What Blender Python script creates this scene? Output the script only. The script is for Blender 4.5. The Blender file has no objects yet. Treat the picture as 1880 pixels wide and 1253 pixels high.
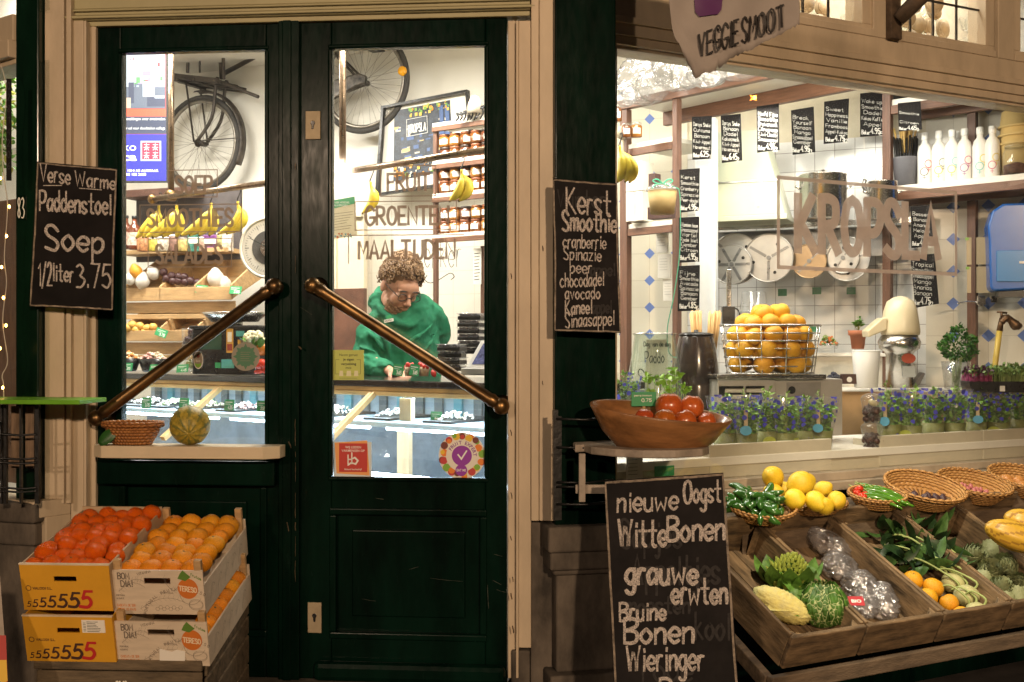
import bpy, bmesh, math, random
from mathutils import Vector, Matrix, Euler
random.seed(7)
R_ = math.radians
SC = bpy.context.scene
COL = SC.collection
# ---------------------------------------------------------------- camera, world, light, exposure
CAMZ = 1.5
cam = bpy.data.objects.new('camera', bpy.data.cameras.new('camera'))
cam.data.sensor_width = 36; cam.data.lens = 38.3
cam.data.clip_start = .05; cam.data.clip_end = 500
cam.location = (0, 0, CAMZ); cam.rotation_euler = (R_(90), 0, 0)
COL.objects.link(cam); SC.camera = cam
w = bpy.data.worlds.new('World'); SC.world = w; w.use_nodes = True
wb = w.node_tree.nodes['Background']; wb.inputs[0].default_value = (.55, .5, .5, 1); wb.inputs[1].default_value = .011
SC.view_settings.view_transform = 'Standard'; SC.view_settings.look = 'None'
SC.view_settings.exposure = .2; SC.view_settings.gamma = 1
SC.cycles.max_bounces = 8; SC.cycles.transparent_max_bounces = 24
SC.cycles.sample_clamp_indirect = 4; SC.cycles.caustics_reflective = False; SC.cycles.caustics_refractive = False
SC.cycles.use_denoising = True
def lamp(name, kind, loc, power, col, size=.1, rot=None, target=None, sy=None, spread=None):
    l = bpy.data.lights.new(name, kind); l.energy = power; l.color = col
    if kind == 'AREA':
        l.size = size
        if sy: l.shape = 'RECTANGLE'; l.size_y = sy
        if spread: l.spread = R_(spread)
    elif kind == 'SPOT':
        l.shadow_soft_size = size; l.spot_size = R_(spread or 60); l.spot_blend = .5
    else: l.shadow_soft_size = size
    o = bpy.data.objects.new(name, l); o.location = loc
    if rot: o.rotation_euler = (0, 0, R_(-35))
    if target is not None: o.rotation_euler = (Vector(target)-Vector(loc)).to_track_quat('-Z', 'Y').to_euler()
    COL.objects.link(o); return o
WARM = (1, .70, .45)
lamp('street_light', 'POINT', (2.0, -6, 3.7), 2050, WARM, .14)
lamp('street_light_far', 'POINT', (-4, -6, 3.7), 900, (1, .72, .50), .16)
INW = (1, .94, .85)
CEIL = [((-2.3, 6.2, 3.32), 90), ((-.75, 5.6, 3.32), 92), ((.55, 5.0, 3.32), 44)]
for (lc, p) in CEIL: lamp('ceiling_light', 'AREA', lc, p, INW, .9, target=(lc[0], lc[1], 0), sy=.35)

lamp('window_light', 'AREA', (1.2, 4.72, 2.66), 30, (1, .93, .80), 1.9, target=(.7, 6.0, 1.3), sy=.16)
lamp('awning_lamp', 'SPOT', (1.05, 2.55, 3.1), 300, (1, .84, .62), .06, target=(1.75, 3.95, .75), spread=46)
lamp('transom_light', 'AREA', (1.75, 4.98, 3.38), 16, INW, 1.7, target=(1.72, 5.02, 2.5), sy=.1)
lamp('rack_light', 'AREA', (1.5, 5.25, 2.6), 9, INW, .8, target=(1.75, 5.9, 1.6), sy=.2)

# ---------------------------------------------------------------- helpers
def W(px, py, Y):
    return Vector(((px-940)/2000*Y, Y, CAMZ-(py-626.5)/2000*Y))
class Frame:
    def __init__(s, ox, oy, deg):
        s.a = R_(deg); s.o = Vector((ox, oy, 0)); c, n = math.cos(s.a), math.sin(s.a)
        s.u = Vector((c, n, 0)); s.n = Vector((-n, c, 0))
        s.m = Matrix.Translation(s.o) @ Matrix.Rotation(s.a, 4, 'Z')
    def loc(s, px, py, y=0):
        d = Vector(((px-940)/2000, 1, 0)); Y = (s.o.dot(s.n)+y)/d.dot(s.n)
        p = d*Y-s.o
        return (p.dot(s.u), y, CAMZ-(py-626.5)/2000*Y)
    def x(s, px, y=0): return s.loc(px, 0, y)[0]
    def z(s, px, py, y=0): return s.loc(px, py, y)[2]
    def Y(s, px, y=0):
        d = Vector(((px-940)/2000, 1, 0)); return (s.o.dot(s.n)+y)/d.dot(s.n)
    def P(s, u, y, z): return s.m @ Vector((u, y, z))
    def at(s, px, py, y=0): return s.P(*s.loc(px, py, y))
D = Frame(-.79, 4.0, -4.7)        # the double door's wall
RW = Frame(.385, 4.05, 27)        # the window wall right of the corner post
LW = Frame(-1.72, 3.95, -36)      # the window wall left of the door
CT = Frame(-.475, 5.0, -35)       # counter, rails and shelves inside
BW = Frame(-1.06, 7.3, -23)       # back wall of the shop

def tag(o, label=None, cat=None, group=None, kind=None):
    if label: o['label'] = label
    if cat: o['category'] = cat
    if group: o['group'] = group
    if kind: o['kind'] = kind
    return o
def thing(name, label, cat, loc=(0, 0, 0), a=0, group=None, kind=None):
    o = bpy.data.objects.new(name, None); COL.objects.link(o); o.empty_display_size = .05
    o.location = loc; o.rotation_euler = (0, 0, a)
    return tag(o, label, cat, group, kind)
def dup(root, loc=None, rot=None, label=None, group=None, scale=None):
    r = root.copy(); COL.objects.link(r)
    if loc is not None: r.location = loc
    if rot is not None: r.rotation_euler = rot
    if scale is not None: r.scale = (scale,)*3
    if label: r['label'] = label
    if group: r['group'] = group
    for ch in list(root.children):
        c = ch.copy(); COL.objects.link(c); c.parent = r
        for g in list(ch.children):
            d = g.copy(); COL.objects.link(d); d.parent = c
    return r

def smooth_path(pts, k=5):
    n = len(pts); out = []
    if n < 3: return [Vector(p) for p in pts]
    P = [Vector(p) for p in pts]
    for i in range(n-1):
        p0, p1, p2, p3 = P[max(i-1, 0)], P[i], P[i+1], P[min(i+2, n-1)]
        for j in range(k):
            t = j/k
            out.append(.5*((2*p1)+(p2-p0)*t+(2*p0-5*p1+4*p2-p3)*t*t+(3*p1-p0-3*p2+p3)*t**3))
    out.append(P[-1]); return out

class MB:
    def __init__(s, k=1.0):
        s.k = k; s.v = []; s.f = []; s.mi = []; s.sm = []
    def add(s, vs, fs, m=0, smooth=False, mat=None):
        o = len(s.v)
        if mat is not None: vs = [mat @ Vector(v) for v in vs]
        s.v.extend([Vector(v)*s.k for v in vs])
        for f in fs:
            s.f.append([i+o for i in f]); s.mi.append(m); s.sm.append(smooth)
        return s
    def box(s, x0, x1, y0, y1, z0, z1, m=0, mat=None):
        vs = [(x, y, z) for z in (z0, z1) for y in (y0, y1) for x in (x0, x1)]
        return s.add(vs, [(0, 2, 3, 1), (4, 5, 7, 6), (0, 1, 5, 4), (2, 6, 7, 3), (0, 4, 6, 2), (1, 3, 7, 5)], m, False, mat)
    def obox(s, c, size, rot=(0, 0, 0), m=0):
        mt_ = Matrix.Translation(Vector(c)) @ Euler(rot).to_matrix().to_4x4()
        a, b, d = [q/2 for q in size]
        return s.box(-a, a, -b, b, -d, d, m, mt_)
    def beam(s, p, q, wd, th, m=0, up=(0, 0, 1)):
        p, q = Vector(p), Vector(q); d = (q-p); L = d.length; d.normalize()
        up = Vector(up); sx = d.cross(up)
        if sx.length < 1e-5: sx = Vector((1, 0, 0))
        sx.normalize(); uz = sx.cross(d)
        M = Matrix((sx, d, uz)).transposed().to_4x4(); M.translation = p
        return s.box(-wd/2, wd/2, 0, L, -th/2, th/2, m, M)
    def tube(s, pts, r, n=8, m=0, cap=True, smooth=True, flat=None):
        P = [Vector(p) for p in pts]; N = len(P)
        rs = r if isinstance(r, (list, tuple)) else [r]*N
        vs = []; nrm = None
        for i in range(N):
            t = (P[min(i+1, N-1)]-P[max(i-1, 0)])
            if t.length < 1e-9: t = Vector((0, 0, 1))
            t.normalize()
            if nrm is None:
                nrm = t.cross(Vector((0, 0, 1)))
                if nrm.length < 1e-3: nrm = t.cross(Vector((1, 0, 0)))
            nrm = nrm-t*nrm.dot(t)
            if nrm.length < 1e-6: nrm = t.orthogonal()
            nrm.normalize(); b = t.cross(nrm)
            for j in range(n):
                a = 2*math.pi*j/n
                vs.append(P[i]+(nrm*math.cos(a)+b*math.sin(a)*(flat or 1))*rs[i])
        fs = [(i*n+j, i*n+(j+1) % n, (i+1)*n+(j+1) % n, (i+1)*n+j) for i in range(N-1) for j in range(n)]
        if cap: fs += [tuple(range(n-1, -1, -1)), tuple((N-1)*n+j for j in range(n))]
        return s.add(vs, fs, m, smooth)
    def torus(s, c, R, r, n=32, k=8, m=0, axis='Y', sx=1, sz=1):
        vs = []
        for i in range(n):
            a = 2*math.pi*i/n
            for j in range(k):
                b = 2*math.pi*j/k; q = R+r*math.cos(b)
                v = (q*math.cos(a)*sx, r*math.sin(b), q*math.sin(a)*sz)
                if axis == 'Z': v = (v[0], v[2], v[1])
                if axis == 'X': v = (v[1], v[0], v[2])
                vs.append(Vector(v)+Vector(c))
        fs = [(i*k+j, ((i+1) % n)*k+j, ((i+1) % n)*k+(j+1) % k, i*k+(j+1) % k) for i in range(n) for j in range(k)]
        return s.add(vs, fs, m, True)
    def lathe(s, prof, n=24, c=(0, 0, 0), m=0, sx=1, sy=1, cap=(1, 1), mat=None, smooth=True, wob=None):
        vs = []; N = len(prof)
        for i, (r, z) in enumerate(prof):
            for j in range(n):
                a = 2*math.pi*j/n; q = r*(wob(a, i) if wob else 1)
                vs.append((c[0]+q*math.cos(a)*sx, c[1]+q*math.sin(a)*sy, c[2]+z))
        fs = [(i*n+j, i*n+(j+1) % n, (i+1)*n+(j+1) % n, (i+1)*n+j) for i in range(N-1) for j in range(n)]
        if cap[0]: fs.append(tuple(range(n-1, -1, -1)))
        if cap[1]: fs.append(tuple((N-1)*n+j for j in range(n)))
        return s.add(vs, fs, m, smooth, mat)
    def ell(s, c, r, nu=16, nv=10, m=0, rot=(0, 0, 0), fn=None):
        if not isinstance(r, (tuple, list)): r = (r,)*3
        M = Matrix.Translation(Vector(c)) @ Euler(rot).to_matrix().to_4x4()
        vs = [(0, 0, -1)]; 
        for i in range(1, nv):
            t = math.pi*i/nv-math.pi/2
            for j in range(nu):
                a = 2*math.pi*j/nu; vs.append((math.cos(t)*math.cos(a), math.cos(t)*math.sin(a), math.sin(t)))
        vs.append((0, 0, 1))
        out = []
        for v in vs:
            v = Vector(v); q = fn(v) if fn else 1
            out.append((v.x*r[0]*q, v.y*r[1]*q, v.z*r[2]*q))
        fs = [(0, 1+(j+1) % nu, 1+j) for j in range(nu)]
        for i in range(nv-2):
            fs += [(1+i*nu+j, 1+i*nu+(j+1) % nu, 1+(i+1)*nu+(j+1) % nu, 1+(i+1)*nu+j) for j in range(nu)]
        L = len(vs)-1; b = 1+(nv-2)*nu
        fs += [(L, b+j, b+(j+1) % nu) for j in range(nu)]
        return s.add(out, fs, m, True, M)
    def prism(s, poly, y0, y1, m=0, mat=None):      # outline in x,z pushed from y0 to y1
        n = len(poly); vs = [(x, y0, z) for x, z in poly]+[(x, y1, z) for x, z in poly]
        fs = [tuple(range(n)), tuple(range(2*n-1, n-1, -1))]+[(i, i+n, (i+1) % n+n, (i+1) % n) for i in range(n)]
        return s.add(vs, fs, m, False, mat)
    def face(s, pts, m=0, smooth=False): return s.add(pts, [tuple(range(len(pts)))], m, smooth)
    def ribbon(s, pts, wd, y=0, m=0, taper=True, cap=True):
        P = [Vector((p[0], p[1])) for p in pts]; Q = [P[0]]
        for p in P[1:]:
            if (p-Q[-1]).length > wd*.08: Q.append(p)
        if len(Q) < 2: Q = [P[0]-Vector((wd*.3, 0)), P[0]+Vector((wd*.3, 0))]
        P = Q; N = len(P); vs = []
        e = (P[0]-P[1]).normalized()*wd*.35; P[0] = P[0]+e*(1 if cap else 0)
        e = (P[-1]-P[-2]).normalized()*wd*.35; P[-1] = P[-1]+e*(1 if cap else 0)
        for i in range(N):
            a = (P[i]-P[i-1]).normalized() if i else None
            b = (P[i+1]-P[i]).normalized() if i < N-1 else None
            t = (a+b) if a and b else (a or b)
            if t.length < .35: t = a
            t = t.normalized(); nn = Vector((-t.y, t.x)); f = 1
            if a is not None and b is not None: f = min(1.35, 1/max(.5, nn.dot(Vector((-a.y, a.x)))))
            hw = wd/2*f*(.72 if taper and i in (0, N-1) else 1)
            for g in (1, -1): q = P[i]+nn*hw*g; vs.append((q.x, y, q.y))
        fs = [(2*i, 2*i+1, 2*i+3, 2*i+2) for i in range(N-1)]
        return s.add(vs, fs, m)
    def leaf(s, p, d, L, wd, m=0, bend=.3, nrm=None, n=4):
        p, d = Vector(p), Vector(d).normalized()
        up = Vector(nrm) if nrm is not None else Vector((random.gauss(0, 1), random.gauss(0, 1), random.gauss(0, 1)))
        sd = d.cross(up)
        if sd.length < 1e-4: sd = d.orthogonal()
        sd.normalize(); up = sd.cross(d); vs = []
        for i in range(n+1):
            t = i/n; wv = wd/2*math.sin(math.pi*min(1, .06+t*.94))**.7 if i < n else wd*.02
            c = p+d*L*t-up*bend*L*t*t
            vs += [c-sd*wv+up*wv*.35, c, c+sd*wv+up*wv*.35]
        fs = []
        for i in range(n): a = 3*i; fs += [(a, a+1, a+4, a+3), (a+1, a+2, a+5, a+4)]
        return s.add(vs, fs, m, True)
    def build(s, name, mats, parent=None, bev=0, fix=True, sub=0, loc=None, rot=None, solid=0, remesh=0, smooth_it=0, seg=2):
        me = bpy.data.meshes.new(name)
        me.from_pydata([tuple(v) for v in s.v], [], s.f)
        if not isinstance(mats, (list, tuple)): mats = [mats]
        for q in mats: me.materials.append(q)
        me.polygons.foreach_set('material_index', s.mi); me.polygons.foreach_set('use_smooth', s.sm)
        if fix:
            bm = bmesh.new(); bm.from_mesh(me); bmesh.ops.recalc_face_normals(bm, faces=bm.faces); bm.to_mesh(me); bm.free()
        me.update()
        o = bpy.data.objects.new(name, me); COL.objects.link(o)
        if parent is not None: o.parent = parent
        if loc is not None: o.location = loc
        if rot is not None: o.rotation_euler = rot
        if solid:
            q = o.modifiers.new('s', 'SOLIDIFY'); q.thickness = solid; q.offset = 0
        if remesh:
            q = o.modifiers.new('r', 'REMESH'); q.mode = 'VOXEL'; q.voxel_size = remesh; q.use_smooth_shade = True
            if smooth_it: q = o.modifiers.new('sm', 'SMOOTH'); q.iterations = smooth_it; q.factor = .5
        if bev:
            q = o.modifiers.new('b', 'BEVEL'); q.width = bev; q.segments = seg; q.limit_method = 'ANGLE'; q.angle_limit = R_(40)
        if sub:
            q = o.modifiers.new('d', 'SUBSURF'); q.levels = sub; q.render_levels = sub
        return o

# ---------------------------------------------------------------- lettering: a single-stroke alphabet
GL = {}
for ln in '''A 0e3o6e 1h5h|B 0e0o ~0o3o5n5l3k0j ~0j3j5i5f3e0e|C ~6m4o2o0l0h2e4e6g|D 0e0o ~0o3o6l6h3e0e|E 5e0e0o5o 0j4j|F 0e0o5o 0j4j|G ~6m4o2o0l0h2e4e6g6i 6i3i|H 0e0o 6e6o 0j6j|I 1e1o|J ~4o4h3e1e0g
K 0e0o 5o0i 1j6e|L 0o0e5e|M 0e0o3h6o6e|N 0e0o6e6o|O ~3o1n0k0i1f3e5f6i6k5n3o|P 0e0o ~0o3o5n5k3i0i|Q ~3o1n0k0i1f3e5f6i6k5n3o 4g6d|R 0e0o ~0o3o5n5k3j0j 2j6e|S ~5m3o1o0m1k4i5g4e2e0f|T 3e3o 0o6o|U ~0o0j0h1f3e5f6h6j6o|V 0o3e6o|W 0o2e4m6e8o|X 0o6e 6o0e|Y 0o3j6o 3j3e|Z 0o6o0e6e
a ~4j2k0i0g1e3f4h 4k4e|b 0o0e ~0h2k4j4g2e0f|c ~4j2k0i0g2e4f|d ~4i2k0i0g2e4g 4o4e|e ~0h4h4j2k0i0g2e4f|f ~4o2o1m1e 0k3k|g ~4j2k0i0g2e4g ~4k4c3a1a0b|h 0o0e ~0h2k4j4e|i 1k1e 1m1n|j ~2k2c1a0b 2m2n|k 0o0e 3k0h 1h4e|l 1o1e|m 0k0e ~0i2k3j3e ~3i5k6j6e|n 0k0e ~0i2k4j4e|o ~2k0i0g2e4g4i2k|p 0k0a ~0i2k4j4g2e0f|q ~4j2k0i0g2e4g 4k4a|r 0k0e ~0h1k3k|s ~4j2k0j1h3g4f2e0f|t 2o2f ~2f3e4e 0k4k|u ~0k0g1e3e4g 4k4e|v 0k2e4k|w 0k1e3i5e6k|x 0k4e 4k0e|y 0k2e 4k1a|z 0k4k0e4e
0 ~2o0l0h2e4e5h5l3o2o|1 0m2o2e|2 ~0m2o4n4k0e 0e5e|3 ~0n2o4m2j ~2j5h3e0e|4 4e4o0h5h|5 5o1o0k ~0j3k5h3e0f|6 ~4o1l0h2e4f4i2j0h|7 0o5o2e|8 ~2j0m2o4m2j0g2e4g2j|9 ~4l2j0l1o4n4l4h2e|. 0e0f|, 1f0d|! 1o1h 1e1f|/ 0d4o|- 0i3i|: 0f0g 0j0k|& 5e0m2o3m0g2e5h|& 5e1l2o3l0g2e5h|@ 0e4e4k0k0e'''.split('\n'):
    for g in ln.split('|'):
        ch, rest = g[0], g[2:]
        st = []
        for q in rest.split():
            sm = q[0] == '~'; q = q.lstrip('~')
            st.append((sm, [(int(q[i])/10, (ord(q[i+1])-101)/10) for i in range(0, len(q), 2)]))
        GL[ch] = (max(p[0] for _, s_ in st for p in s_), st)
GL[' '] = (.3, [])
def text(mb, s, x0, x1, zb, h, wd, y=0, m=0, slope=0, jit=0, gap=.2, sq=False, rnd=random, dy=None):
    """strokes of s fitted between x0 and x1 on the baseline zb, capitals h high"""
    tot = sum(GL[c][0]+gap for c in s if c in GL)-gap
    k = (x1-x0)/max(tot, .1); cx = 0; nst = 0
    for c in s:
        if c not in GL: continue
        gw, st = GL[c]
        jz = rnd.uniform(-jit, jit)*h*.6; js = 1+rnd.uniform(-jit, jit)
        for sm, pts in st:
            pp = [(p[0]+rnd.uniform(-jit, jit)*.25, p[1]+rnd.uniform(-jit, jit)*.25) for p in pts]
            if jit and pp[0] != pp[-1] and pts[0] == pts[-1]: pp[-1] = (pp[0][0]+.02, pp[0][1]+.01)
            if sm: pp = [(q.x, q.y) for q in smooth_path([(a, b, 0) for a, b in pp], 4)]
            q = [(x0+(cx+a)*k, zb+b*h*js+jz+slope*(cx+a)*k) for a, b in pp]
            mb.ribbon(q, wd*(1 if sq else 1.28), y-nst*(dy or abs(wd)*.012), m, taper=not sq, cap=True); nst = (nst+1) % 5
        cx += gw+gap
    return mb
def typeset(mb, s, x0, zb, h, y=0, m=0, width=None, align='l', bold=0):
    """printed lettering with the built-in typeface, laid into mb as flat faces"""
    cu = bpy.data.curves.new('t', 'FONT'); cu.body = s; cu.size = 1; cu.offset = bold; cu.resolution_u = 2
    ob = bpy.data.objects.new('t', cu); COL.objects.link(ob)
    me = bpy.data.meshes.new_from_object(ob.evaluated_get(bpy.context.evaluated_depsgraph_get()))
    bpy.data.objects.remove(ob); bpy.data.curves.remove(cu)
    if len(me.vertices):
        xs = [v.co.x for v in me.vertices]; a, b = min(xs), max(xs); k = h/.72
        kx = width/max(b-a, .01) if width else k
        off = {'l': 0, 'c': -(b-a)*kx/2, 'r': -(b-a)*kx}[align]
        mb.add([(x0+off+(v.co.x-a)*kx, y, zb+v.co.y*k) for v in me.vertices], [tuple(p.vertices) for p in me.polygons], m)
    bpy.data.meshes.remove(me); return mb

# ---------------------------------------------------------------- materials
_M = {}
def mt(name, col, rough=.6, metal=0, var=.18, vs=9, bump=.12, bs=60, st=(1, 1, 1), col2=None, spec=.5, emit=0, coat=0, alpha=1, trans=0, ior=1.45, sss=0, rnd=0):
    if name in _M: return _M[name]
    m = bpy.data.materials.new(name); m.use_nodes = True; _M[name] = m
    N = m.node_tree.nodes; L = m.node_tree.links; p = N['Principled BSDF']
    p.inputs['Roughness'].default_value = rough; p.inputs['Metallic'].default_value = metal
    p.inputs['Specular IOR Level'].default_value = spec; p.inputs['Coat Weight'].default_value = coat
    p.inputs['Coat Roughness'].default_value = .1
    p.inputs['Alpha'].default_value = alpha; p.inputs['Transmission Weight'].default_value = trans; p.inputs['IOR'].default_value = ior
    if sss: p.inputs['Subsurface Weight'].default_value = sss; p.inputs['Subsurface Radius'].default_value = (.01, .005, .003); p.inputs['Subsurface Scale'].default_value = 1
    tc = N.new('ShaderNodeTexCoord'); mp = N.new('ShaderNodeMapping'); mp.inputs['Scale'].default_value = st
    L.new(tc.outputs['Object'], mp.inputs[0])
    c4 = (*col, 1); d4 = (*(col2 or [c*(1-var*1.6) for c in col]), 1)
    if var or col2:
        nz = N.new('ShaderNodeTexNoise'); nz.inputs['Scale'].default_value = vs; nz.inputs['Detail'].default_value = 6; nz.inputs['Roughness'].default_value = .65
        L.new(mp.outputs[0], nz.inputs['Vector'])
        rp = N.new('ShaderNodeValToRGB'); rp.color_ramp.elements[0].position = .32; rp.color_ramp.elements[1].position = .68
        rp.color_ramp.elements[0].color = d4; rp.color_ramp.elements[1].color = c4
        L.new(nz.outputs['Fac'], rp.inputs[0]); L.new(rp.outputs[0], p.inputs['Base Color'])
        if emit: L.new(rp.outputs[0], p.inputs['Emission Color'])
    else:
        p.inputs['Base Color'].default_value = c4
        if emit: p.inputs['Emission Color'].default_value = c4
    p.inputs['Emission Strength'].default_value = emit
    if rnd:      # every piece of fruit a little different
        oi = N.new('ShaderNodeObjectInfo'); hs = N.new('ShaderNodeHueSaturation'); m1 = N.new('ShaderNodeMapRange'); m1.inputs[3].default_value = 1-rnd; m1.inputs[4].default_value = 1+rnd*.6
        m2 = N.new('ShaderNodeMapRange'); m2.inputs[3].default_value = .5-rnd*.06; m2.inputs[4].default_value = .5+rnd*.06; fr_ = N.new('ShaderNodeMath'); fr_.operation = 'FRACT'; ml_ = N.new('ShaderNodeMath'); ml_.operation = 'MULTIPLY'; ml_.inputs[1].default_value = 7.3
        L.new(oi.outputs['Random'], m1.inputs[0]); L.new(oi.outputs['Random'], ml_.inputs[0]); L.new(ml_.outputs[0], fr_.inputs[0]); L.new(fr_.outputs[0], m2.inputs[0]); L.new(m1.outputs[0], hs.inputs['Value']); L.new(m2.outputs[0], hs.inputs['Hue']); L.new(rp.outputs[0], hs.inputs['Color']); L.new(hs.outputs[0], p.inputs['Base Color'])
    if bump:
        n2 = N.new('ShaderNodeTexNoise'); n2.inputs['Scale'].default_value = bs; n2.inputs['Detail'].default_value = 4
        L.new(mp.outputs[0], n2.inputs['Vector'])
        bp = N.new('ShaderNodeBump'); bp.inputs['Strength'].default_value = bump; bp.inputs['Distance'].default_value = .004
        L.new(n2.outputs['Fac'], bp.inputs['Height']); L.new(bp.outputs[0], p.inputs['Normal'])
        mr = N.new('ShaderNodeMapRange'); mr.inputs[3].default_value = max(.02, rough-.12); mr.inputs[4].default_value = min(1, rough+.12)
        L.new(n2.outputs['Fac'], mr.inputs[0]); L.new(mr.outputs[0], p.inputs['Roughness'])
    return m
def clear(name, tint=(1, 1, 1), gloss=.06, rough=.03, haze=0, hazecol=(.8, .8, .8), crease=0):
    """thin clear sheet: mostly see-through with a grazing reflection, optional milky share"""
    if name in _M: return _M[name]
    m = bpy.data.materials.new(name); m.use_nodes = True; _M[name] = m
    N = m.node_tree.nodes; L = m.node_tree.links; N.remove(N['Principled BSDF']); out = N['Material Output']
    tr = N.new('ShaderNodeBsdfTransparent'); tr.inputs[0].default_value = (*tint, 1)
    gl = N.new('ShaderNodeBsdfGlossy'); gl.inputs['Roughness'].default_value = rough
    fr = N.new('ShaderNodeFresnel'); ge = N.new('ShaderNodeNewGeometry'); io = N.new('ShaderNodeMapRange'); io.inputs[3].default_value = 1.45; io.inputs[4].default_value = 1/1.45
    L.new(ge.outputs['Backfacing'], io.inputs[0]); L.new(io.outputs[0], fr.inputs[0])
    ml = N.new('ShaderNodeMath'); ml.operation = 'MULTIPLY_ADD'; ml.inputs[1].default_value = .9; ml.inputs[2].default_value = gloss-.04; ml.use_clamp = True
    L.new(fr.outputs[0], ml.inputs[0])
    a = tr.outputs[0]; bn = None
    if crease:
        tcc = N.new('ShaderNodeTexCoord'); vo = N.new('ShaderNodeTexVoronoi'); vo.feature = 'DISTANCE_TO_EDGE'; vo.inputs['Scale'].default_value = crease; nn = N.new('ShaderNodeTexNoise'); nn.inputs['Scale'].default_value = crease*.5; nn.inputs['Detail'].default_value = 6
        mv = N.new('ShaderNodeMix'); mv.data_type = 'VECTOR'; mv.inputs[0].default_value = .12; L.new(tcc.outputs['Object'], mv.inputs[4]); L.new(tcc.outputs['Object'], nn.inputs[0]); L.new(nn.outputs[1], mv.inputs[5]); L.new(mv.outputs[1], vo.inputs['Vector'])
        ad0 = N.new('ShaderNodeMath'); ad0.operation = 'ADD'; L.new(vo.outputs[0], ad0.inputs[0]); L.new(nn.outputs[0], ad0.inputs[1]); bm_ = N.new('ShaderNodeBump'); bm_.inputs['Strength'].default_value = 1; bm_.inputs['Distance'].default_value = .02; L.new(ad0.outputs[0], bm_.inputs['Height']); bn = bm_.outputs[0]; L.new(bn, gl.inputs['Normal'])
    if haze:
        df = N.new('ShaderNodeBsdfDiffuse'); df.inputs[0].default_value = (*hazecol, 1)
        tl = N.new('ShaderNodeBsdfTranslucent'); tl.inputs[0].default_value = (*hazecol, 1)
        ad = N.new('ShaderNodeMixShader'); ad.inputs[0].default_value = .5
        if bn: L.new(bn, df.inputs['Normal'])
        L.new(df.outputs[0], ad.inputs[1]); L.new(tl.outputs[0], ad.inputs[2])
        m1 = N.new('ShaderNodeMixShader'); m1.inputs[0].default_value = haze
        tc = N.new('ShaderNodeTexCoord'); nz = N.new('ShaderNodeTexNoise'); nz.inputs['Scale'].default_value = 14; nz.inputs['Detail'].default_value = 5
        L.new(tc.outputs['Object'], nz.inputs[0]); mr = N.new('ShaderNodeMapRange'); mr.inputs[1].default_value = .35; mr.inputs[2].default_value = .7
        mr.inputs[3].default_value = haze*.4; mr.inputs[4].default_value = min(1, haze*1.6); L.new(nz.outputs[0], mr.inputs[0]); L.new(mr.outputs[0], m1.inputs[0])
        L.new(a, m1.inputs[1]); L.new(ad.outputs[0], m1.inputs[2]); a = m1.outputs[0]
    mx = N.new('ShaderNodeMixShader'); L.new(ml.outputs[0], mx.inputs[0]); L.new(a, mx.inputs[1]); L.new(gl.outputs[0], mx.inputs[2])
    L.new(mx.outputs[0], out.inputs[0]); return m
def tiles(name, size, grout, col, gcol, diamond=None, dr=.13, rough=.15, off=(0, 0)):
    """wall tiles laid in the object's x,z plane; optional small blue diamonds over every second joint"""
    m = bpy.data.materials.new(name); m.use_nodes = True
    N = m.node_tree.nodes; L = m.node_tree.links; p = N['Principled BSDF']; p.inputs['Roughness'].default_value = rough
    tc = N.new('ShaderNodeTexCoord'); sp = N.new('ShaderNodeSeparateXYZ'); L.new(tc.outputs['Object'], sp.inputs[0])
    def mth(op, a, b=None, c=None):
        n = N.new('ShaderNodeMath'); n.operation = op
        for i, q in enumerate((a, b, c)):
            if q is None: continue
            if isinstance(q, (int, float)): n.inputs[i].default_value = q
            else: L.new(q, n.inputs[i])
        return n.outputs[0]
    def edge(o, s_, of):
        f = mth('FRACT', mth('DIVIDE', mth('ADD', o, of+100*s_), s_)); return mth('ABSOLUTE', mth('SUBTRACT', f, .5))
    ex, ez = edge(sp.outputs[0], size, off[0]), edge(sp.outputs[2], size, off[1])
    g = mth('GREATER_THAN', mth('MAXIMUM', ex, ez), .5-grout/size/2)
    nz = N.new('ShaderNodeTexNoise'); nz.inputs['Scale'].default_value = 5; L.new(tc.outputs['Object'], nz.inputs[0])
    mix = N.new('ShaderNodeMix'); mix.data_type = 'RGBA'; mix.inputs[6].default_value = (*col, 1); mix.inputs[7].default_value = (*[c*.88 for c in col], 1); L.new(nz.outputs[0], mix.inputs[0])
    m2 = N.new('ShaderNodeMix'); m2.data_type = 'RGBA'; m2.inputs[7].default_value = (*gcol, 1); L.new(g, m2.inputs[0]); L.new(mix.outputs[2], m2.inputs[6])
    o = m2.outputs[2]
    if diamond:
        dx, dz = edge(sp.outputs[0], size, off[0]), edge(sp.outputs[2], size, off[1])
        d = mth('LESS_THAN', mth('ADD', mth('SUBTRACT', .5, dx), mth('SUBTRACT', .5, dz)), dr)
        m3 = N.new('ShaderNodeMix'); m3.data_type = 'RGBA'; m3.inputs[7].default_value = (*diamond, 1); L.new(d, m3.inputs[0]); L.new(o, m3.inputs[6]); o = m3.outputs[2]
    L.new(o, p.inputs['Base Color'])
    bp = N.new('ShaderNodeBump'); bp.inputs['Strength'].default_value = .5; bp.inputs['Distance'].default_value = .002; bp.invert = True
    L.new(g, bp.inputs['Height']); L.new(bp.outputs[0], p.inputs['Normal'])
    return m
WD = (14, 14, 1.2)
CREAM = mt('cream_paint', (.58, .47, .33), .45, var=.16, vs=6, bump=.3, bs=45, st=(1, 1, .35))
CREAM2 = mt('cream_paint_green_reflection', (.40, .36, .20), .45, var=.1, vs=3, bump=.2, bs=45)  # cream paint with the header's green reflection put into its colour
GREEN = mt('bottle_green_paint', (.0022, .0150, .0090), .23, var=.5, vs=5, bump=.10, bs=45, st=(1, 1, .3), spec=.09)
BLACKP = mt('black_iron_paint', (.010, .010, .010), .35, var=.4, bump=.3)
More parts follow.
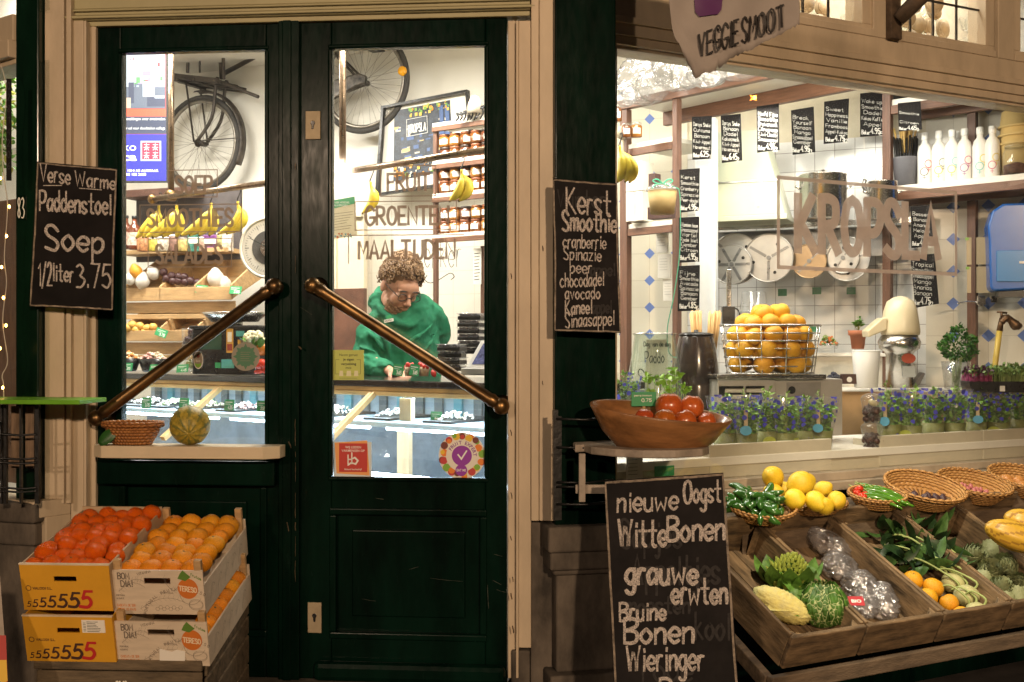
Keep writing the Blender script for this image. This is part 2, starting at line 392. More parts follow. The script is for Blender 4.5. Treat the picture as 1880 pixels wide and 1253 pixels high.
BRASS = mt('aged_brass', (.24, .14, .055), .36, .9, vs=7, bump=.06, bs=70, col2=(.06, .036, .02))
STONE = mt('worn_stone', (.14, .115, .09), .85, var=.5, vs=7, bump=.6, bs=38, st=(1, 1, .5))
STEEL = mt('brushed_steel', (.62, .6, .57), .24, 1, var=.08, vs=30, bump=.012, bs=60, st=(1, 1, 8))
WHITE = mt('white_laminate', (.82, .78, .70), .4, var=.04, bump=.05)
PLASTER = mt('white_plaster', (.80, .77, .70), .75, var=.05, vs=2, bump=.2, bs=20)
BROWN = mt('brown_shelf_wood', (.20, .095, .055), .45, var=.25, vs=6, bump=.15, bs=30, st=WD[::-1])
BROWNV = mt('brown_post_wood', (.17, .085, .055), .45, var=.25, vs=6, bump=.15, bs=30, st=WD)
PINE = mt('pale_pine', (.56, .36, .17), .6, var=.28, vs=4, bump=.25, bs=24, st=(1.2, 10, 10))
BOARD = mt('blackboard_slate', (.013, .0105, .0105), .7, var=.5, vs=5, bump=.1, bs=80, spec=.2)
CHALK = mt('chalk_line', (.74, .66, .60), .9, var=.55, vs=230, bump=0)
CHALKW = mt('white_chalk_pen', (.66, .64, .59), .8, var=.1, vs=60, bump=0)
GHOST = mt('rubbed_out_chalk', (.042, .038, .037), .9, var=.4, vs=90, bump=0)
BARE = mt('bare_board_edge', (.36, .29, .22), .8, var=.5, vs=40, bump=.3)
PANE = clear('window_glass', (.97, .98, .97), .055, .03, .007, (.7, .72, .7))
VINYL = mt('brown_window_vinyl', (.34, .27, .21), .7, var=.1, vs=30, bump=0, alpha=.9)
VINYLP = mt('pinkish_window_vinyl', (.66, .585, .54), .7, var=.1, vs=20, bump=0, alpha=.88)
PRICE = mt('green_price_card', (.035, .30, .11), .45, var=.06, bump=0)
PRICEW = mt('white_card_print', (.8, .8, .76), .6, var=0, bump=0)
LEAF = mt('fresh_leaf', (.12, .30, .03), .45, var=.35, vs=20, bump=.1, sss=.0)
DLEAF = mt('dark_leaf', (.03, .12, .022), .4, var=.35, vs=20, bump=.1)
STALK = mt('pale_stalk', (.38, .48, .17), .5, var=.2, bump=.05)
BLACKPL = mt('black_plastic', (.015, .014, .014), .3, var=.2, bump=.04)
PAPER = mt('white_paper', (.78, .74, .66), .8, var=.04, bump=.05)
KRAFT = mt('kraft_card', (.48, .30, .14), .75, var=.1, vs=14, bump=.08)
CLEARP = clear('clear_plastic', (.96, .97, .97), .07, .08, .10)
CRINKLE = clear('crinkled_plastic', (.95, .95, .95), .13, .16, .16, (.55, .54, .53), 13)
# ---------------------------------------------------------------- placing helpers
def fth(fr, u, y, z, name, label, cat, group=None):
    """thing standing in a wall's frame; its parts are drawn in the frame's own coordinates"""
    return thing(name, label, cat, fr.P(u, y, z), fr.a, group), (-u, -y, -z)
def pth(px, py, Y, name, label, cat, a=0, group=None):
    """thing whose base stands at that point; its parts are drawn in units of one pixel at that distance"""
    return thing(name, label, cat, W(px, py, Y), R_(a), group), Y/2000
class Plane:
    def __init__(s, pts):
        s.p = pts[0]; s.n = (pts[1]-pts[0]).cross(pts[2]-pts[0]).normalized()
        s.c = Vector((0, 0, CAMZ))
        if s.n.dot(s.p-s.c) < 0: s.n = -s.n           # points away from the viewer
    def hit(s, px, py, off=0):
        d = Vector(((px-940)/2000, 1, -(py-626.5)/2000)); t = (s.p+s.n*off-s.c).dot(s.n)/d.dot(s.n)
        return s.c+d*t
def onplane(mb, pl, base):
    mb.v = [pl.hit(v.x, -v.z, v.y)-base for v in mb.v]; return mb
def lines(mb, rows, rnd, jit=.03, sq=False, m=0, y=-.0012):
    for (s, x0, x1, y0, h, wd, *sl) in rows:
        sl = sl[0] if sl else 0
        text(mb, s, x0, x1, -y0, h, wd, y, m, slope=-sl, jit=jit, sq=sq, rnd=rnd, dy=4e-5)
def slateboard(label, quad, Ys, rows, ghosts=(), th=.018, jit=.03, chalk=None, edge=True, group=None, extra=None, cat='chalkboard', edgew=3.2):
    P = [W(px, py, Y) for (px, py), Y in zip(quad, Ys)]
    base = (P[2]+P[3])/2; pl = Plane(P[:3]); rnd = random.Random(len(label)*7+int(quad[0][0]))
    r = thing('chalkboard', label, cat, base, 0, group)
    mb = MB(); mb.prism([(x, -y) for x, y in quad], 0, th); onplane(mb, pl, base).build('slate', BOARD, r, bev=.0015)
    if edge:
        mb = MB(); q = [(x, -y) for x, y in quad]
        for i in range(4):
            a, b = Vector(q[i]), Vector(q[(i+1) % 4]); c = (Vector(q[0])+Vector(q[2]))/2
            pts = []
            for t in range(15):
                p = a.lerp(b, .004+.992*t/14); p += (c-p).normalized()*(edgew*.75+rnd.uniform(0, 1.0)); pts.append(p)
            mb.ribbon(pts, edgew*rnd.uniform(.75, 1), -.0008-i*.00006)
        onplane(mb, pl, base).build('worn_edge', BARE, r, fix=False)
    if ghosts:
        mb = MB(); lines(mb, ghosts, rnd, jit, y=-.0009); onplane(mb, pl, base).build('rubbed_out_lettering', GHOST, r, fix=False)
    mb = MB(); lines(mb, rows, rnd, jit)
    if extra: extra(mb, rnd)
    onplane(mb, pl, base).build('lettering', chalk or CHALK, r, fix=False)
    return r

# ---------------------------------------------------------------- ground and the building
mb = MB(); mb.box(-60, 60, -60, 60, -.3, 0)
tag(mb.build('pavement', mt('dark_paving', (.075, .065, .06), .7, var=.4, vs=3, bump=.5, bs=20)), kind='structure')
shop = thing('shop_building', 'cream and bottle green old shop front with a double door and lit windows', 'building', D.P(0, 0, 0), D.a)
SM = D.m.inverted()
def inshop(mb, name, mat, fr=D, bev=.003, **k):
    o = mb.build(name, mat, shop, bev=bev, **k); o.matrix_local = SM @ fr.m; return o
zt = D.z(545, 38); zb = D.z(545, 1246); XL, XM, XR = D.x(175), D.x(546), D.x(932)
# pilasters and header
def strips(rows, name, mat=CREAM):
    mb = MB()
    for a, b, y, pt, pb in rows: mb.box(D.x(a, y), D.x(b, y), y, .16, D.z((a+b)/2, pb, y), D.z((a+b)/2, pt, y))
    inshop(mb, name, mat)
strips([(73, 82, -.05, -60, 925), (82, 117, -.066, -60, 925), (117, 121, -.045, -60, 926), (121, 130, -.06, -60, 925), (130, 153, -.04, 38, 1246),
        (153, 158, -.053, 38, 1246), (158, 175.6, -.018, 38, 1246)], 'pilaster')
strips([(932.4, 947, -.018, 38, 1246), (947, 952, -.045, 38, 1246), (952, 975, -.04, 38, 1190), (975, 990, -.055, -60, 957), (990, 1020, -.068, -60, 957)], 'pilaster')
mb = MB()
x0, x1 = D.x(130, 0), D.x(975, 0)
for a, b, y in ((39.5, 28, -.022), (28, 24, -.04), (24, 19, -.055), (19, 11, -.03), (11, 7, -.045), (7, -80, -.035)):
    mb.box(x0-(.05 if y < -.05 else 0), x1+(.02 if y < -.05 else 0), y, .16, D.z(545, a, y), D.z(545, b, y))
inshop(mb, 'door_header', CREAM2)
mb = MB(); mb.box(XL, XR, -.05, .2, 0, zb-.004); inshop(mb, 'door_step', STONE)
# window wall to the right
WX0, WX1 = RW.x(1126), 3.4
wz0, wz1 = .93, RW.z(1130, 80)
zg, zm, zf = RW.z(1130, 37), RW.z(1130, 64), RW.z(1609, 70)
ztg = RW.z(1576, 36)
mb = MB()
mb.box(WX0-.25, WX1, .0, .16, wz1, zm); mb.box(WX0-.25, WX1, -.012, .16, zm, zg-.012); mb.box(WX0-.25, WX1, -.026, .16, zg-.012, zg+.012)
mb.box(WX0-.25, WX1, -.009, .16, zg+.012, zf)
inshop(mb, 'window_beam', CREAM, RW, seg=3)
mb = MB(); mb.box(WX0, WX1, -.02, .2, wz0-.05, wz0-.015); mb.box(WX0, WX1, .02, .09, wz0-.015, wz0+.02, 0); inshop(mb, 'window_sill', mt('grey_sill', (.40, .33, .24), .4, bump=.15), RW)
mb = MB(); mb.box(WX0-.2, WX1, .03, .14, 0, wz0-.05); inshop(mb, 'window_apron', GREEN, RW)
mb = MB(); mb.box(WX0, WX0+.018, .0, .1, wz0+.02, wz1); mb.box(WX0, WX1, .02, .09, wz1-.012, wz1); inshop(mb, 'window_frame', CREAM, RW)
mb = MB(); mb.box(WX0, WX1, .052, .058, wz0, wz1); pane_big = inshop(mb, 'window_pane', PANE, RW, bev=0)
# transom lights over the beam
zt2 = zf+.62
for a, b, leads in ((1270, 1583, (1318, 1362, 1406, 1448, 1486, 1533)), (1655, 1810, (1684, 1726, 1769)), (1874, 1960, (1900, 1930))):
    mb = MB(); xa, xb = RW.x(a), RW.x(b); f = .055
    mb.box(xa-f, xb+f, 0, .1, zf, ztg-.012); mb.box(xa-f, xa, 0, .1, ztg-.012, zt2); mb.box(xb, xb+f, 0, .1, ztg-.012, zt2)
    mb.box(xa-f, xb+f, -.014, .1, zf, zf+.03)
    t = inshop(mb, 'transom_window', CREAM, RW)
    mb = MB(); mb.box(xa-.01, xb+.01, .045, .049, ztg-.02, zt2); o = mb.build('leaded_pane', PANE, t)
    mb = MB()
    for l in leads: mb.box(RW.x(l)-.004, RW.x(l)+.004, .036, .0445, ztg-.012, zt2)
    for zz in (ztg+.155, ztg+.31): mb.box(xa, xb, .0355, .044, zz-.004, zz+.004)
    o = mb.build('lead_came', mt('lead', (.09, .08, .07), .5, .6, bump=.1), t)
for xa, xb, y in ((RW.x(1600), RW.x(1641), -.012), (RW.x(1829), RW.x(1858), -.012), (WX0-.25, RW.x(1270)-.055, 0)): mb = MB(); mb.box(xa, xb, y, .1, zf, zt2); inshop(mb, 'transom_post', CREAM, RW)
mb = MB(); mb.box(WX0-.25, WX1, -.02, .16, zt2, zt2+.5); inshop(mb, 'upper_fascia', CREAM, RW)
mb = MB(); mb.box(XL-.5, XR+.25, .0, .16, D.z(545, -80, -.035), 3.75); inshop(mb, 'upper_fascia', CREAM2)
# corner post and stone plinth
CP = Frame(W(1075, 0, 3.84).x, 3.84, 11); h = .112
mb = MB(); mb.box(-h+.002, h, 0, .25, .85, 3.6); inshop(mb, 'corner_post', GREEN, CP, bev=.006)
mb = MB()
mb.box(-.145, .16, -.05, .3, .765, .855); mb.box(-.135, .15, -.036, .3, .70, .7655); mb.box(-.12, .135, -.02, .3, .68, .7005)
mb.box(-.105, .12, 0, .3, .335, .6805); mb.box(-.135, .15, -.04, .3, .255, .336); mb.box(-.16, .175, -.06, .3, 0, .2555)
inshop(mb, 'stone_plinth', STONE, CP, bev=.014, seg=3)
mb = MB(); mb.box(D.x(975), D.x(1030), -.03, .16, .0, D.z(1000, 957)); mb.box(D.x(940), D.x(975)-.002, -.035, .16, 0, D.z(955, 1190)); inshop(mb, 'stone_pier', STONE, bev=.006)
# left post and plinth
LP = Frame(W(49, 0, 4.0).x, 4.0, -16)
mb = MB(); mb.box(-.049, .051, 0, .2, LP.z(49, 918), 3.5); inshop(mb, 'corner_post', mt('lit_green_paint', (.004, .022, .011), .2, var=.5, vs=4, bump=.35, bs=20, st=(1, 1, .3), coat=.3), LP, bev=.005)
mb = MB(); zc = LP.z(49, 918)
mb.box(-.13, .09, -.07, .22, zc-.075, zc-.002); mb.box(-.11, .075, -.05, .22, zc-.16, zc-.0755); mb.box(-.13, .06, -.035, .22, 0, zc-.1605)
inshop(mb, 'stone_plinth', STONE, LP, bev=.012, seg=3)
mb = MB(); mb.box(D.x(62), D.x(132), -.02, .16, 0, D.z(100, 926)); inshop(mb, 'stone_pier', STONE, bev=.006)
# window wall to the left
lz = LW.z(0, 125)
mb = MB(); lx = LW.x(29); mb.box(-2.2, lx, 0, .12, lz, lz+.02); mb.box(-2.2, lx, -.03, .12, lz+.02, LW.z(0, 84)); mb.box(-2.2, lx, -.012, .12, LW.z(0, 84), LW.z(0, 36)); inshop(mb, 'window_beam', CREAM, LW)
mb = MB(); mb.box(-2.2, .02, -.03, .12, .86, .92); mb.box(-2.2, .02, .02, .12, 0, .86); inshop(mb, 'window_sill', CREAM, LW)
mb = MB(); mb.box(-2.2, -.0, .04, .046, .92, lz); mb.box(-2.2, 0, .04, .046, LW.z(0, 36), 3.5); inshop(mb, 'window_pane', PANE, LW, bev=0)
# shell of the shop room
BZ0, BZ1 = .28, 3.42
mb = MB(); mb.box(-4.2, 3.8, 0, .12, 0, 3.6); inshop(mb, 'back_wall', PLASTER, BW, bev=0)
Q = [D.P(XL-.2, .2, 0), D.P(XR, .2, 0), RW.P(0, .2, 0), RW.P(3.4, .2, 0), BW.P(3.8, .1, 0), BW.P(-4.2, .1, 0), LW.P(-2.2, .12, 0), LW.P(0, .12, 0)]
inv = SM
for nm, z0, z1, mat in (('shop_floor', BZ0-.1, BZ0, mt('shop_floor_tile', (.30, .24, .18), .4)), ('shop_ceiling', BZ1, BZ1+.1, PLASTER)):
    mb = MB(); n = len(Q); vs = [(q.x, q.y, z0) for q in Q]+[(q.x, q.y, z1) for q in Q]
    mb.add(vs, [tuple(range(n)), tuple(range(2*n-1, n-1, -1))]+[(i, (i+1) % n, (i+1) % n+n, i+n) for i in range(n)])
    o = mb.build(nm, mat, shop); o.matrix_local = inv
for a, b in ((RW.P(3.36, .1, 0), BW.P(3.75, .05, 0)), (BW.P(-4.15, .05, 0), LW.P(-2.15, .05, 0))):
    mb = MB(); mb.beam(a, b, .1, 3.4); o = mb.build('side_wall', PLASTER, shop); o.matrix_local = inv @ Matrix.Translation((0, 0, 1.72))

# ---------------------------------------------------------------- the double door
VIN = []
def door_leaf(name, label, xa, xb, gx0, gx1, gz0, gz1, hinge):
    r, off = fth(D, hinge, 0, zb, name, label, 'door'); B = lambda: MB()
    y0, y1 = 0, .052
    mb = B(); mb.box(xa, gx0, y0, y1, zb, zt); mb.box(gx1, xb, y0, y1, zb, zt); mb.box(gx0, gx1, y0, y1, gz1, zt)
    mr = gz0-.115
    mb.box(gx0, gx1, y0, y1, mr, gz0); mb.box(gx0, gx1, y0, y1, zb, zb+.155)
    mb.box(gx0, gx1, .018, y1-.006, zb+.155, mr)
    mb.build('leaf_frame', GREEN, r, bev=.005, loc=off)
    mb = B(); w_ = .016          # glazing bead and panel moulding
    def ring(a, b, c, d, ya, yb, t):
        mb.box(a, b, ya, yb, c, c+t); mb.box(a, b, ya, yb, d-t, d); mb.box(a, a+t, ya, yb, c+t, d-t); mb.box(b-t, b, ya, yb, c+t, d-t)
    ring(gx0-.012, gx1+.012, gz0-.012, gz1+.012, -.006, .02, w_)
    ring(gx0-.006, gx1+.006, zb+.150, mr+.006, -.009, .02, .026)
    mb.box(gx0+.075, gx1-.075, .008, .03, zb+.23, mr-.075)
    mb.build('panel_moulding', GREEN, r, bev=.006, seg=3, loc=off)
    mb = B(); mb.box(gx0+.005, gx1-.005, .022, .027, gz0+.005, gz1-.005); mb.build('glass_pane', PANE, r, loc=off)
    return r, off
LG = (D.x(222), D.x(488), D.z(350, 826), D.z(350, 93)); RG = (D.x(608), D.x(891), D.z(750, 879), D.z(750, 85))
dl, ol = door_leaf('shop_door', 'left green door leaf with a glazed top and menu lettering for soup and salads', XL+.003, XM-.002, *LG, XL)
dr, orr = door_leaf('shop_door', 'right green door leaf with a glazed top and lettering for fruit and vegetables', XM+.002, XR-.003, *RG, XR)
mb = MB(); mb.box(D.x(514), XM+.012, -.022, -.001, zb, zt-.004); mb.box(D.x(522), D.x(538), -.03, -.0225, zb, zt-.006); mb.build('meeting_strip', GREEN, dl, bev=.005, loc=ol)
mb = MB(); mb.box(D.x(580), XR-.006, -.05, -.001, zb+.004, zb+.075); mb.build('weather_board', GREEN, dr, bev=.02, loc=orr)
mb = MB(); mb.box(XL+.03, D.x(512), -.055, -.0095, D.z(350, 888), D.z(350, 843)); mb.build('shelf_batten', GREEN, dl, bev=.006, loc=ol)
rd = random.Random(1)
def wear(name, col, strokes, r, off, y):
    mb = MB()
    for (px, py, qx, qy, w_) in strokes: mb.ribbon([(D.loc(px, py, y)[0], D.loc(px, py, y)[2]), (D.loc((px+qx)/2+rd.uniform(-1, 1), (py+qy)/2, y)[0], D.loc(px, (py+qy)/2, y)[2]), (D.loc(qx, qy, y)[0], D.loc(qx, qy, y)[2])], w_, y)
    return mb.build(name, mt(name, col, .8, var=.6, vs=60, bump=0), r, fix=False, loc=off) if r is not shop else inshop(mb, name, mt(name, col, .8, var=.6, vs=60, bump=0), bev=0, fix=False)
wear('worn_paint', (.11, .075, .035), [(542.5, a, 542.5, a+rd.uniform(6, 40), rd.uniform(.0015, .004)) for a in (300, 470, 770, 790, 830, 850, 905, 930, 960, 985, 1010, 1030)]+[(530, 812, 534, 822, .005), (549, 637, 553, 641, .006), (527, 960, 530, 975, .004)], dl, ol, -.0312)
wear('paint_scratch', (.09, .10, .07), [(751, 1046, 768, 1041, .0014), (907, 1018, 922, 1022, .0014), (905, 1066, 920, 1074, .0018), (912, 1083, 929, 1088, .0014), (895, 1075, 897, 1117, .0022), (790, 1062, 850, 1068, .001), (665, 1100, 690, 1104, .001), (547, 562, 572, 578, .0014), (690, 915, 704, 917, .0016)], dr, orr, -.0006)
wear('paint_chip', (.10, .05, .02), [(938, 503, 939, 512, .004), (996, 452, 997, 461, .004), (938, 1090, 940, 1100, .005), (941, 1150, 943, 1162, .005), (937, 790, 939, 800, .004), (938, 905, 940, 916, .004), (937, 985, 939, 992, .004), (941, 1060, 942, 1068, .004), (996, 700, 997, 707, .003)], shop, None, -.0692)
def handle(a, b, r, off):
    mb = MB(); y = -.085; p, q = Vector(D.loc(*a, y)), Vector(D.loc(*b, y)); d = (q-p).normalized(); L = (q-p).length
    prof = [(0, .0215), (.03, .0215), (.04, .0255), (.05, .0218), (L-.05, .0218), (L-.04, .0255), (L-.03, .0215), (L, .0215)]
    mb.tube([p+d*t for t, _ in prof], [x for _, x in prof], 20)
    for e in (p, q):
        mb.ell(e, .030, 18, 12); mb.tube([e, e+Vector((0, .03, 0)), e+Vector((0, .07, 0)), e+Vector((0, .0845, 0))], [.018, .016, .022, .036], 16)
    mb.build('door_handle', BRASS, r, loc=off)
handle((503, 526), (177, 768), dl, ol); handle((574, 525), (920, 746), dr, orr)
for a in ((562, 205, 589, 257), (566, 1106, 591, 1161)):
    mb = MB(); xa, za = D.loc(a[0], a[3])[0::2]; xb, zc_ = D.loc(a[2], a[1])[0::2]; mb.box(xa, xb, -.009, -.001, za, zc_, 0)
    cx, cz = (xa+xb)/2, (za+zc_)/2+.008; mb.prism([(cx+.0085*math.cos(t*.5236), cz+.0085*math.sin(t*.5236)) for t in range(12)], -.012, -.0085, 1); mb.prism([(cx-.0045, cz), (cx+.0045, cz), (cx+.004, cz-.022), (cx-.004, cz-.022)], -.0125, -.0088, 1)
    mb.build('keyhole_plate', [mt('satin_nickel', (.42, .34, .22), .55, .25, bump=.05), BLACKPL], dr, bev=.0015, loc=orr)
# lettering on the door glass
def gtext(mb, s, x0, x1, yb, yt, wd, fr=D, y=.0205):
    a, z0 = fr.loc(x0, yb, y)[0::2]; b = fr.x(x1, y); z1 = fr.z(x0, yt, y)
    text(mb, s, a, b, z0, z1-z0, wd, y, gap=.20, sq=True)
def gframe(mb, a, b, c, d, fr=D, y=.0205, t=.0038, sides='tblr'):
    xa, zc_ = fr.loc(a, d, y)[0::2]; xb, zd = fr.loc(b, c, y)[0::2]
    zr = fr.z(b, d, y)
    if 't' in sides: mb.ribbon([(xa, zd), (xb, zd)], t, y, taper=False)
    if 'b' in sides: mb.ribbon([(xa, zc_), (xb, zc_)], t, y, taper=False)
    if 'l' in sides: mb.ribbon([(xa, zc_), (xa, zd)], t, y-.0001, taper=False)
    if 'r' in sides: mb.ribbon([(xb, zc_), (xb, zd)], t, y-.0001, taper=False)
mb = MB(); gtext(mb, 'SOEP', 323, 388, 354, 325, .0112); gframe(mb, 309, 399, 312, 363)
gtext(mb, 'SMOOTHIES', 271, 427, 416, 386, .0112); gframe(mb, 257, 443, 375, 427)
gtext(mb, 'SALADES', 287, 407, 483, 451, .0112); gframe(mb, 272, 425, 438, 491)
mb.build('glass_lettering', VINYL, dl, fix=False, loc=ol)
mb = MB(); gtext(mb, 'FRUIT', 712, 788, 350, 320, .0112); gframe(mb, 699, 800, 304, 361)
gtext(mb, 'GROENTEN', 672, 823, 413, 381, .0112); gframe(mb, 652, 838, 369, 423)
gtext(mb, 'MAALTIJDEN', 659, 835, 475, 443, .0112); gframe(mb, 640, 852, 431, 484, sides='tl')
mb.build('glass_lettering', VINYL, dr, fix=False, loc=orr)
# lettering on the big window
y = .0505; mb = MB(); z0, z1 = RW.z(1458, 463, y), RW.z(1458, 356, y)
text(mb, 'KROPSLA', RW.x(1465, y), RW.x(1722, y), z0+.01, z1-z0-.02, (z1-z0)*.185, y, gap=.25, sq=True)
xa, xb, za, zc_ = RW.x(1429, y), RW.x(1755, y), RW.z(1429, 491, y), RW.z(1429, 326, y)
mb.ribbon([(xa, za), (xb, za)], .016, y, taper=False); mb.ribbon([(xa, zc_), (xb, zc_)], .016, y, taper=False)
mb.ribbon([(xa, za), (xa, zc_)], .016, y-.0002, taper=False); mb.ribbon([(xb, za), (xb, zc_)], .016, y-.0002, taper=False)
inshop(mb, 'window_lettering', VINYLP, RW, bev=0, fix=False)
# stickers on the door glass
def sticker(px0, py0, px1, py1, name, label, y=.0195):
    x0, z0 = D.loc(px0, py1, y)[0::2]; x1, z1 = D.loc(px1, py0, y)[0::2]
    r, off = fth(D, (x0+x1)/2, y, z0, name, label, 'sticker'); return r, off, x0, x1, z0, z1, y
LIME = mt('lime_card', (.50, .56, .13), .5, var=.05, bump=0); INK = mt('dark_print', (.03, .04, .03), .6, var=0, bump=0)
r, off, x0, x1, z0, z1, y = sticker(612, 643, 668, 698, 'packaging_sticker', 'lime green square sticker about bringing your own packaging on door glass')
mb = MB(); mb.box(x0, x1, y, y+.001, z0, z1); mb.build('card', LIME, r, loc=off); mb = MB(); cx = (x0+x1)/2; H = z1-z0
for s, f, b in (('Neem gerust', .80, 0), ('je eigen', .65, .02), ('verpakking', .50, .02), ('mee', .37, 0)): typeset(mb, s, cx, z0+H*f, H*.085, y-.0006, align='c', bold=b)
for a, b in (((.08, .68), (.08, .2)), ((.92, .68), (.92, .2)), ((.08, .68), (.2, .68)), ((.92, .68), (.8, .68)), ((.08, .2), (.92, .2)), ((.2, .06), (.8, .06))):
    mb.ribbon([(x0+a[0]*H, z0+a[1]*H), (x0+b[0]*H, z0+b[1]*H)], H*.014, y-.0006)
mb.build('print', INK, r, fix=False, loc=off); mb = MB()
for f, g in ((.2, .14), (.44, .17), (.7, .15)): mb.prism([(x0+f*H, z0+.13*H), (x0+(f+g)*H, z0+.13*H), (x0+(f+g*.9)*H, z0+.31*H), (x0+(f+.02)*H, z0+.31*H)], y-.0012, y-.0007)
mb.build('container_drawing', mt('pale_print', (.72, .7, .45), .6, var=0, bump=0), r, loc=off)
r, off, x0, x1, z0, z1, y = sticker(613, 812, 682, 875, 'trade_sticker', 'red square trade membership sticker low on the right door glass')
mb = MB(); mb.box(x0, x1, y+.002, y+.003, z0, z1, 0); q = (x1-x0); mb.prism([(x0+q*.07, z0+q*.08), (x0+q*.95, z0+q*.03), (x0+q*.88, z0+q*.95), (x0+q*.02, z0+q*.88)], y+.0006, y+.0016, 1)
mb.prism([(x0+q*.14, z0+q*.12), (x0+q*.89, z0+q*.12), (x0+q*.89, z0+q*.87), (x0+q*.14, z0+q*.87)], y-.0006, y+.0004, 2)
mb.build('card', [mt('pale_backing', (.62, .70, .74), .5, var=0, bump=0), mt('orange_card', (.8, .36, .12), .5, var=0, bump=0), mt('red_card', (.52, .045, .035), .5, var=.04, bump=0)], r, loc=off)
mb = MB(); cx = x0+q*.515
for s, f, h in (('WIJ LEIDEN', .74, .06), ('VAKMENSEN OP', .65, .06), ('Erkend leerbedrijf', .17, .045)): typeset(mb, s, cx, z0+q*f, q*h, y-.0012, align='c', bold=.012)
for pts in ([(.38, .56), (.38, .34)], [(.38, .45), (.48, .45)], [(.48, .62), (.48, .34)], [(.48, .36), (.58, .33), (.64, .42), (.56, .5), (.48, .46)], [(.48, .38), (.42, .33), (.38, .3)]):
    mb.ribbon([(x0+a*q, z0+b*q) for a, b in pts], q*.045, y-.0013)
mb.build('print', PRICEW, r, fix=False, loc=off)
cx, cz = D.loc(848, 837, .0195)[0::2]; rad = D.x(891)-D.x(848)
r, off = fth(D, cx, .0195, cz-rad, 'round_sticker', 'round fruit wreath sticker with a purple tick at the door glass corner', 'sticker'); y = .0195
mb = MB(); disc = lambda R, m, yy, ox=0, oz=0, n=40: mb.prism([(cx+ox+R*math.cos(2*math.pi*i/n), cz+oz+R*math.sin(2*math.pi*i/n)) for i in range(n)], yy, yy+.0005, m)
disc(rad, 0, y+.002); disc(rad*.68, 0, y-.0006); disc(rad*.43, 1, y-.0014); rr = random.Random(3)
for i in range(34):
    a = i*.37*1.0+rr.random()*.1; q = rad*rr.uniform(.76, .9); disc(rad*rr.uniform(.09, .17), 2+i % 5, y-.0004-.00004*i+.0012, q*math.cos(a), q*math.sin(a), 14)
disc(rad*.25, 1, y-.0022, -.02*rad, -.62*rad)
mb.build('card', [PAPER, mt('purple_print', (.27, .035, .36), .5, var=0, bump=0), mt('yellow_print', (.75, .5, .04), .5, var=0, bump=0), mt('red_print', (.5, .05, .05), .5, var=0, bump=0), mt('green_print', (.2, .42, .05), .5, var=0, bump=0), mt('orange_print', (.75, .22, .03), .5, var=0, bump=0), mt('brown_print', (.16, .04, .03), .5, var=0, bump=0)], r, loc=off)
mb = MB(); mb.ribbon([(cx-rad*.16, cz+rad*.04), (cx-rad*.02, cz-rad*.14), (cx+rad*.2, cz+rad*.2)], rad*.085, y-.0018); typeset(mb, 'EAT ME', cx-.02*rad, cz-rad*.67, rad*.11, y-.0026, width=rad*.40, align='c', bold=.02)
mb.build('tick_mark', PRICEW, r, fix=False, loc=off)
mb = MB()
for i, ch in enumerate('FRUIT EXPERT'):
    a = R_(150-i*13.2)
    if ch == ' ': continue
    t = MB(); typeset(t, ch, 0, 0, rad*.15, 0, align='c', bold=.02); q = a-math.pi/2; c, s_ = math.cos(q), math.sin(q)
    ox, oz = cx+rad*.49*math.cos(a), cz+rad*.49*math.sin(a)
    mb.add([(ox+v.x*c-v.z*s_, y-.0012, oz+v.x*s_+v.z*c) for v in t.v], t.f)
mb.build('curved_print', mt('purple_print'if 0 else 'violet_print', (.2, .03, .28), .5, var=0, bump=0), r, fix=False, loc=off)
# round opening-hours sticker and small oval sticker on left glass
cx, cz = D.loc(451, 655, .0195)[0::2]; rad = D.x(477)-D.x(451)
r, off = fth(D, cx, .0195, cz-rad, 'star_sticker', 'round grey sticker with a green star behind the left brass bar', 'sticker')
mb = MB(); disc(rad, 0, y); n = 32; mb.prism([(cx+rad*(.9 if i % 4 == 0 else .72 if i % 2 == 0 else .66)*math.cos(2*math.pi*i/n), cz+rad*(.9 if i % 4 == 0 else .72 if i % 2 == 0 else .66)*math.sin(2*math.pi*i/n)) for i in range(n)], y-.001, y-.0006, 1)
mb.build('card', [mt('grey_film', (.27, .25, .20), .6, var=.05, bump=0), mt('sage_print', (.075, .19, .11), .6, var=.05, bump=0)], r, loc=off)
mb = MB()
for i in range(5): mb.ribbon([(cx-rad*.35, cz+rad*(.3-i*.15)), (cx+rad*(.35-.1*(i % 2)), cz+rad*(.3-i*.15))], rad*.03, y-.0015)
mb.build('print', VINYL, r, fix=False, loc=off)
x0, z0 = D.loc(364, 661, .0195)[0::2]
r, off = fth(D, x0, .0195, z0-.034, 'oval_sticker', 'small upright oval white and green sticker on the left door glass', 'sticker')
mb = MB(); el = lambda a, b, m, yy, oz=0: mb.prism([(x0+a*math.cos(i*.2618), z0+oz+b*math.sin(i*.2618)) for i in range(24)], yy, yy+.0004, m)
el(.018, .034, 0, y); el(.0155, .031, 1, y-.0006); el(.006, .007, 2, y-.0012, .014); mb.prism([(x0-.013, z0-.012), (x0, z0-.016), (x0+.013, z0-.012), (x0+.009, z0-.024), (x0, z0-.029), (x0-.009, z0-.024)], y-.0014, y-.0011, 3)
typeset(mb, 'bio', x0, z0-.008, .010, y-.0018, 0, align='c')
mb.build('card', [PAPER, mt('taupe_print', (.28, .24, .19), .6, var=0, bump=0), mt('brown_print', (.16, .04, .03)), mt('green_print', (.2, .42, .05))], r, fix=False, loc=off)

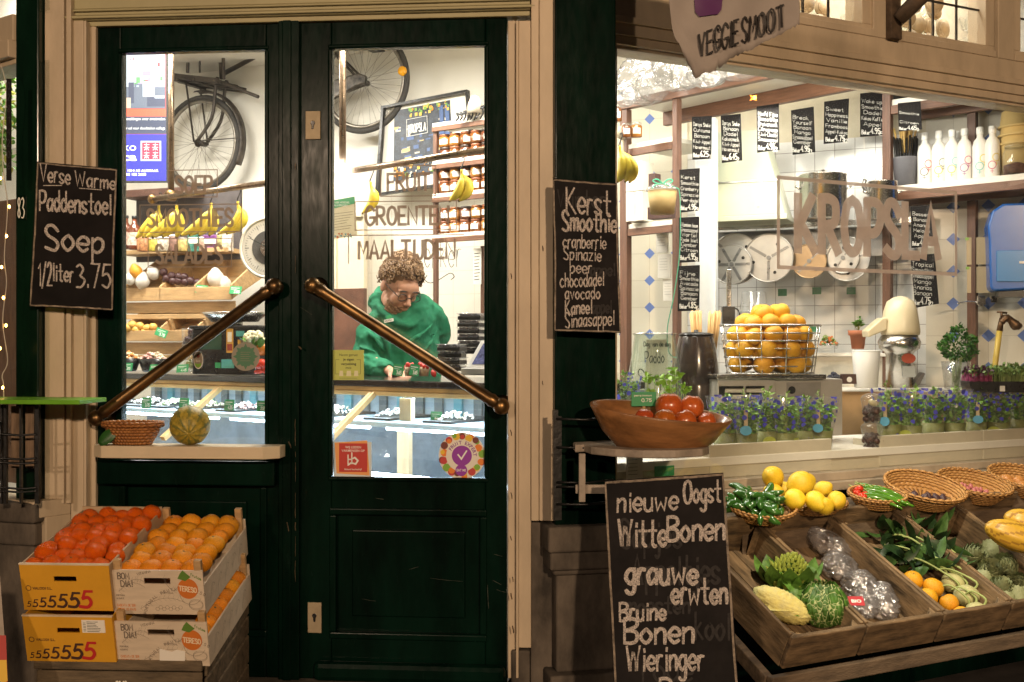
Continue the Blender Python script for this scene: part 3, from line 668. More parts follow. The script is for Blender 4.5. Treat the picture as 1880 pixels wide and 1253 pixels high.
# ---------------------------------------------------------------- chalkboards outside
slateboard('blackboard chalked with warm mushroom soup, hung by the house number', [(68, 297), (215, 310), (207, 571), (54, 563)], [3.935, 3.90, 3.90, 3.935],
    [('Verse', 74, 128, 333, 30, 2.6, .10), ('Warme', 138, 211, 341, 26, 2.6, .10), ('Paddenstoel', 73, 203, 386, 36, 3.4, .07), ('Soep', 84, 188, 458, 44, 4.4, .06),
     ('1/2', 71, 95, 524, 42, 3.0, .06), ('liter', 97, 134, 516, 30, 3.0, .05), ('3.75', 141, 203, 528, 42, 3.0, .02)], jit=.04,
    extra=lambda mb, rd: (mb.ribbon([(80, -341), (113, -341)], 2.2, -.0013), mb.ribbon([(146, -346), (186, -349)], 2.2, -.0013)))
slateboard('blackboard chalked with a Christmas smoothie recipe, hung on the corner post', [(1015, 328), (1133, 337), (1140, 612), (1018, 609)], [3.74, 3.76, 3.76, 3.74],
    [('Kerst', 1040, 1120, 391, 46, 3.6, .06), ('Smoothie', 1033, 1131, 424, 36, 3.6, .02), ('cranberrie', 1034, 1112, 455, 24, 2.0, .02), ('Spinazie', 1035, 1103, 477, 23, 2.0, .04), ('peer', 1047, 1086, 502, 22, 2.0, .0),
     ('chocodadel', 1029, 1108, 528, 25, 2.0, -.04), ('avocado', 1038, 1101, 550, 23, 2.0, -.02), ('Kaneel', 1038, 1086, 577, 25, 2.4, -.02), ('Sinaasappel', 1038, 1127, 602, 26, 2.0, -.06)],
    ghosts=[('Winter', 1024, 1110, 380, 30, 3, .02), ('appel', 1085, 1128, 506, 22, 3), ('appel', 1088, 1122, 575, 22, 3)], jit=.05)
slateboard('tall blackboard listing the new bean harvest, leaning at the stall', [(1110, 883), (1328, 868), (1376, 1545), (1140, 1545)], [3.5, 3.42, 3.05, 3.13],
    [('nieuwe', 1134, 1243, 940, 38, 4, -.04), ('Oogst', 1256, 1322, 924, 40, 4, -.04), ('Witte', 1136, 1222, 1003, 46, 5.2, .0), ('Bonen', 1226, 1329, 994, 44, 5.2, -.03), ('grauwe', 1150, 1279, 1072, 44, 6, .0), ('erwten', 1234, 1334, 1108, 42, 5.2, .0),
     ('Bruine', 1138, 1221, 1140, 32, 4.2, -.02), ('Bonen', 1147, 1272, 1182, 44, 5.2, -.02), ('Wieringer', 1151, 1291, 1233, 44, 4.4, -.02), ('Bonen', 1212, 1320, 1290, 44, 5, -.02), ('Kapucijners', 1155, 1330, 1360, 44, 5, -.02)],
    ghosts=[('Sapjes', 1140, 1250, 1005, 50, 4), ('Appeltjes', 1160, 1320, 1072, 50, 5), ('moesten', 1150, 1265, 1126, 30, 4), ('kool', 1277, 1338, 1174, 48, 4.5), ('rode', 1180, 1270, 1250, 44, 4)], jit=.04, edgew=4.5, th=.02)
# house number
x0, z0 = LP.loc(32, 402, -.004)[0::2]
r, off = fth(LP, x0, -.004, z0, 'house_number', 'narrow white house number 83 on the green post', 'number sign')
mb = MB(); x1 = LP.x(45, -.004); mb.box(x0-.003, x1+.004, -.003, -.0005, z0-.004, LP.z(32, 360)); mb.build('plate', GREEN, r, loc=off)
mb = MB(); text(mb, '83', x0+.002, x1-.001, z0+.004, LP.z(32, 366)-z0, .0042, -.0036, gap=.3, sq=True); mb.build('digits', PRICEW, r, fix=False, loc=off)
# torn banner
prof = [(1223, -40), (1228, 10), (1237, 60), (1250, 85), (1262, 112), (1275, 147), (1292, 138), (1312, 133), (1314, 120), (1322, 128), (1345, 104), (1372, 92), (1400, 80), (1440, 60), (1466, 47)]
def lerp(t, q):
    for (a, b), (c, d) in zip(q, q[1:]):
        if t <= c: return b+(d-b)*(t-a)/(c-a)
    return q[-1][1]
r, k = pth(1345, -200, 3.3, 'torn_banner', 'torn white hanging banner advertising veggie smoothies', 'banner')
wav = lambda x, z: 9*math.sin((x+z*.4)/22)+5*math.sin((x-z)/9+1)*max(0, (z+40)/190)
mb = MB(k); cols = [1223+i*4.05 for i in range(61)]; rows = 24; vs = []; rr = random.Random(5)
for i, x in enumerate(cols):
    b = lerp(x, prof)+rr.uniform(-2.5, 2.5)
    for j in range(rows+1): z = -200+(b+200)*j/rows; vs.append((x-1345, wav(x, z), -200-z))
mb.add(vs, [(i*(rows+1)+j, (i+1)*(rows+1)+j, (i+1)*(rows+1)+j+1, i*(rows+1)+j+1) for i in range(60) for j in range(rows)], 0, True)
mb.build('cloth', mt('banner_cloth', (.31, .27, .24), .75, var=.06, vs=4, bump=.1), r, solid=.0015)
mb = MB(k); tb = MB(); text(tb, 'VEGGIE', 1282, 1353, -108, 42, 3.9, 0, slope=.36, sq=True, gap=.22); text(tb, 'SMOOT', 1362, 1438, -79, 42, 3.9, 0, slope=.36, sq=True, gap=.24)
mb.add([(v.x-1345, wav(v.x, -v.z)-2.2+v.y*40, v.z-200) for v in tb.v], tb.f); mb.build('lettering', mt('black_print', (.02, .016, .014), .6, var=0, bump=0), r, fix=False, loc=(0, -.004, 0))
mb = MB(k); g = [(1270, -60), (1330, -60), (1322, 20), (1316, 27), (1300, 30), (1286, 27), (1280, 20)]; vs = []
for j in range(11):
    z = -60+9*j; wx = 30-j*.8-(6 if j == 10 else 0)
    for i in range(9): x = 1300-wx+2*wx*i/8; vs.append((x-1345, wav(x, z)-2.2, -200-z))
mb.add(vs, [(j*9+i, j*9+i+1, j*9+i+10, j*9+i+9) for j in range(10) for i in range(8)], 0, True); mb.build('purple_cup_print', mt('plum_print', (.09, .02, .10), .6, var=0, bump=0), r, fix=False, loc=(0, -.004, 0))
# flag holder
u, z = RW.loc(1639, 70, -.02)[0::2]
r, off = fth(RW, u, -.013, z, 'flag_pole_holder', 'weathered wooden flag pole holder between the leaded windows', 'pole holder')
mb = MB(k=1); mb.prism([(u-.035, z-.01), (u+.03, z-.01), (u+.03, z+.06), (u+.02, z+.10), (u+.02, z+.21), (u-.035, z+.21)], -.045, -.0125)
o = mb.build('back_block', mt('rotten_wood', (.13, .085, .05), .8, var=.5, vs=12, bump=.6, bs=40), r, bev=.004, loc=off)
mb = MB(); p = Vector((u, -.05, z+.07)); q = p+Vector((.10, -.16, .17)); mb.tube([p, p.lerp(q, .3), p.lerp(q, .35), q], [.03, .034, .034, .036], 14)
mb.tube([q+(q-p)*.001, q-(q-p)*.2], [.026, .024], 14, 1); mb.build('socket', [mt('rotten_wood', (.13, .085, .05)), BLACKPL], r, loc=off)
# ---------------------------------------------------------------- small things used many times
YEL = mt('banana_skin', (.72, .50, .035), .45, var=.12, vs=18, bump=.08, col2=(.60, .48, .05))
BTIP = mt('banana_tip', (.10, .07, .03), .7)
def banana_bunch(label, px, py, Y, ds, hook=True, group='banana bunches on the rails', L=60, th=8.5):
    """ds: list of (lean x, lean depth) of each banana below the hook; sizes in pixels at that distance"""
    r, k = pth(px, py, Y, 'banana_bunch', label, 'bananas', 0, group)
    for i, (bx, by, cv) in enumerate(ds):
        pts = []; 
        for j in range(9):
            t = j/8; pts.append((bx*t+cv*math.sin(math.pi*t*.95)*.5, by*t-3*math.sin(math.pi*t), -8-L*t*(1-.12*t)))
        rs = [2.2, th*.42, th*.86, th, th*1.02, th, th*.9, th*.62, 1.8]
        mb = MB(k); mb.tube([(0, 0, 0), (bx*.02, 0, -4)]+smooth_path(pts, 2), [2.4, 2.3]+[rs[0]]+[q for a in range(1, 9) for q in ((rs[a-1]+rs[a])/2, rs[a])], 7, 0)
        e = pts[-1]; mb.ell(e, 2.4, 8, 6, 1); mb.build('banana', [YEL, BTIP], r)
    if hook:
        mb = MB(k); mb.tube(smooth_path([(1, 0, -3), (-2, 0, 0), (0, 0, 6), (3, 0, 14), (5, 0, 20), (3, 0, 23), (0, 0, 21)], 4), 1.0, 6); mb.build('hook', BLACKP, r)
    return r
def price_card(px, py, Y, wd, h, label, tilt=0, a=-10, lean=.3, group='green price cards', plate=None):
    r, k = pth(px, py, Y, 'price_card', label, 'price card', a, group)
    M = Euler((-lean, tilt, 0)).to_matrix().to_4x4()
    mb = MB(k); mb.box(-wd/2, wd/2, 0, .8, 0, h, 0, M); mb.build('card', plate or PRICE, r)
    rd = random.Random(px*7+py); mb = MB(k)
    mb.ribbon([(-wd*.38, h*.76), (wd*.30, h*.76)], h*.09, -.15); mb.ribbon([(-wd*.38, h*.58), (wd*.1, h*.58)], h*.06, -.15)
    text(mb, '%d.%d5' % (rd.randint(1, 4), rd.randint(2, 9)), -wd*.1, wd*.36, h*.14, h*.3, h*.05, -.15)
    mb.v = [M @ v for v in mb.v]; mb.build('print', PRICEW, r, fix=False)
    return r
GLASSJ = clear('jar_glass', (.94, .95, .93), .07, .02, .06)
def cyl_thing(name, label, cat, px, py, Y, prof, mats, parts=(), group=None, n=20, a=0):
    """turned thing; prof = outer outline (radius, height) in pixels; parts = [(part name, outline, material)]"""
    r, k = pth(px, py, Y, name, label, cat, a, group)
    mb = MB(k); mb.lathe(prof, n); mb.build('body', mats, r)
    for nm, pf, m in parts: mb = MB(k); mb.lathe(pf, n); mb.build(nm, m, r)
    return r
def jar_proto(px, py, Y, rad, h, fill, lid, label, group, tagm=PAPER):
    r, k = pth(px, py, Y, 'preserve_jar', label, 'jar', 0, group)
    mb = MB(k); mb.lathe([(rad*.9, 0), (rad, h*.06), (rad, h*.76), (rad*.8, h*.82)], 16); mb.build('contents', fill, r)
    mb = MB(k); mb.lathe([(rad*.88, h*.82), (rad*.9, h*.83), (rad*.9, h*.98), (rad*.84, h)], 16); mb.build('lid', lid, r)
    mb = MB(k); vs = []; R2 = rad*1.03
    for i in range(7): a = R_(-90-38+i*12.6); vs += [(R2*math.cos(a), R2*math.sin(a), h*.2), (R2*math.cos(a), R2*math.sin(a), h*.6)]
    mb.add(vs, [(2*i, 2*i+2, 2*i+3, 2*i+1) for i in range(6)]); mb.build('paper_label', tagm, r, fix=False)
    return r
def at(px, py, Y): return W(px, py, Y)
def heap(mb, cx, cy, cz, rx, ry, h, n, s, mats, rd, flat=.6):
    for i in range(n):
        a = rd.uniform(0, 6.28); q = math.sqrt(rd.random()); x, y_ = cx+rx*q*math.cos(a), cy+ry*q*math.sin(a)
        ss = s*rd.uniform(.6, 1.25); mb.ell((x, y_, cz+h*(1-q*q)*rd.uniform(.5, 1)), (ss, ss*rd.uniform(.6, 1), ss*flat), 7, 5, rd.randrange(mats), (rd.uniform(-1, 1), rd.uniform(-1, 1), rd.uniform(0, 3)), fn=lambda v: 1+.18*math.sin(v.x*5+i)*math.cos(v.y*4))

# ---------------------------------------------------------------- display counter
CTOP = 1.318
c0, c1 = -2.55, .95
r, off = fth(CT, -.4, .3, BZ0, 'display_counter', 'glass fronted display counter with dark stone top and pine trim', 'counter')
GRAN = mt('dark_granite', (.028, .024, .022), .18, var=.6, vs=70, bump=.03, coat=.3)
TRIM = mt('yellow_pine_trim', (.66, .46, .20), .45, var=.15, vs=4, bump=.08, st=(1.2, 10, 10))
mb = MB(); mb.box(c0, c1, -.02, .55, CTOP-.032, CTOP); mb.build('counter_top', GRAN, r, bev=.006, loc=off)
mb = MB(); mb.box(c0, c1, -.008, .05, CTOP-.052, CTOP-.0325); mb.box(c0, c1, -.016, .04, CTOP-.074, CTOP-.0535); mb.build('top_trim', TRIM, r, bev=.003, loc=off)
SY, SZ = -.36, 1.012
def slant(t): return (0+SY*t, CTOP-.074+(SZ-CTOP+.074)*t)
xd = [CT.x(688, 0), CT.x(407, 0), c0+.1, c1-.1]
mb = MB()
a, b = slant(.0), slant(1)
mb.face([(c0, a[0], a[1]), (c1, a[0], a[1]), (c1, b[0], b[1]), (c0, b[0], b[1])]); mb.face([(c0, b[0]-.002, b[1]-.002), (c1, b[0]-.002, b[1]-.002), (c1, b[0]-.002, .62), (c0, b[0]-.002, .62)])
mb.build('front_glass', clear('case_glass', (.95, .98, .99), .06, .03, .014, (.8, .85, .9)), r, fix=False, loc=off)
for x in xd:
    mb = MB()
    for dx in (-.0095, .0095): mb.beam((x+dx, a[0]-.008, a[1]+.012), (x+dx, b[0]-.012, b[1]), .016, .024)
    mb.build('glass_divider', TRIM, r, bev=.002, loc=off)
mb = MB(); mb.box(c0, c1, b[0]-.03, b[0]+.02, .56, .62); mb.box(c0, c1, b[0], .545, BZ0, .56); mb.build('counter_base', WHITE, r, bev=.004, loc=off)
CASEW = mt('case_liner', (.42, .50, .54), .5, var=.1, bump=.03); TEAL = mt('teal_strip', (.16, .42, .47), .4, var=.1, bump=.02)
mb = MB(); mb.box(c0, c1, .5, .545, .56, CTOP-.04, 0)
for i in range(28):
    x = c0+.06+i*.125
    mb.box(x, x+.05, .482, .4985, 1.09, CTOP-.06, 1 if i % 3 == 1 else 2)
mb.build('case_back', [CASEW, TEAL, mt('grey_slats', (.20, .21, .20), .6, var=.3)], r, loc=off)
SHZ = 1.5-(768-626.5)/2000*5.0-.02
mb = MB(); mb.box(c0, c1, -.06, .48, SHZ-.022, SHZ); mb.build('case_shelf', mt('pale_blue_shelf', (.55, .68, .74), .3, var=.05, bump=0), r, bev=.002, loc=off)
mb = MB(); mb.box(c0, c1, -.30, .49, .78, .80); mb.build('case_floor', mt('slate_liner', (.20, .24, .27), .4, var=.3, bump=.05), r, loc=off)
mb = MB(); mb.box(c0, c1, .47, .4805, .801, SHZ-.024); mb.build('case_back', mt('slate_liner', (.1, .1, .1)), r, loc=off)
TUBE = mt('cold_tube_light', (.66, .84, 1), .5, var=0, bump=0, emit=26)
for x0_, x1_ in ((c0+.1, xd[1]-.05), (xd[1]+.05, xd[0]-.05), (xd[0]+.06, c1-.1)):
    mb = MB(); mb.tube([(x0_, .02, SHZ-.034), (x1_, .02, SHZ-.034)], .009, 8); mb.build('lamp_tube', TUBE, r, loc=off)
    mb = MB(); mb.tube([(x0_, .06, CTOP-.066), (x1_, .06, CTOP-.066)], .008, 8); mb.build('lamp_tube', TUBE, r, loc=off)
    mb = MB(); mb.tube([(x0_+.05, -.16, .90), (x1_-.02, -.16, .90)], .010, 8); mb.build('lamp_tube', mt('low_tube_light', (.7, .86, 1), .5, var=0, bump=0, emit=34), r, loc=off)
mb = MB(); x = xd[0]+.10; mb.box(x, x+.07, .06, .09, SHZ+.001, CTOP-.085); mb.box(x+.02, x+.09, .02, .05, .801, SHZ-.045); mb.build('case_partition', mt('birch_ply', (.62, .45, .26), .5, var=.15, vs=5, st=(8, 8, 1)), r, bev=.002, loc=off)
lamp('case_light', 'AREA', tuple(CT.P(-.8, .10, CTOP-.085)), 26, (.72, .87, 1), 3.2, rot=1, sy=.05); lamp('case_light_low', 'AREA', tuple(CT.P(-.8, -.05, SHZ-.05)), 6, (.72, .87, 1), 3.2, rot=1, sy=.05)
# trays of salad on the upper shelf, and their cards
SALAD = [mt('white_cheese', (.78, .74, .66), .6, var=.1), mt('pink_ham', (.62, .36, .32), .6, var=.2), mt('pale_green_salad', (.42, .50, .26), .6, var=.3), mt('red_bean_salad', (.40, .13, .09), .6, var=.3), mt('cream_salad', (.70, .62, .44), .6, var=.2)]
rd = random.Random(11)
for i, (px, nm, ms) in enumerate([(228, 'white crumbled salad', (0, 4)), (288, 'white crumbled cheese', (0, 0)), (335, 'pale vegetable salad', (0, 2)), (388, 'mixed pale salad', (4, 2)), (462, 'pink cubed salad', (1, 0)), (628, 'pale cheese salad', (0, 4)), (737, 'white cubed cheese', (0, 0)), (846, 'crumbled white cheese', (0, 4))]):
    x = CT.x(px, .2); rr, of2 = fth(CT, x, .2, SHZ, 'food_tray', 'black tray of %s on the case shelf' % nm if i not in (0, 6) else ('black tray of %s' % nm)+(' at the left end of the case' if i == 0 else ' beside the plywood partition'), 'food tray', 'trays on the upper case shelf')
    mb = MB(); mb.box(x-.085, x+.085, .02, .36, SHZ, SHZ+.012); mb.build('tray', BLACKPL, rr, bev=.003, loc=of2)
    mb = MB(); heap(mb, x, .16, SHZ+.014, .07, .12, .036, 70, .009, 2, rd); mb.build('food', [SALAD[ms[0]], SALAD[ms[1]]], rr, loc=of2)
for i, (px, py, Y) in enumerate([(268, 750, 5.95), (337, 751, 5.75), (420, 754, 5.55), (480, 756, 5.35), (800, 776, 4.98)]):
    price_card(px, py, Y, 24, 20, 'green price card inside the glass case, %s' % ['first from the left', 'second from the left', 'third from the left', 'beside the door stile', 'at the right of the plywood partition'][i], 0, -30, .1)
rd = random.Random(4)
for i, px in enumerate((360, 455, 640, 790, 860)):
    x = CT.x(px, .1); rr, of2 = fth(CT, x, .1, .80, 'salad_tub', 'clear tub of %s low in the case' % ['olives', 'lettuce', 'red salad', 'dark beans', 'pesto'][i], 'tub', 'tubs low in the case')
    mb = MB(); mb.lathe([(.06, 0), (.075, .06), (.073, .06), (.058, .005)], 16, (x, .1, .80), cap=(1, 1)); mb.build('tub', CLEARP, rr, loc=of2)
    mb = MB(); heap(mb, x, .1, .82, .05, .05, .04, 40, .012, 2, rd); mb.build('food', [[DLEAF, LEAF], [LEAF, DLEAF], [SALAD[3], SALAD[2]], [BLACKPL, SALAD[3]], [DLEAF, SALAD[4]]][i], rr, loc=of2)

rd = random.Random(23)
for i, (px, nm, ms) in enumerate([(240, 'orange carrot salad', (2, 1)), (300, 'green bean salad', (2, 4)), (415, 'pale pasta salad', (4, 0)), (470, 'red beet salad', (3, 1)), (700, 'white coleslaw', (0, 2)), (810, 'mixed green salad', (2, 3))]):
    x = CT.x(px, -.12); rr, of2 = fth(CT, x, -.12, .80, 'food_tray', 'white dish of %s low in the glass case' % nm, 'food tray', 'dishes on the case floor'); mb = MB(); mb.box(x-.09, x+.09, -.22, .0, .8005, .83); mb.build('tray', WHITE, rr, bev=.006, loc=of2); mb = MB(); heap(mb, x, -.11, .831, .075, .09, .04, 70, .012, 2, rd); mb.build('food', [SALAD[ms[0]], SALAD[ms[1]]], rr, loc=of2)
# ---------------------------------------------------------------- rails, pole and hooks
def rail(pts, rad, name, label, cat, mat, ends=0):
    r = thing(name, label, cat, pts[0]); mb = MB(); P = [p-pts[0] for p in pts]; mb.tube(P, rad, 14)
    mb.build('bar', mat, r)
    for i, e in enumerate(P):
        if ends & (1 << i): mb = MB(); mb.ell(e, rad*1.75, 14, 10); mb.build('end_knob', BRASS, r)
    return r
RAILM = mt('brown_brass_rail', (.28, .20, .135), .3, .9, var=.25, vs=20, bump=.05)
rail([at(280, 366, 6.4), at(500, 335, 5.75)], .0165, 'hanging_rail', 'brass banana rail with a ball end seen through the left door glass', 'rail', RAILM, 1)
rail([at(596, 322, 5.8), at(905, 273, 5.15)], .016, 'hanging_rail', 'brass banana rail crossing the right door glass', 'rail', RAILM)
for px, py, Y, lab in ((314, 360, 6.36, 'upright brass pole beside the screen in the left door glass'), (629, 316, 5.79, 'upright brown metal pole left in the right door glass')):
    r = thing('rail_pole', lab, 'pole', at(px, py, Y)); mb = MB(); mb.tube([(0, 0, 0), (0, 0, 3.40-at(px, py, Y).z)], .0185, 14); mb.build('tube', RAILM, r)
    mb = MB(); mb.tube([(0, 0, -.028), (0, 0, .03)], .029, 14); mb.tube([(-.03, .01, 0), (.03, -.01, 0)], .026, 12); mb.build('pipe_joint', BRASS, r)
BBR = [('unripe banana bunch at the left end of the left rail', 292, 377, 6.4, [(-44, 6, 8), (-30, 0, 10), (-14, 5, 10)]), ('three bananas on the second hook of the left rail', 325, 376, 6.25, [(-60, 5, 22), (-46, 3, 20), (-28, 2, 22), (-4, 4, 16)]),
       ('wide banana bunch in the middle of the left rail', 388, 373, 6.1, [(-58, 3, 26), (-42, 4, 22), (-24, 0, 20), (-6, 4, 18)]), ('pair of bananas on the last hook of the left rail', 437, 370, 5.95, [(-40, 4, 40), (-24, 2, 44)]),
       ('single ripe banana hanging on the right rail', 681, 334, 5.65, [(-18, 3, 30)]), ('pair of green tinged bananas on the right rail before the jars', 848, 312, 5.2, [(-24, 3, 20), (-8, 0, 34)])]
for lab, px, py, Y, ds in BBR: banana_bunch(lab, px, py, Y, ds, L=56 if px > 600 else 58, th=9.5 if px > 600 else 9)

# ---------------------------------------------------------------- wall bicycle
FRM = mt('old_bike_frame', (.085, .068, .055), .5, .4, var=.5, vs=12, bump=.2); TYRE = mt('old_tyre', (.055, .05, .045), .8, var=.3); RIMM = mt('dull_rim', (.30, .27, .23), .4, .8, var=.3, vs=20)
yb = -.16
lw, rw_ = Vector(BW.loc(369, 264, yb)), Vector(BW.loc(668, 151, yb)); RR = .335
r, off = fth(BW, (lw.x+rw_.x)/2, yb, min(lw.z, rw_.z)-RR, 'wall_bicycle', 'old black delivery bicycle hung high on the white wall', 'bicycle')
def bike_wheel(c):
    mb = MB(); mb.torus(c, RR-.016, .019, 48, 8); wl = mb.build('tyre', TYRE, r, loc=off)
    mb = MB(); mb.torus(c, RR-.042, .013, 48, 6); mb.build('rim', RIMM, wl)
    mb = MB()
    for i in range(36):
        a = i*math.pi/18; b = a+(.55 if i % 4 < 2 else -.55); e = (-1) ** i*.028
        mb.tube([c+Vector((.02*math.cos(b), e, .02*math.sin(b))), c+Vector(((RR-.05)*math.cos(a), 0, (RR-.05)*math.sin(a)))], .0012, 4, cap=False)
    mb.build('spokes', RIMM, wl, fix=False)
    mb = MB(); mb.tube([c+Vector((0, -.05, 0)), c+Vector((0, .05, 0))], .019, 12); mb.tube([c+Vector((0, -.032, 0)), c+Vector((0, -.026, 0))], .03, 12); mb.build('hub', FRM, wl)
    return wl
bike_wheel(lw); bike_wheel(rw_)
V = Vector
def pt(px, py, y=yb): return V(BW.loc(px, py, y))
bt = lambda *ps: [V(p) for p in ps]
mb = MB()
hd0, hd1 = pt(408, 145), pt(400, 20); bb = lw.lerp(rw_, .60)+V((0, 0, -.02)); st_ = bb+V((.16, 0, .60))
mb.tube([hd0, hd1], .019, 10); mb.tube([hd0+V((0, 0, .03)), pt(500, 88), bb+V((.15, 0, .12))], .017, 10); mb.tube([pt(404, 112), pt(500, 68), st_+V((-.03, 0, -.12))], .017, 10)
mb.tube([bb, st_], .016, 10)
for e in (-.05, .05):
    mb.tube([bb+V((0, e*.5, 0)), rw_+V((0, e, 0))], .010, 8); mb.tube([st_+V((0, e*.5, -.1)), rw_+V((0, e, 0))], .009, 8)
mb.build('bike_frame', FRM, r, loc=off)
mb = MB()
for e in (-.05, .05): mb.tube(smooth_path([hd0+V((0, e, 0)), pt(404, 168)+V((0, e, 0)), pt(397, 220)+V((0, e, 0)), lw+V((0, e, 0))], 4), .012, 8)
for e in (-.075, .075): mb.beam(pt(354, 152)+V((0, e, 0)), lw+V((0, e, 0)), .014, .006)
mb.tube([lw+V((0, -.08, 0)), pt(451, 256)+V((0, -.06, 0))], .004, 6); mb.build('front_fork', FRM, r, loc=off)
mb = MB(); M0 = pt(320, 146); M1 = pt(426, 158)
for e in (-.15, -.05, .05, .15): mb.beam(M0+V((0, e, 0)), M1+V((0, e, 0)), .03, .035)
for px in (352, 383, 420): q = pt(px, 151); mb.beam(q+V((0, -.17, -.02)), q+V((0, .14, -.02)), .03, .02)
mb.tube([M1+V((0, -.1, 0)), pt(488, 183)+V((0, -.08, 0))], .012, 8); mb.tube([pt(428, 152)+V((0, -.1, 0)), pt(425, 40)+V((0, -.1, 0))], .012, 8); mb.tube([pt(362, 140)+V((0, -.1, 0)), pt(365, 20)+V((0, -.1, 0))], .012, 8); mb.tube([pt(384, 140)+V((0, -.1, 0)), pt(384, 20)+V((0, -.1, 0))], .007, 8)
mb.build('front_carrier', FRM, r, bev=.002, loc=off)
def guard(c, a0, a1, rr_, wd, nm, mat):
    mb = MB(); vs = []; n = 22
    for i in range(n+1):
        a = R_(a0+(a1-a0)*i/n)
        for e, q in ((-1, -.012), (-.6, 0), (.6, 0), (1, -.012)): vs.append((c.x+(rr_+q)*math.cos(a), c.y+e*wd, c.z+(rr_+q)*math.sin(a)))
    mb.add(vs, [(4*i+j, 4*i+j+1, 4*i+j+5, 4*i+j+4) for i in range(n) for j in range(3)], 0, True); mb.build(nm, mat, r, fix=False, solid=.003, loc=off)
guard(lw, -28, 96, RR+.032, .034, 'mudguard', FRM); guard(rw_, 60, 168, RR+.03, .032, 'mudguard', mt('pale_guard', (.40, .34, .27), .5))
mb = MB(); d_ = (rw_-bb)
mb.prism([(rw_.x-.02, rw_.z-.045), (rw_.x+.05, rw_.z-.03), (rw_.x+.06, rw_.z+.02), (rw_.x, rw_.z+.045), (bb.x, bb.z+.10), (bb.x-.10, bb.z+.02), (bb.x, bb.z-.10)], yb-.075, yb-.045); mb.build('chain_case', mt('worn_chain_case', (.10, .085, .07), .35, .5, var=.6, vs=25), r, bev=.01, loc=off)
mb = MB(); q = pt(739, 131, yb-.02); mb.tube([q+V((0, -.008, 0)), q+V((0, .008, 0))], .03, 18); mb.build('wheel_reflector', mt('amber_reflector', (.85, .38, .01), .25, var=.05, bump=0, emit=.12), r, loc=off)
mb = MB(); q = pt(689, 88); mb.box(q.x-.045, q.x+.045, yb-.05, yb+.05, q.z-.02, q.z+.05); mb.torus((q.x+.04, yb, q.z+.005), .03, .006, 16, 6); mb.build('frame_lock', BLACKPL, r, bev=.006, loc=off)

# ---------------------------------------------------------------- framed poster behind the jars
P4 = [(704, 198), (858, 168), (872, 330), (693, 358)]
pl = Plane([at(704, 198, 7.05), at(858, 168, 6.75), at(872, 330, 6.7)]); base = pl.hit(780, 345)
r = thing('framed_poster', 'tilted black framed poster of flowers and a night city on the white wall', 'poster', base)
mb = MB()
for i in range(4):
    a, b = P4[i], P4[(i+1) % 4]; mb.ribbon([(a[0], -a[1]), (b[0], -b[1])], 4.5, -.03-.0004*i, taper=False)
onplane(mb, pl, base).build('frame', BLACKPL, r, fix=False, solid=.03)
mb = MB(); mb.face([(x, -.006, -y_) for x, y_ in P4]); onplane(mb, pl, base).build('mount', PAPER, r, fix=False)
a, b, c, d = (724, 204), (826, 184), (834, 312), (722, 334)
uv = lambda u, v: ((a[0]*(1-u)+b[0]*u)*(1-v)+(d[0]*(1-u)+c[0]*u)*v, (a[1]*(1-u)+b[1]*u)*(1-v)+(d[1]*(1-u)+c[1]*u)*v)
rd = random.Random(21); mb = MB()
def uvq(u0, v0, u1, v1, m, y): mb.face([(uv(u, v)[0], y, -uv(u, v)[1]) for u, v in ((u0, v0), (u1, v0), (u1, v1), (u0, v1))], m)
uvq(0, 0, 1, 1, 0, -.008)
for i in range(40): u, v = rd.random()*.9, .2+rd.random()*.5; uvq(u, v, u+rd.uniform(.02, .12), v+rd.uniform(.01, .06), rd.choice((0, 1, 1, 4, 6)), -.0085-i*.00005)
for x in (.80, .9): uvq(x, .05, x+.07, .6, 1, -.011-x*.001)
for i in range(120):
    v = rd.choice((rd.uniform(.76, .97), rd.uniform(.0, .12))); u = rd.random(); s_ = rd.uniform(.015, .05)
    if v < .2 and u < .25: continue
    uvq(u-s_/2, v-s_/2, u+s_/2, v+s_/2, rd.choice((2, 3, 2, 4, 5)) if v > .5 else rd.choice((2, 5, 3)), -.0125-i*.00002)
onplane(mb, pl, base).build('picture', [mt('night_print', (.045, .06, .09), .4, var=.5, vs=30), mt('blue_print', (.06, .12, .3), .4), mt('orange_flower_print', (.75, .3, .02), .4), mt('yellow_flower_print', (.8, .55, .08), .4), mt('white_flower_print', (.75, .68, .55), .4), mt('leaf_print', (.2, .4, .05), .4), mt('lamp_print', (.7, .5, .2), .4)], r, fix=False)
mb = MB(); q = [uv(.22, .16), uv(.58, .16), uv(.58, .40), uv(.22, .40)]
for i in range(4): mb.ribbon([(q[i][0], -q[i][1]), (q[(i+1) % 4][0], -q[(i+1) % 4][1])], 1.0, -.017)
text(mb, 'KROPSLA', q[3][0]+3, q[2][0]-3, -q[3][1]+6, 15, 1.8, -.018, slope=.19, sq=True, dy=4e-5); onplane(mb, pl, base).build('poster_lettering', PRICEW, r, fix=False)

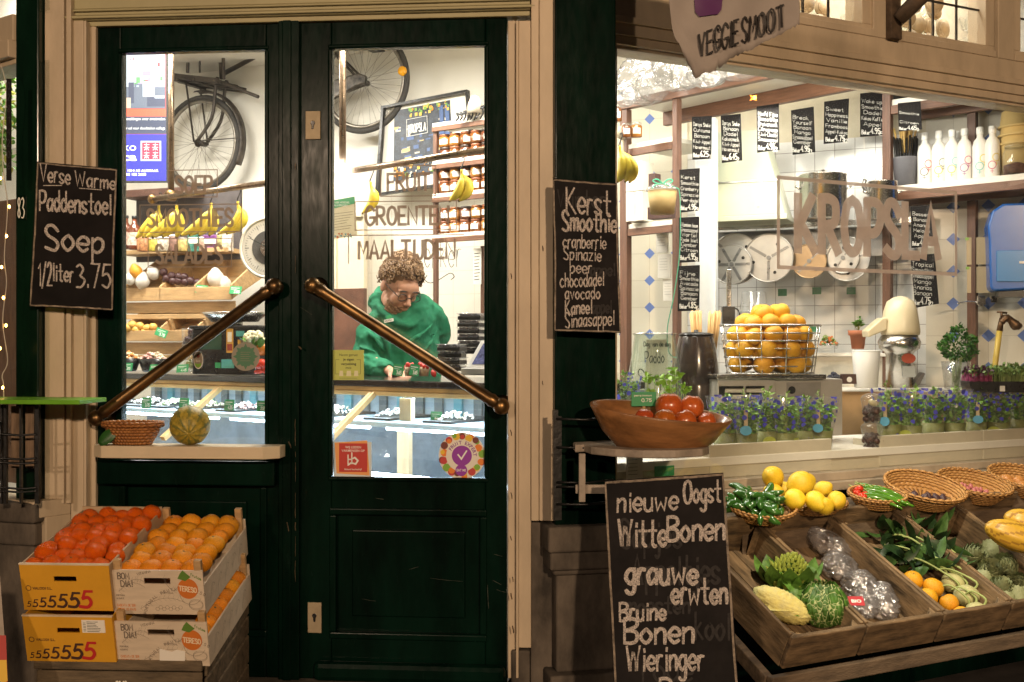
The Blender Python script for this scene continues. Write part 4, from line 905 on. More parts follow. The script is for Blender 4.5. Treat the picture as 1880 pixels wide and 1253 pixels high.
# ---------------------------------------------------------------- information screen
S4 = [(219, 92), (307, 96), (307, 333), (219, 334)]
pl = Plane([at(214, 90, 5.3), at(307, 96, 5.5), at(307, 333, 5.5)]); base = pl.hit(262, 334)
r = thing('information_screen', 'upright lit information screen with a shop picture and blue panel', 'screen', base)
mb = MB(); mb.prism([(175, -88), (309, -94), (309, -336), (175, -337)], 0, .05); onplane(mb, pl, base).build('housing', BLACKPL, r, bev=.003)
def lit(n, c, e=.38): return mt('lit_'+n, c, .4, var=0, bump=0, emit=e)
mb = MB(); F = lambda a, b, c, d, m, y=-.001: mb.face([(a, y, -b), (c, y, -b), (c, y, -d), (a, y, -d)], m)
F(180, 97, 305, 250, 0); F(180, 100, 303, 199, 1, -.0012); F(180, 215, 305, 246, 2, -.0012); F(180, 247, 305, 332, 3, -.0012); F(180, 200, 305, 214, 5, -.0012)
rd = random.Random(2)
for i in range(26):
    x, y_ = rd.uniform(222, 290), rd.uniform(104, 178); F(x, y_, x+rd.uniform(4, 16), y_+rd.uniform(3, 16), rd.choice((1, 4, 6, 7, 0, 1, 8)), -.0014-i*.00003)
F(224, 160, 303, 199, 6, -.0024); F(236, 150, 246, 190, 2, -.0026); F(262, 150, 284, 178, 1, -.0026); F(270, 178, 303, 196, 2, -.0027); F(222, 180, 240, 199, 9, -.0027)
F(227, 126, 250, 152, 1, -.0026); F(284, 176, 302, 181, 1, -.0029)
F(258, 259, 296, 296, 1, -.0016); F(261, 262, 293, 293, 10, -.0019)
onplane(mb, pl, base).build('display', [lit('grey_red', (.30, .05, .07)), lit('white', (.46, .54, .68)), lit('navy', (.035, .05, .11)), lit('blue', (.025, .03, .62)), lit('sky', (.35, .5, .8)), lit('orange', (.55, .10, .05)), lit('slate', (.10, .13, .2)), lit('green', (.1, .3, .12)), lit('violet', (.3, .25, .6)), lit('sand', (.6, .45, .35)), lit('red', (.55, .03, .09))], r, fix=False)
mb = MB()
typeset(mb, 'ko', 226, -277, 15, -.003, width=24); typeset(mb, 'ca', 225, -295, 14, -.003, width=26, bold=.03); typeset(mb, '| 1814 AB ALKMAAR', 230, -316, 5, -.003, width=61, bold=.01); typeset(mb, '088 188 2888', 228, -323, 5, -.003, width=40, bold=.01)
typeset(mb, 'huismeldingen over omstreden', 222, -221, 5, -.003, width=81); typeset(mb, '1 jaar cel voor doodsteken collega', 222, -238, 5, -.003, width=81)
for cx, cz in ((269, 270), (285, 270), (269, 285), (285, 285)):
    for (p_, q_) in (((-4, 4), (5, 4)), ((0, 6), (0, -6)), ((-5, -1), (5, -1)), ((-4, -6), (1, 0)), ((4, -6), (-1, 1))): mb.ribbon([(cx+p_[0], -cz+p_[1]), (cx+q_[0], -cz+q_[1])], 1.1, -.0034)
onplane(mb, pl, base).build('screen_lettering', lit('letters', (.95, .97, 1), 1.0), r, fix=False)

# ---------------------------------------------------------------- fruit, one mesh of each kind
ORANGE = mt('orange_peel', (.84, .31, .012), .45, rnd=.16, var=.22, vs=9, bump=.4, bs=260, spec=.28)
ORANGE2 = mt('yellow_orange_peel', (.88, .44, .02), .40, rnd=.14, var=.2, vs=9, bump=.35, bs=260, spec=.45)
def fruit_mesh(name, mats, kind, rd=random.Random(9)):
    mb = MB()
    if kind == 'round': mb.ell((0, 0, 0), (1, 1, .94), 20, 14, 0, fn=lambda v: 1-.07*max(0, v.z-.9)*10*max(0, v.z)+.015*math.sin(v.x*5+v.y*4)); mb.ell((0, 0, .87), (.10, .10, .035), 7, 4, 1)
    if kind == 'flat': mb.ell((0, 0, 0), (1, 1, .80), 22, 14, 0, fn=lambda v: 1+.03*math.sin(math.atan2(v.y, v.x)*8)-.10*max(0, v.z-.93)*14); mb.ell((0, 0, .73), (.12, .12, .04), 7, 4, 1)
    if kind == 'lemon': mb.ell((0, 0, 0), (1, 1, 1.22), 20, 16, 0, fn=lambda v: 1+.16*max(0, v.z-.82)*5+.10*max(0, -v.z-.86)*5+.03*math.sin(v.x*4+1)*math.cos(v.y*5))
    if kind == 'tomato': mb.ell((0, 0, 0), (1, 1, .8), 20, 14, 0, fn=lambda v: 1+.035*math.sin(math.atan2(v.y, v.x)*5)-.12*max(0, v.z-.9)*10); 
    if kind == 'plain': mb.ell((0, 0, 0), 1, 12, 9, 0)
    o = mb.build(name, mats); return o
STEMM = mt('dry_stem', (.16, .13, .05), .8)
_PROTO = {}
def fruit(kindname, mats, shape, loc, rad, label, cat, group, rd, rot=None, squash=1):
    key = kindname+shape+mats[0].name
    if key not in _PROTO: _PROTO[key] = fruit_mesh(kindname, mats, shape); o = _PROTO[key]
    else: o = _PROTO[key].copy(); COL.objects.link(o)
    o.location = loc; o.scale = (rad*rd.uniform(.96, 1.04), rad*rd.uniform(.96, 1.04), rad*squash*rd.uniform(.95, 1.03))
    o.rotation_euler = rot or (rd.uniform(-.6, .6), rd.uniform(-.6, .6), rd.uniform(0, 6))
    tag(o, label, cat, group); return o

# ---------------------------------------------------------------- left of the counter: crates of fruit, bottles, scales
r, k = pth(330, 572, 6.75, 'fruit_crate', 'upper slanted pine crate with three compartments behind the left door glass', 'crate', -20)
def slanted(k, r, x0, x1, dep, h, rise, divs, fronts, mats=PINE):
    mb = MB(k)
    for z0_, z1_, yy in fronts: mb.box(x0, x1, yy, yy+4, z0_, z1_)
    mb.build('front_board', mats, r, bev=.003)
    for x in [x0, x1-4]+divs:
        mb = MB(k); M = Matrix(((0, 1, 0, 0), (1, 0, 0, 0), (0, 0, 1, 0), (0, 0, 0, 1)))
        mb.prism([(0, fronts[0][0]), (0, fronts[0][1]+3), (dep, fronts[0][1]+rise+16), (dep, fronts[0][0]+rise)], -(x+4), -x, 0, Matrix.Rotation(R_(-90), 4, 'Z') @ Matrix.Scale(-1, 4, (1, 0, 0)) if 0 else Matrix(((0, -1, 0, 0), (1, 0, 0, 0), (0, 0, 1, 0), (0, 0, 0, 1))))
        mb.build('side_board', mats, r, bev=.002)
    mb = MB(k); mb.add([(x0, 2, fronts[0][0]+3), (x1, 2, fronts[0][0]+3), (x1, dep, fronts[0][0]+rise), (x0, dep, fronts[0][0]+rise)], [(0, 1, 2, 3)]); mb.build('bottom_board', mats, r, fix=False, solid=.008)
    mb = MB(k); mb.box(x0, x1, dep, dep+4, fronts[0][0]+rise, fronts[0][1]+rise+16); mb.build('back_board', mats, r, bev=.002)
slanted(k, r, -128, 112, 100, 40, 46, [-46, 30], [(20, 44, 0), (-3, 18, 10), (-14, -5, -2)])
r, k = pth(300, 655, 6.7, 'fruit_crate', 'lower slanted pine crate half full of small yellow fruit', 'crate', -20)
slanted(k, r, -98, 70, 80, 40, 34, [-12], [(28, 48, 0), (4, 26, 10), (-6, 3, -2)])
rd = random.Random(31)
NETF = mt('foam_net_white', (.85, .82, .76), .7, var=.25, vs=60, bump=.9, bs=70)
PASS = mt('passion_fruit_skin', (.075, .028, .03), .35, var=.4, vs=20, bump=.3)
MANG = mt('mango_skin', (.80, .36, .03), .4, var=.3, vs=5, bump=.1)
for px, py, q, lab in ((250, 500, 12, 'orange mango wrapped in a foam net'), (262, 516, 13, 'foam wrapped mango lying in front'), (281, 502, 11, 'foam wrapped mango at the back'), (240, 512, 10, 'foam net sleeve beside the orange mango')):
    fruit('mango', [MANG if q == 12 else NETF, STEMM], 'lemon', at(px, py, 6.85), q*6.85/2000, lab, 'mango', 'mangoes in the upper crate', rd)
for px, py in ((300, 500), (315, 507), (329, 508), (317, 516), (327, 516), (340, 518), (350, 516), (363, 520), (306, 512), (338, 509)):
    fruit('passion_fruit', [PASS, STEMM], 'round', at(px, py, 6.85), 8*6.85/2000, 'dark purple passion fruit in the middle of the upper crate', 'passion fruit', 'passion fruit in the crate', rd)
for px, py, q, lab in ((396, 512, 15, 'tall white foam netted pear in the upper crate'), (413, 523, 12, 'white foam netted pear lying in the upper crate')):
    fruit('netted_pear', [NETF, STEMM], 'lemon', at(px, py, 6.8), q*6.8/2000, lab, 'pear', None, rd)
YFR = mt('yellow_plum_skin', (.72, .42, .10), .45, var=.2)
for px, py in ((243, 597), (257, 599), (270, 603), (281, 601), (250, 606), (236, 603), (266, 610)):
    fruit('yellow_fruit', [YFR, STEMM], 'round', at(px, py, 6.8), 8*6.8/2000, 'small yellow fruit in the lower crate', 'fruit', 'yellow fruit in the lower crate', rd)
for i, (px, py, t, Y) in enumerate(((368, 538, .1, 6.7), (431, 540, .05, 6.6), (293, 618, .3, 6.65), (231, 681, 0, 5.95), (284, 684, 0, 5.85), (334, 684, -.05, 5.75))):
    price_card(px, py, Y, 24, 15, 'green price card %s' % ['on the passion fruit crate', 'below the netted pears', 'tilted on the lower fruit crate', 'by the bowl of orange snacks', 'under the bowl of shells on the counter', 'beside the scale, behind the brass bar'][i], t, -15)
# bottle shelf
r, k = pth(325, 466, 6.9, 'bottle_shelf', 'pine wall shelf of bottles and tins with a dark cabinet back', 'shelf', -20)
mb = MB(k); mb.box(-125, 108, -10, 40, 0, 8); mb.build('shelf_board', PINE, r, bev=.002)
mb = MB(k); mb.box(-125, 108, 42, 48, -10, 118); mb.build('back_panel', mt('dark_cabinet', (.09, .075, .075), .7, var=.3), r)
mb = MB(k); mb.box(-130, 30, 0, 46, 108, 122); mb.build('top_rail', mt('red_brown_cornice', (.10, .045, .03), .6, var=.4), r, bev=.004)
SYR = mt('dark_syrup', (.16, .045, .02), .12, var=.2, bump=0, coat=.5)
def bottle(px, py, Y, rad, h, mat, label, group, lab=PAPER, cap=BLACKPL, name='bottle'):
    r, k = pth(px, py, Y, name, label, 'bottle', 0, group)
    mb = MB(k); mb.lathe([(rad*.9, 0), (rad, 2), (rad, h*.58), (rad*.9, h*.66), (rad*.36, h*.78), (rad*.34, h*.92)], 18); mb.build('body', mat, r)
    mb = MB(k); mb.lathe([(rad*.4, h*.92), (rad*.42, h*.93), (rad*.42, h)], 14); mb.build('cap', cap, r)
    if lab: mb = MB(k); mb.lathe([(rad*1.025, h*.12), (rad*1.025, h*.5)], 18, cap=(0, 0)); mb.build('paper_label', lab, r, fix=False)
    return r
LABP = mt('printed_label', (.72, .60, .50), .6, var=.9, vs=60, bump=0, col2=(.35, .18, .14))
bottle(231, 458, 6.85, 12, 62, SYR, 'left dark syrup bottle with a pale label on the pine shelf', 'syrup bottles', LABP); bottle(247, 459, 6.83, 12, 62, SYR, 'right dark syrup bottle with a pale label on the pine shelf', 'syrup bottles', LABP)
TINS = [(264, 12, 30, (.62, .28, .12), 'orange banded tin'), (283, 10, 24, (.62, .5, .08), 'yellow tin'), (301, 12, 26, (.72, .64, .5), 'cream tin'), (319, 9, 30, (.30, .16, .12), 'brown jar'), (337, 10, 24, (.66, .5, .18), 'mustard jar'), (356, 10, 32, (.05, .24, .18), 'green patterned pouch'), (372, 7, 26, (.55, .36, .26), 'tan jar'), (387, 13, 30, (.26, .07, .30), 'purple packet'), (404, 7, 34, (.5, .45, .2), 'yellow lidded jar'), (418, 10, 36, (.72, .62, .5), 'white packet with orange foot')]
for i, (px, q, h, c, nm) in enumerate(TINS):
    r, k = pth(px, 462, 6.8, 'food_tin', '%s on the pine shelf below the bananas' % nm, 'packaged food', 0, 'packets and tins on the shelf'); m = mt('tin_'+nm.replace(' ', '_'), c, .45, var=.5, vs=50, bump=0)
    mb = MB(k)
    if 'pack' in nm or 'pouch' in nm: mb.box(-q, q, -5, 5, 0, h)
    else: mb.lathe([(q*.95, 0), (q, 1), (q, h*.82), (q*.9, h*.88)], 16)
    mb.build('body', m, r, bev=.004 if 'pack' in nm else 0)
    mb = MB(k)
    if 'pack' in nm or 'pouch' in nm: mb.box(-q*.8, q*.8, -5.3, -5.05, h*.45, h*.8)
    else: mb.lathe([(q*.92, h*.88), (q*.92, h)], 16)
    mb.build('label' if 'pack' in nm or 'pouch' in nm else 'lid', PAPER if 'pack' in nm or 'pouch' in nm else WHITE, r)
# hanging dial scale
r, k = pth(496, 512, 6.0, 'dial_scale', 'round cream faced hanging dial scale by the left door stile', 'scale', -12)
CREAMW = mt('enamel_white', (.80, .76, .66), .3, var=.04, bump=0)
mb = MB(k)
def cylY(mb, cx, cz, R, y0, y1, m=0, n=48): mb.prism([(cx+R*math.cos(6.28319*i/n), cz+R*math.sin(6.28319*i/n)) for i in range(n)], y0, y1, m)
cylY(mb, 0, 56, 57, -8, 16); mb.torus((0, -8, 56), 54, 3.2, 48, 8, 0); mb.box(-12, 12, 0, 12, 110, 130); mb.build('case', CREAMW, r, bev=.003)
mb = MB(k); cylY(mb, 0, 56, 50, -9.4, -8.4, 0); cylY(mb, 0, 56, 31, -10, -9.5, 1); cylY(mb, 3, 56, 17, -13, -10.2, 2, 24); mb.build('dial', [PAPER, mt('grey_dial', (.12, .115, .11), .4), STEEL], r)
mb = MB(k)
for i in range(60): a = i*.10472; q = 42 if i % 5 else 38; mb.ribbon([(q*math.cos(a), 56+q*math.sin(a)), (45*math.cos(a), 56+45*math.sin(a))], .9 if i % 5 else 1.6, -9.6)
mb.ribbon([(0, 56), (-34, 74)], 1.8, -13.5); mb.build('markings', INK, r, fix=False)
# counter weighing scale
r, k = pth(418, 690, 5.75, 'counter_scale', 'black weighing scale with a steel pan and stickers on the counter', 'scale', -22)
mb = MB(k); mb.box(-72, 72, -10, 60, 2, 86); mb.box(-76, 76, -14, 64, 86, 92); mb.build('housing', BLACKPL, r, bev=.006)
mb = MB(k); mb.lathe([(44, 99), (58, 112), (62, 116), (60, 117), (42, 102)], 32, (0, 22, 0), sx=1.05, sy=.8); mb.tube([(0, 22, 92), (0, 22, 100)], 14, 12); mb.build('pan', STEEL, r)
mb = MB(k); mb.box(5, 20, -10.6, -10.1, 42, 86, 0); mb.box(8, 17, -11.2, -10.7, 62, 80, 1); mb.box(7, 18, -11.2, -10.7, 46, 58, 2); mb.box(26, 44, -10.6, -10.1, 72, 82, 3); mb.box(34, 46, -10.6, -10.1, 60, 68, 4); mb.box(-6, 22, -10.6, -10.1, 14, 30, 3); mb.box(-20, -8, -10.6, -10.1, 14, 24, 5); mb.box(30, 60, -10.6, -10.1, 40, 66, 0); mb.box(-52, -6, -10.6, -10.1, 48, 78, 6)
mb.build('stickers', [mt('ochre_sticker', (.68, .38, .06), .5), PAPER, mt('maroon_sticker', (.33, .05, .03), .5), mt('teal_sticker', (.10, .42, .40), .5), mt('blue_sticker', (.08, .2, .5), .5), PRICE, mt('dark_green_display', (.03, .09, .06), .2)], r)
# bowls and vegetables on the counter
for px, py, q, lab, ms in ((232, 682, 26, 'black bowl of orange snacks at the left end of the counter', [mt('orange_snack', (.75, .28, .05), .6, var=.3), SALAD[4]]), (281, 683, 27, 'black bowl heaped with pale shells on the counter', [SALAD[4], SALAD[1]])):
    r, k = pth(px, py, 6.05, 'snack_bowl', lab, 'bowl', 0, 'bowls on the counter'); mb = MB(k); mb.lathe([(q*.62, 0), (q*.7, 2), (q, 24), (q*.97, 24), (q*.66, 4)], 24); mb.build('bowl', BLACKPL, r)
    mb = MB(k); heap(mb, 0, 0, 22, q*.85, q*.8, 14, 90, 4.4, 2, rd); mb.build('heap', ms, r)
r, k = pth(467, 640, 5.55, 'cauliflower', 'pale cauliflower behind the round star sticker', 'cauliflower'); mb = MB(k)
for i in range(60): a = rd.uniform(0, 6.28); t = rd.random(); mb.ell((17*math.cos(a)*math.sqrt(1-t*t), 12*math.sin(a)*math.sqrt(1-t*t), 12+18*t), rd.uniform(3.5, 6), 8, 6)
mb.build('curd', mt('cauliflower_curd', (.72, .66, .42), .8, var=.2, vs=40), r); mb = MB(k)
for i in range(8): a = i*.8; mb.leaf((13*math.cos(a), 9*math.sin(a), 2), (math.cos(a)*.5, math.sin(a)*.5, 1), 22, 13, 0, .2)
mb.build('leaves', LEAF, r, fix=False)
TOMR = mt('tomato_skin', (.55, .035, .012), .18, var=.12, bump=0, coat=.3)
for px, py, q in ((474, 672, 9), (483, 668, 10), (478, 681, 7), (487, 680, 8), (471, 683, 5)): fruit('tomato', [TOMR, STEMM], 'tomato', at(px, py, 5.5), q*5.5/2000, 'small red tomato heaped beside the left door stile', 'tomato', 'tomatoes on the counter', rd)
fruit('squash', [mt('orange_squash', (.80, .25, .02), .4, var=.15), STEMM], 'flat', at(483, 642, 5.6), 14*5.6/2000, 'small orange squash behind the round star sticker', 'squash', None, rd)
r, k = pth(348, 684, 5.8, 'olive_jar', 'small glass jar of green olives beside the scale', 'jar'); mb = MB(k); mb.lathe([(8, 0), (9, 2), (9, 24), (7, 28), (7.5, 32)], 16); mb.build('glass', GLASSJ, r); mb = MB(k); heap(mb, 0, 0, 9, 6, 6, 14, 24, 3, 1, rd, 1); mb.build('olives', mt('olive', (.20, .22, .06), .4), r)
r, k = pth(352, 640, 5.95, 'plum_tub', 'clear tub of dark plums left of the scale', 'tub'); mb = MB(k); mb.lathe([(15, 0), (17, 2), (18, 34), (17, 37)], 18); mb.build('tub', CLEARP, r); mb = MB(k); heap(mb, 0, 0, 10, 13, 13, 24, 30, 6, 1, rd, 1); mb.build('plums', PASS, r)

# ---------------------------------------------------------------- right of the door: jar shelves, notice, berry boxes
r, k = pth(850, 690, 6.15, 'jar_rack', 'brown wooden rack of preserves behind the right door glass', 'rack', -35)
for x in (-62, 62):
    mb = MB(k); mb.box(x-4, x+4, -6, 2, -120, 462); mb.build('post', BROWNV, r, bev=.002)
for z in (255, 330, 392, 462):
    mb = MB(k); mb.box(-66, 66, -8, 50, z, z+7, 0); mb.box(-66, 66, -10, -4, z-9, z-.3, 1); mb.build('shelf', [WHITE, BROWN], r, bev=.002)
CT2 = Frame(at(850, 690, 6.15).x, at(850, 690, 6.15).y, -35)
JF = [mt('amber_preserve', (.26, .085, .018), .2, var=.5, vs=30, bump=0, coat=.4), mt('brown_chutney', (.16, .05, .02), .2, var=.4, bump=0, coat=.4), mt('honey_preserve', (.40, .16, .03), .2, var=.3, bump=0, coat=.4)]
JL = [mt('rust_lid', (.24, .075, .025), .4, var=.1, bump=0), mt('dark_lid', (.05, .03, .02), .4), mt('copper_lid', (.3, .11, .04), .35, .3)]
protos = [jar_proto(0, 0, 6.15, 12, 24, JF[i], JL[i], 'x', 'preserve jars on the brown rack') for i in range(3)]
first = [True]*3; rd = random.Random(8); kk = 6.15/2000
tiers = [(262, 2, 'on the lowest shelf'), (337, 2, 'on the second shelf'), (399, 2, 'just under the top shelf')]
for z, st2, where in tiers:
    for s_ in range(st2):
        for row in (0,):
            for j in range(5):
                i = rd.choice((0, 0, 1, 2)); loc = CT2.P((-46+j*24.5+rd.uniform(-1, 1))*kk, (6+row*20)*kk, at(850, 690, 6.15).z+(z+.3+s_*24.4)*kk)
                lab = '%s preserve jar, %s tier %s of the rack' % (['amber', 'dark brown', 'golden'][i], 'upper' if s_ else 'lower', where)
                if first[i]: protos[i].location = loc; protos[i]['label'] = lab; first[i] = False
                else: dup(protos[i], loc, (0, 0, rd.uniform(-.5, .3)), lab)
r, k = pth(868, 222, 6.05, 'lamp_wire_bundle', 'tangle of black metal hooks with a pale cloth shade on top of the rack', 'hooks', -20); mb = MB(k); rd = random.Random(5)
for i in range(9): x = -34+i*7; mb.tube(smooth_path([(x, rd.uniform(-5, 5), 2), (x+6, 0, 8+i), (x+2, 0, 16+i*1.3), (x+12, 0, 12+i*1.6), (x+20, 2, 20+i*1.4)], 4), 1.5, 6)
mb.build('hooks', BLACKP, r); mb = MB(k); mb.lathe([(17, 14), (14, 30), (8, 44), (2, 48)], 14, (2, 6, 0), wob=lambda a, i: 1+.1*math.sin(3*a+i)); mb.build('cloth_shade', mt('linen', (.62, .54, .42), .9), r, fix=False)
pl = Plane([at(610, 368, 5.6), at(653, 360, 5.5), at(655, 438, 5.5)]); base = pl.hit(632, 440)
r = thing('allergy_notice', 'hanging paper notice about allergies behind the right door glass', 'notice', base)
mb = MB(); mb.prism([(600, -370), (651, -361), (656, -432), (611, -440), (600, -442)], 0, .004); onplane(mb, pl, base).build('sheet', mt('notice_paper', (.62, .56, .38), .6, var=.08, bump=0), r)
mb = MB(); mb.face([(600, -.001, -370), (651, -.001, -361), (652, -.001, -374), (600, -.001, -386)], 0); rd = random.Random(6)
for i in range(7): mb.ribbon([(608, -(394+i*5)), (608+rd.uniform(28, 42), -(391+i*5-2))], .9, -.001, 1)
for i in range(14): x, y_ = rd.uniform(604, 652), rd.uniform(428, 436); mb.face([(x, -.0012-i*.00005, -y_), (x+4, -.0012-i*.00005, -y_+1), (x+3, -.0012-i*.00005, -y_-4)], 2 if i % 2 else 3)
onplane(mb, pl, base).build('print', [PRICE, INK, mt('teal_print', (.1, .3, .35)), mt('rust_print', (.5, .15, .05))], r, fix=False)
mb = MB(); typeset(mb, 'OVER VOEDSEL', 612, -374, 3.6, -.0018, width=30); typeset(mb, 'ALLERGIE?', 612, -379, 3.6, -.0018, width=26); onplane(mb, pl, base).build('heading', PRICEW, r, fix=False)
# panels of the wall behind the counter
mb = MB(); x0, x1 = BW.x(560, -.3), BW.x(668, -.3); mb.box(x0, x1, -.3, -.26, BZ0, BW.z(640, 530, -.3)); inshop(mb, 'brown_wall_panel', mt('scuffed_brown_board', (.17, .075, .045), .6, var=.35, vs=6, bump=.2), BW)
mb = MB(); mb.box(BW.x(560, -.2), BW.x(668, -.2), -.2, -.15, BZ0, BW.z(640, 395, -.2)); mb.box(BW.x(608, -.22), BW.x(616, -.22), -.215, -.2005, BZ0, BW.z(640, 395, -.2)); mb.box(BW.x(560, -.2), BW.x(668, -.2), -.23, -.2005, BW.z(640, 392, -.2)-.03, BW.z(640, 392, -.2)); inshop(mb, 'cream_cupboard_wall', mt('cream_cupboard', (.70, .62, .47), .5, var=.05), BW)
mb = MB(); mb.box(BW.x(668, -.02), BW.x(930, -.02), -.02, -.0015, BZ0, BW.z(750, 340, -.02)); o = inshop(mb, 'tiled_wall', tiles('white_wall_tile', .15, .003, (.80, .76, .67), (.62, .57, .48)), BW, bev=0)
pl = Plane([at(785, 430, 6.75), at(850, 430, 6.65), at(850, 520, 6.65)]); base = pl.hit(800, 520)
r = thing('wire_script', 'thin black wire script with a scroll behind the clerk', 'wall lettering', base); mb = MB()
text(mb, 'Lekker', 762, 846, -492, 52, .8, 0, jit=.05, dy=4e-5); mb.ribbon([(p.x, p.y) for p in smooth_path([(784, -506, 0), (780, -514, 0), (790, -520, 0), (806, -514, 0), (826, -502, 0), (834, -508, 0), (828, -514, 0)], 5)], 1.4, -.001)
onplane(mb, pl, base).build('wire', BLACKP, r, fix=False, solid=.002)
r, k = pth(876, 522, 6.1, 'paper_tag_strip', 'long pale handwritten paper strip hanging by the rack', 'paper strip', -15); mb = MB(k); mb.box(-8, 8, 0, .8, 0, 66); mb.box(6, 12, 2, 8, -60, 70, 1); mb.build('strip', [PAPER, BROWNV], r); mb = MB(k)
for i in range(9): mb.ribbon([(-5, 8+i*6), (rd.uniform(1, 5), 9+i*6)], 1.6, -.3)
mb.build('handwriting', INK, r, fix=False)
# berry boxes
BERRY = mt('blueberry_skin', (.035, .035, .065), .5, var=.4, vs=30, bump=0)
def berry_box(px, py, Y, wd=44, h=13):
    r, k = pth(px, py, Y, 'berry_box', 'x', 'fruit box', -20, 'stacked blueberry boxes'); rd = random.Random(7)
    mb = MB(k); mb.box(-wd/2, wd/2, -16, 16, 0, 7); mb.build('punnet', BLACKPL, r, bev=.003)
    mb = MB(k); mb.box(-wd/2+.5, wd/2-.5, -15.5, 15.5, 7.1, h-1); mb.box(-wd/2-2, wd/2+2, -17, 17, h-2.4, h-1); mb.build('lid', CRINKLE, r, bev=.002)
    mb = MB(k)
    for i in range(60): mb.ell((rd.uniform(-wd/2+3, wd/2-3), rd.choice((-13, -12, rd.uniform(-12, 12))), rd.uniform(5, h-3)), 2.6, 6, 5)
    mb.build('berries', BERRY, r); return r
bp_ = berry_box(866, 650, 5.15); stk = [(866, 650-i*12.4, 5.15, 'back stack of blueberry boxes against the tall wall strip', i) for i in range(6)]+[(830, 681-i*12.2, 4.98, 'front stack of blueberry boxes beside the tablet', i) for i in range(4)]
nth = ['lowest', 'second', 'third', 'fourth', 'fifth', 'topmost']
for n, (px, py, Y, w_, i) in enumerate(stk):
    lab = '%s box of the %s' % (nth[i] if not (i == 3 and n > 6) else 'topmost', w_)
    if n == 0: bp_['label'] = lab
    else: dup(bp_, at(px, py, Y), (0, 0, R_(-20+random.uniform(-6, 6))), lab)
r, k = pth(878, 689, 4.86, 'till_tablet', 'tilted silver till tablet with a mottled screen', 'tablet', -8)
M = Euler((R_(-28), 0, 0)).to_matrix().to_4x4() @ Matrix(((1, 0, .42, 0), (0, 1, 0, 0), (0, 0, 1, 0), (0, 0, 0, 1)))
mb = MB(k); mb.box(-30, 60, -2, 3, 14, 70, 0, M); mb.build('case', mt('silver_plastic', (.55, .54, .52), .35, var=.03, bump=0), r, bev=.004)
mb = MB(k); mb.box(-22, 54, -3, -2.2, 21, 64, 0, M); mb.build('screen', mt('mottled_screen', (.10, .11, .22), .15, var=.9, vs=60, bump=0, col2=(.02, .02, .04), emit=.5), r)
mb = MB(k); mb.box(-30, 60, -12, 34, 0, 13); mb.build('stand', mt('silver_plastic', (.5, .5, .5)), r, bev=.004)
# strawberry punnets with cards on the counter
STRW = mt('strawberry_skin', (.52, .03, .02), .3, var=.15, vs=60, bump=.4, bs=200)
rd = random.Random(12)
for px, lab in ((752, 'card punnet of strawberries in the clerk\'s reach'), (778, 'card punnet of strawberries next to a loose strawberry')):
    r, k = pth(px, 691, 5.02, 'strawberry_punnet', lab, 'fruit box', -20, 'strawberry punnets'); mb = MB(k)
    mb.lathe([(9, 0), (13, 17), (12, 17), (8, 1)], 4, (0, 0, 0)); mb.build('punnet', mt('striped_card', (.62, .45, .30), .7, var=.5, vs=40), r)
    mb = MB(k)
    for i in range(9): mb.ell((rd.uniform(-9, 9), rd.uniform(-7, 7), rd.uniform(15, 22)), (4.2, 4.2, 5.4), 9, 7, 0, (rd.uniform(-1, 1), rd.uniform(-1, 1), 0))
    mb.build('strawberries', STRW, r)
o = fruit('strawberry', [STRW, LEAF], 'lemon', at(796, 686, 4.95), 5.5*4.95/2000, 'single loose strawberry on the counter beside the punnets', 'strawberry', None, rd)
price_card(729, 690, 4.95, 21, 21, 'green price card standing left before the clerk\'s hand', .12, -20, .15); price_card(759, 690, 4.92, 19, 21, 'green price card standing right of the clerk\'s hand', .12, -20, .15)
# ---------------------------------------------------------------- kitchen wall behind the big window
BLUE = (.16, .24, .55)
def clad(px0, px1, y, z0, z1, mat, name='tiled_wall'):
    mb = MB(); mb.box(BW.x(px0, y), BW.x(px1, y), y, -.0015, z0, z1); return inshop(mb, name, mat, BW, bev=0)
ztile = BW.z(1500, 258, -.02)
clad(930, 1262, -.022, BZ0, 3.0, tiles('diamond_wall_tile', .16, .003, (.74, .70, .58), (.55, .50, .40), BLUE, .20, off=(.03, .06)))
clad(1262, 1700, -.02, BZ0, ztile, tiles('square_wall_tile', .108, .0032, (.80, .80, .78), (.30, .29, .27), off=(.02, .03)))
clad(1700, 2010, -.022, BZ0, 3.0, tiles('diamond_wall_tile_right', .172, .003, (.72, .68, .58), (.52, .48, .40), BLUE, .20, off=(.06, .02)))
clad(1262, 1700, -.012, ztile, 3.3, mt('old_cream_wall', (.62, .56, .42), .6, var=.1), 'cream_wall_panel')
# racks
TS = Frame(W(1147, 190, 5.8).x, 5.8, -48.3); z_ts = W(1147, 190, 5.8).z
r, off = fth(TS, .3, .1, BZ0, 'shelf_rack', 'tall brown and white shelf rack left in the big window under the plastic bags', 'rack')
mb = MB(); L = TS.x(1600); mb.box(-.06, L, 0, .42, z_ts+.014, z_ts+.05, 0); mb.box(-.06, L, -.02, .02, z_ts-.035, z_ts+.0135, 1); mb.box(-.06, L, .38, .42, z_ts-.06, z_ts+.0135, 1); mb.build('top_shelf', [WHITE, BROWN], r, bev=.002, loc=off)
xr_ = TS.x(1241)
for x, y, wd in ((0, -.012, .05), (xr_, -.012, .03)): mb = MB(); mb.box(x-wd/2, x+wd/2, y, y+.04, BZ0, z_ts-.06 if y > 0 else z_ts-.0355); mb.build('post', BROWNV, r, bev=.002, loc=off)
for py in (262, 412): z = TS.z(1200, py); mb = MB(); mb.box(.022, xr_-.02, 0, .36, z-.012, z+.012, 0); mb.box(.026, xr_-.02, -.008, .02, z-.05, z-.0125, 1); mb.build('shelf', [WHITE, BROWN], r, bev=.002, loc=off)
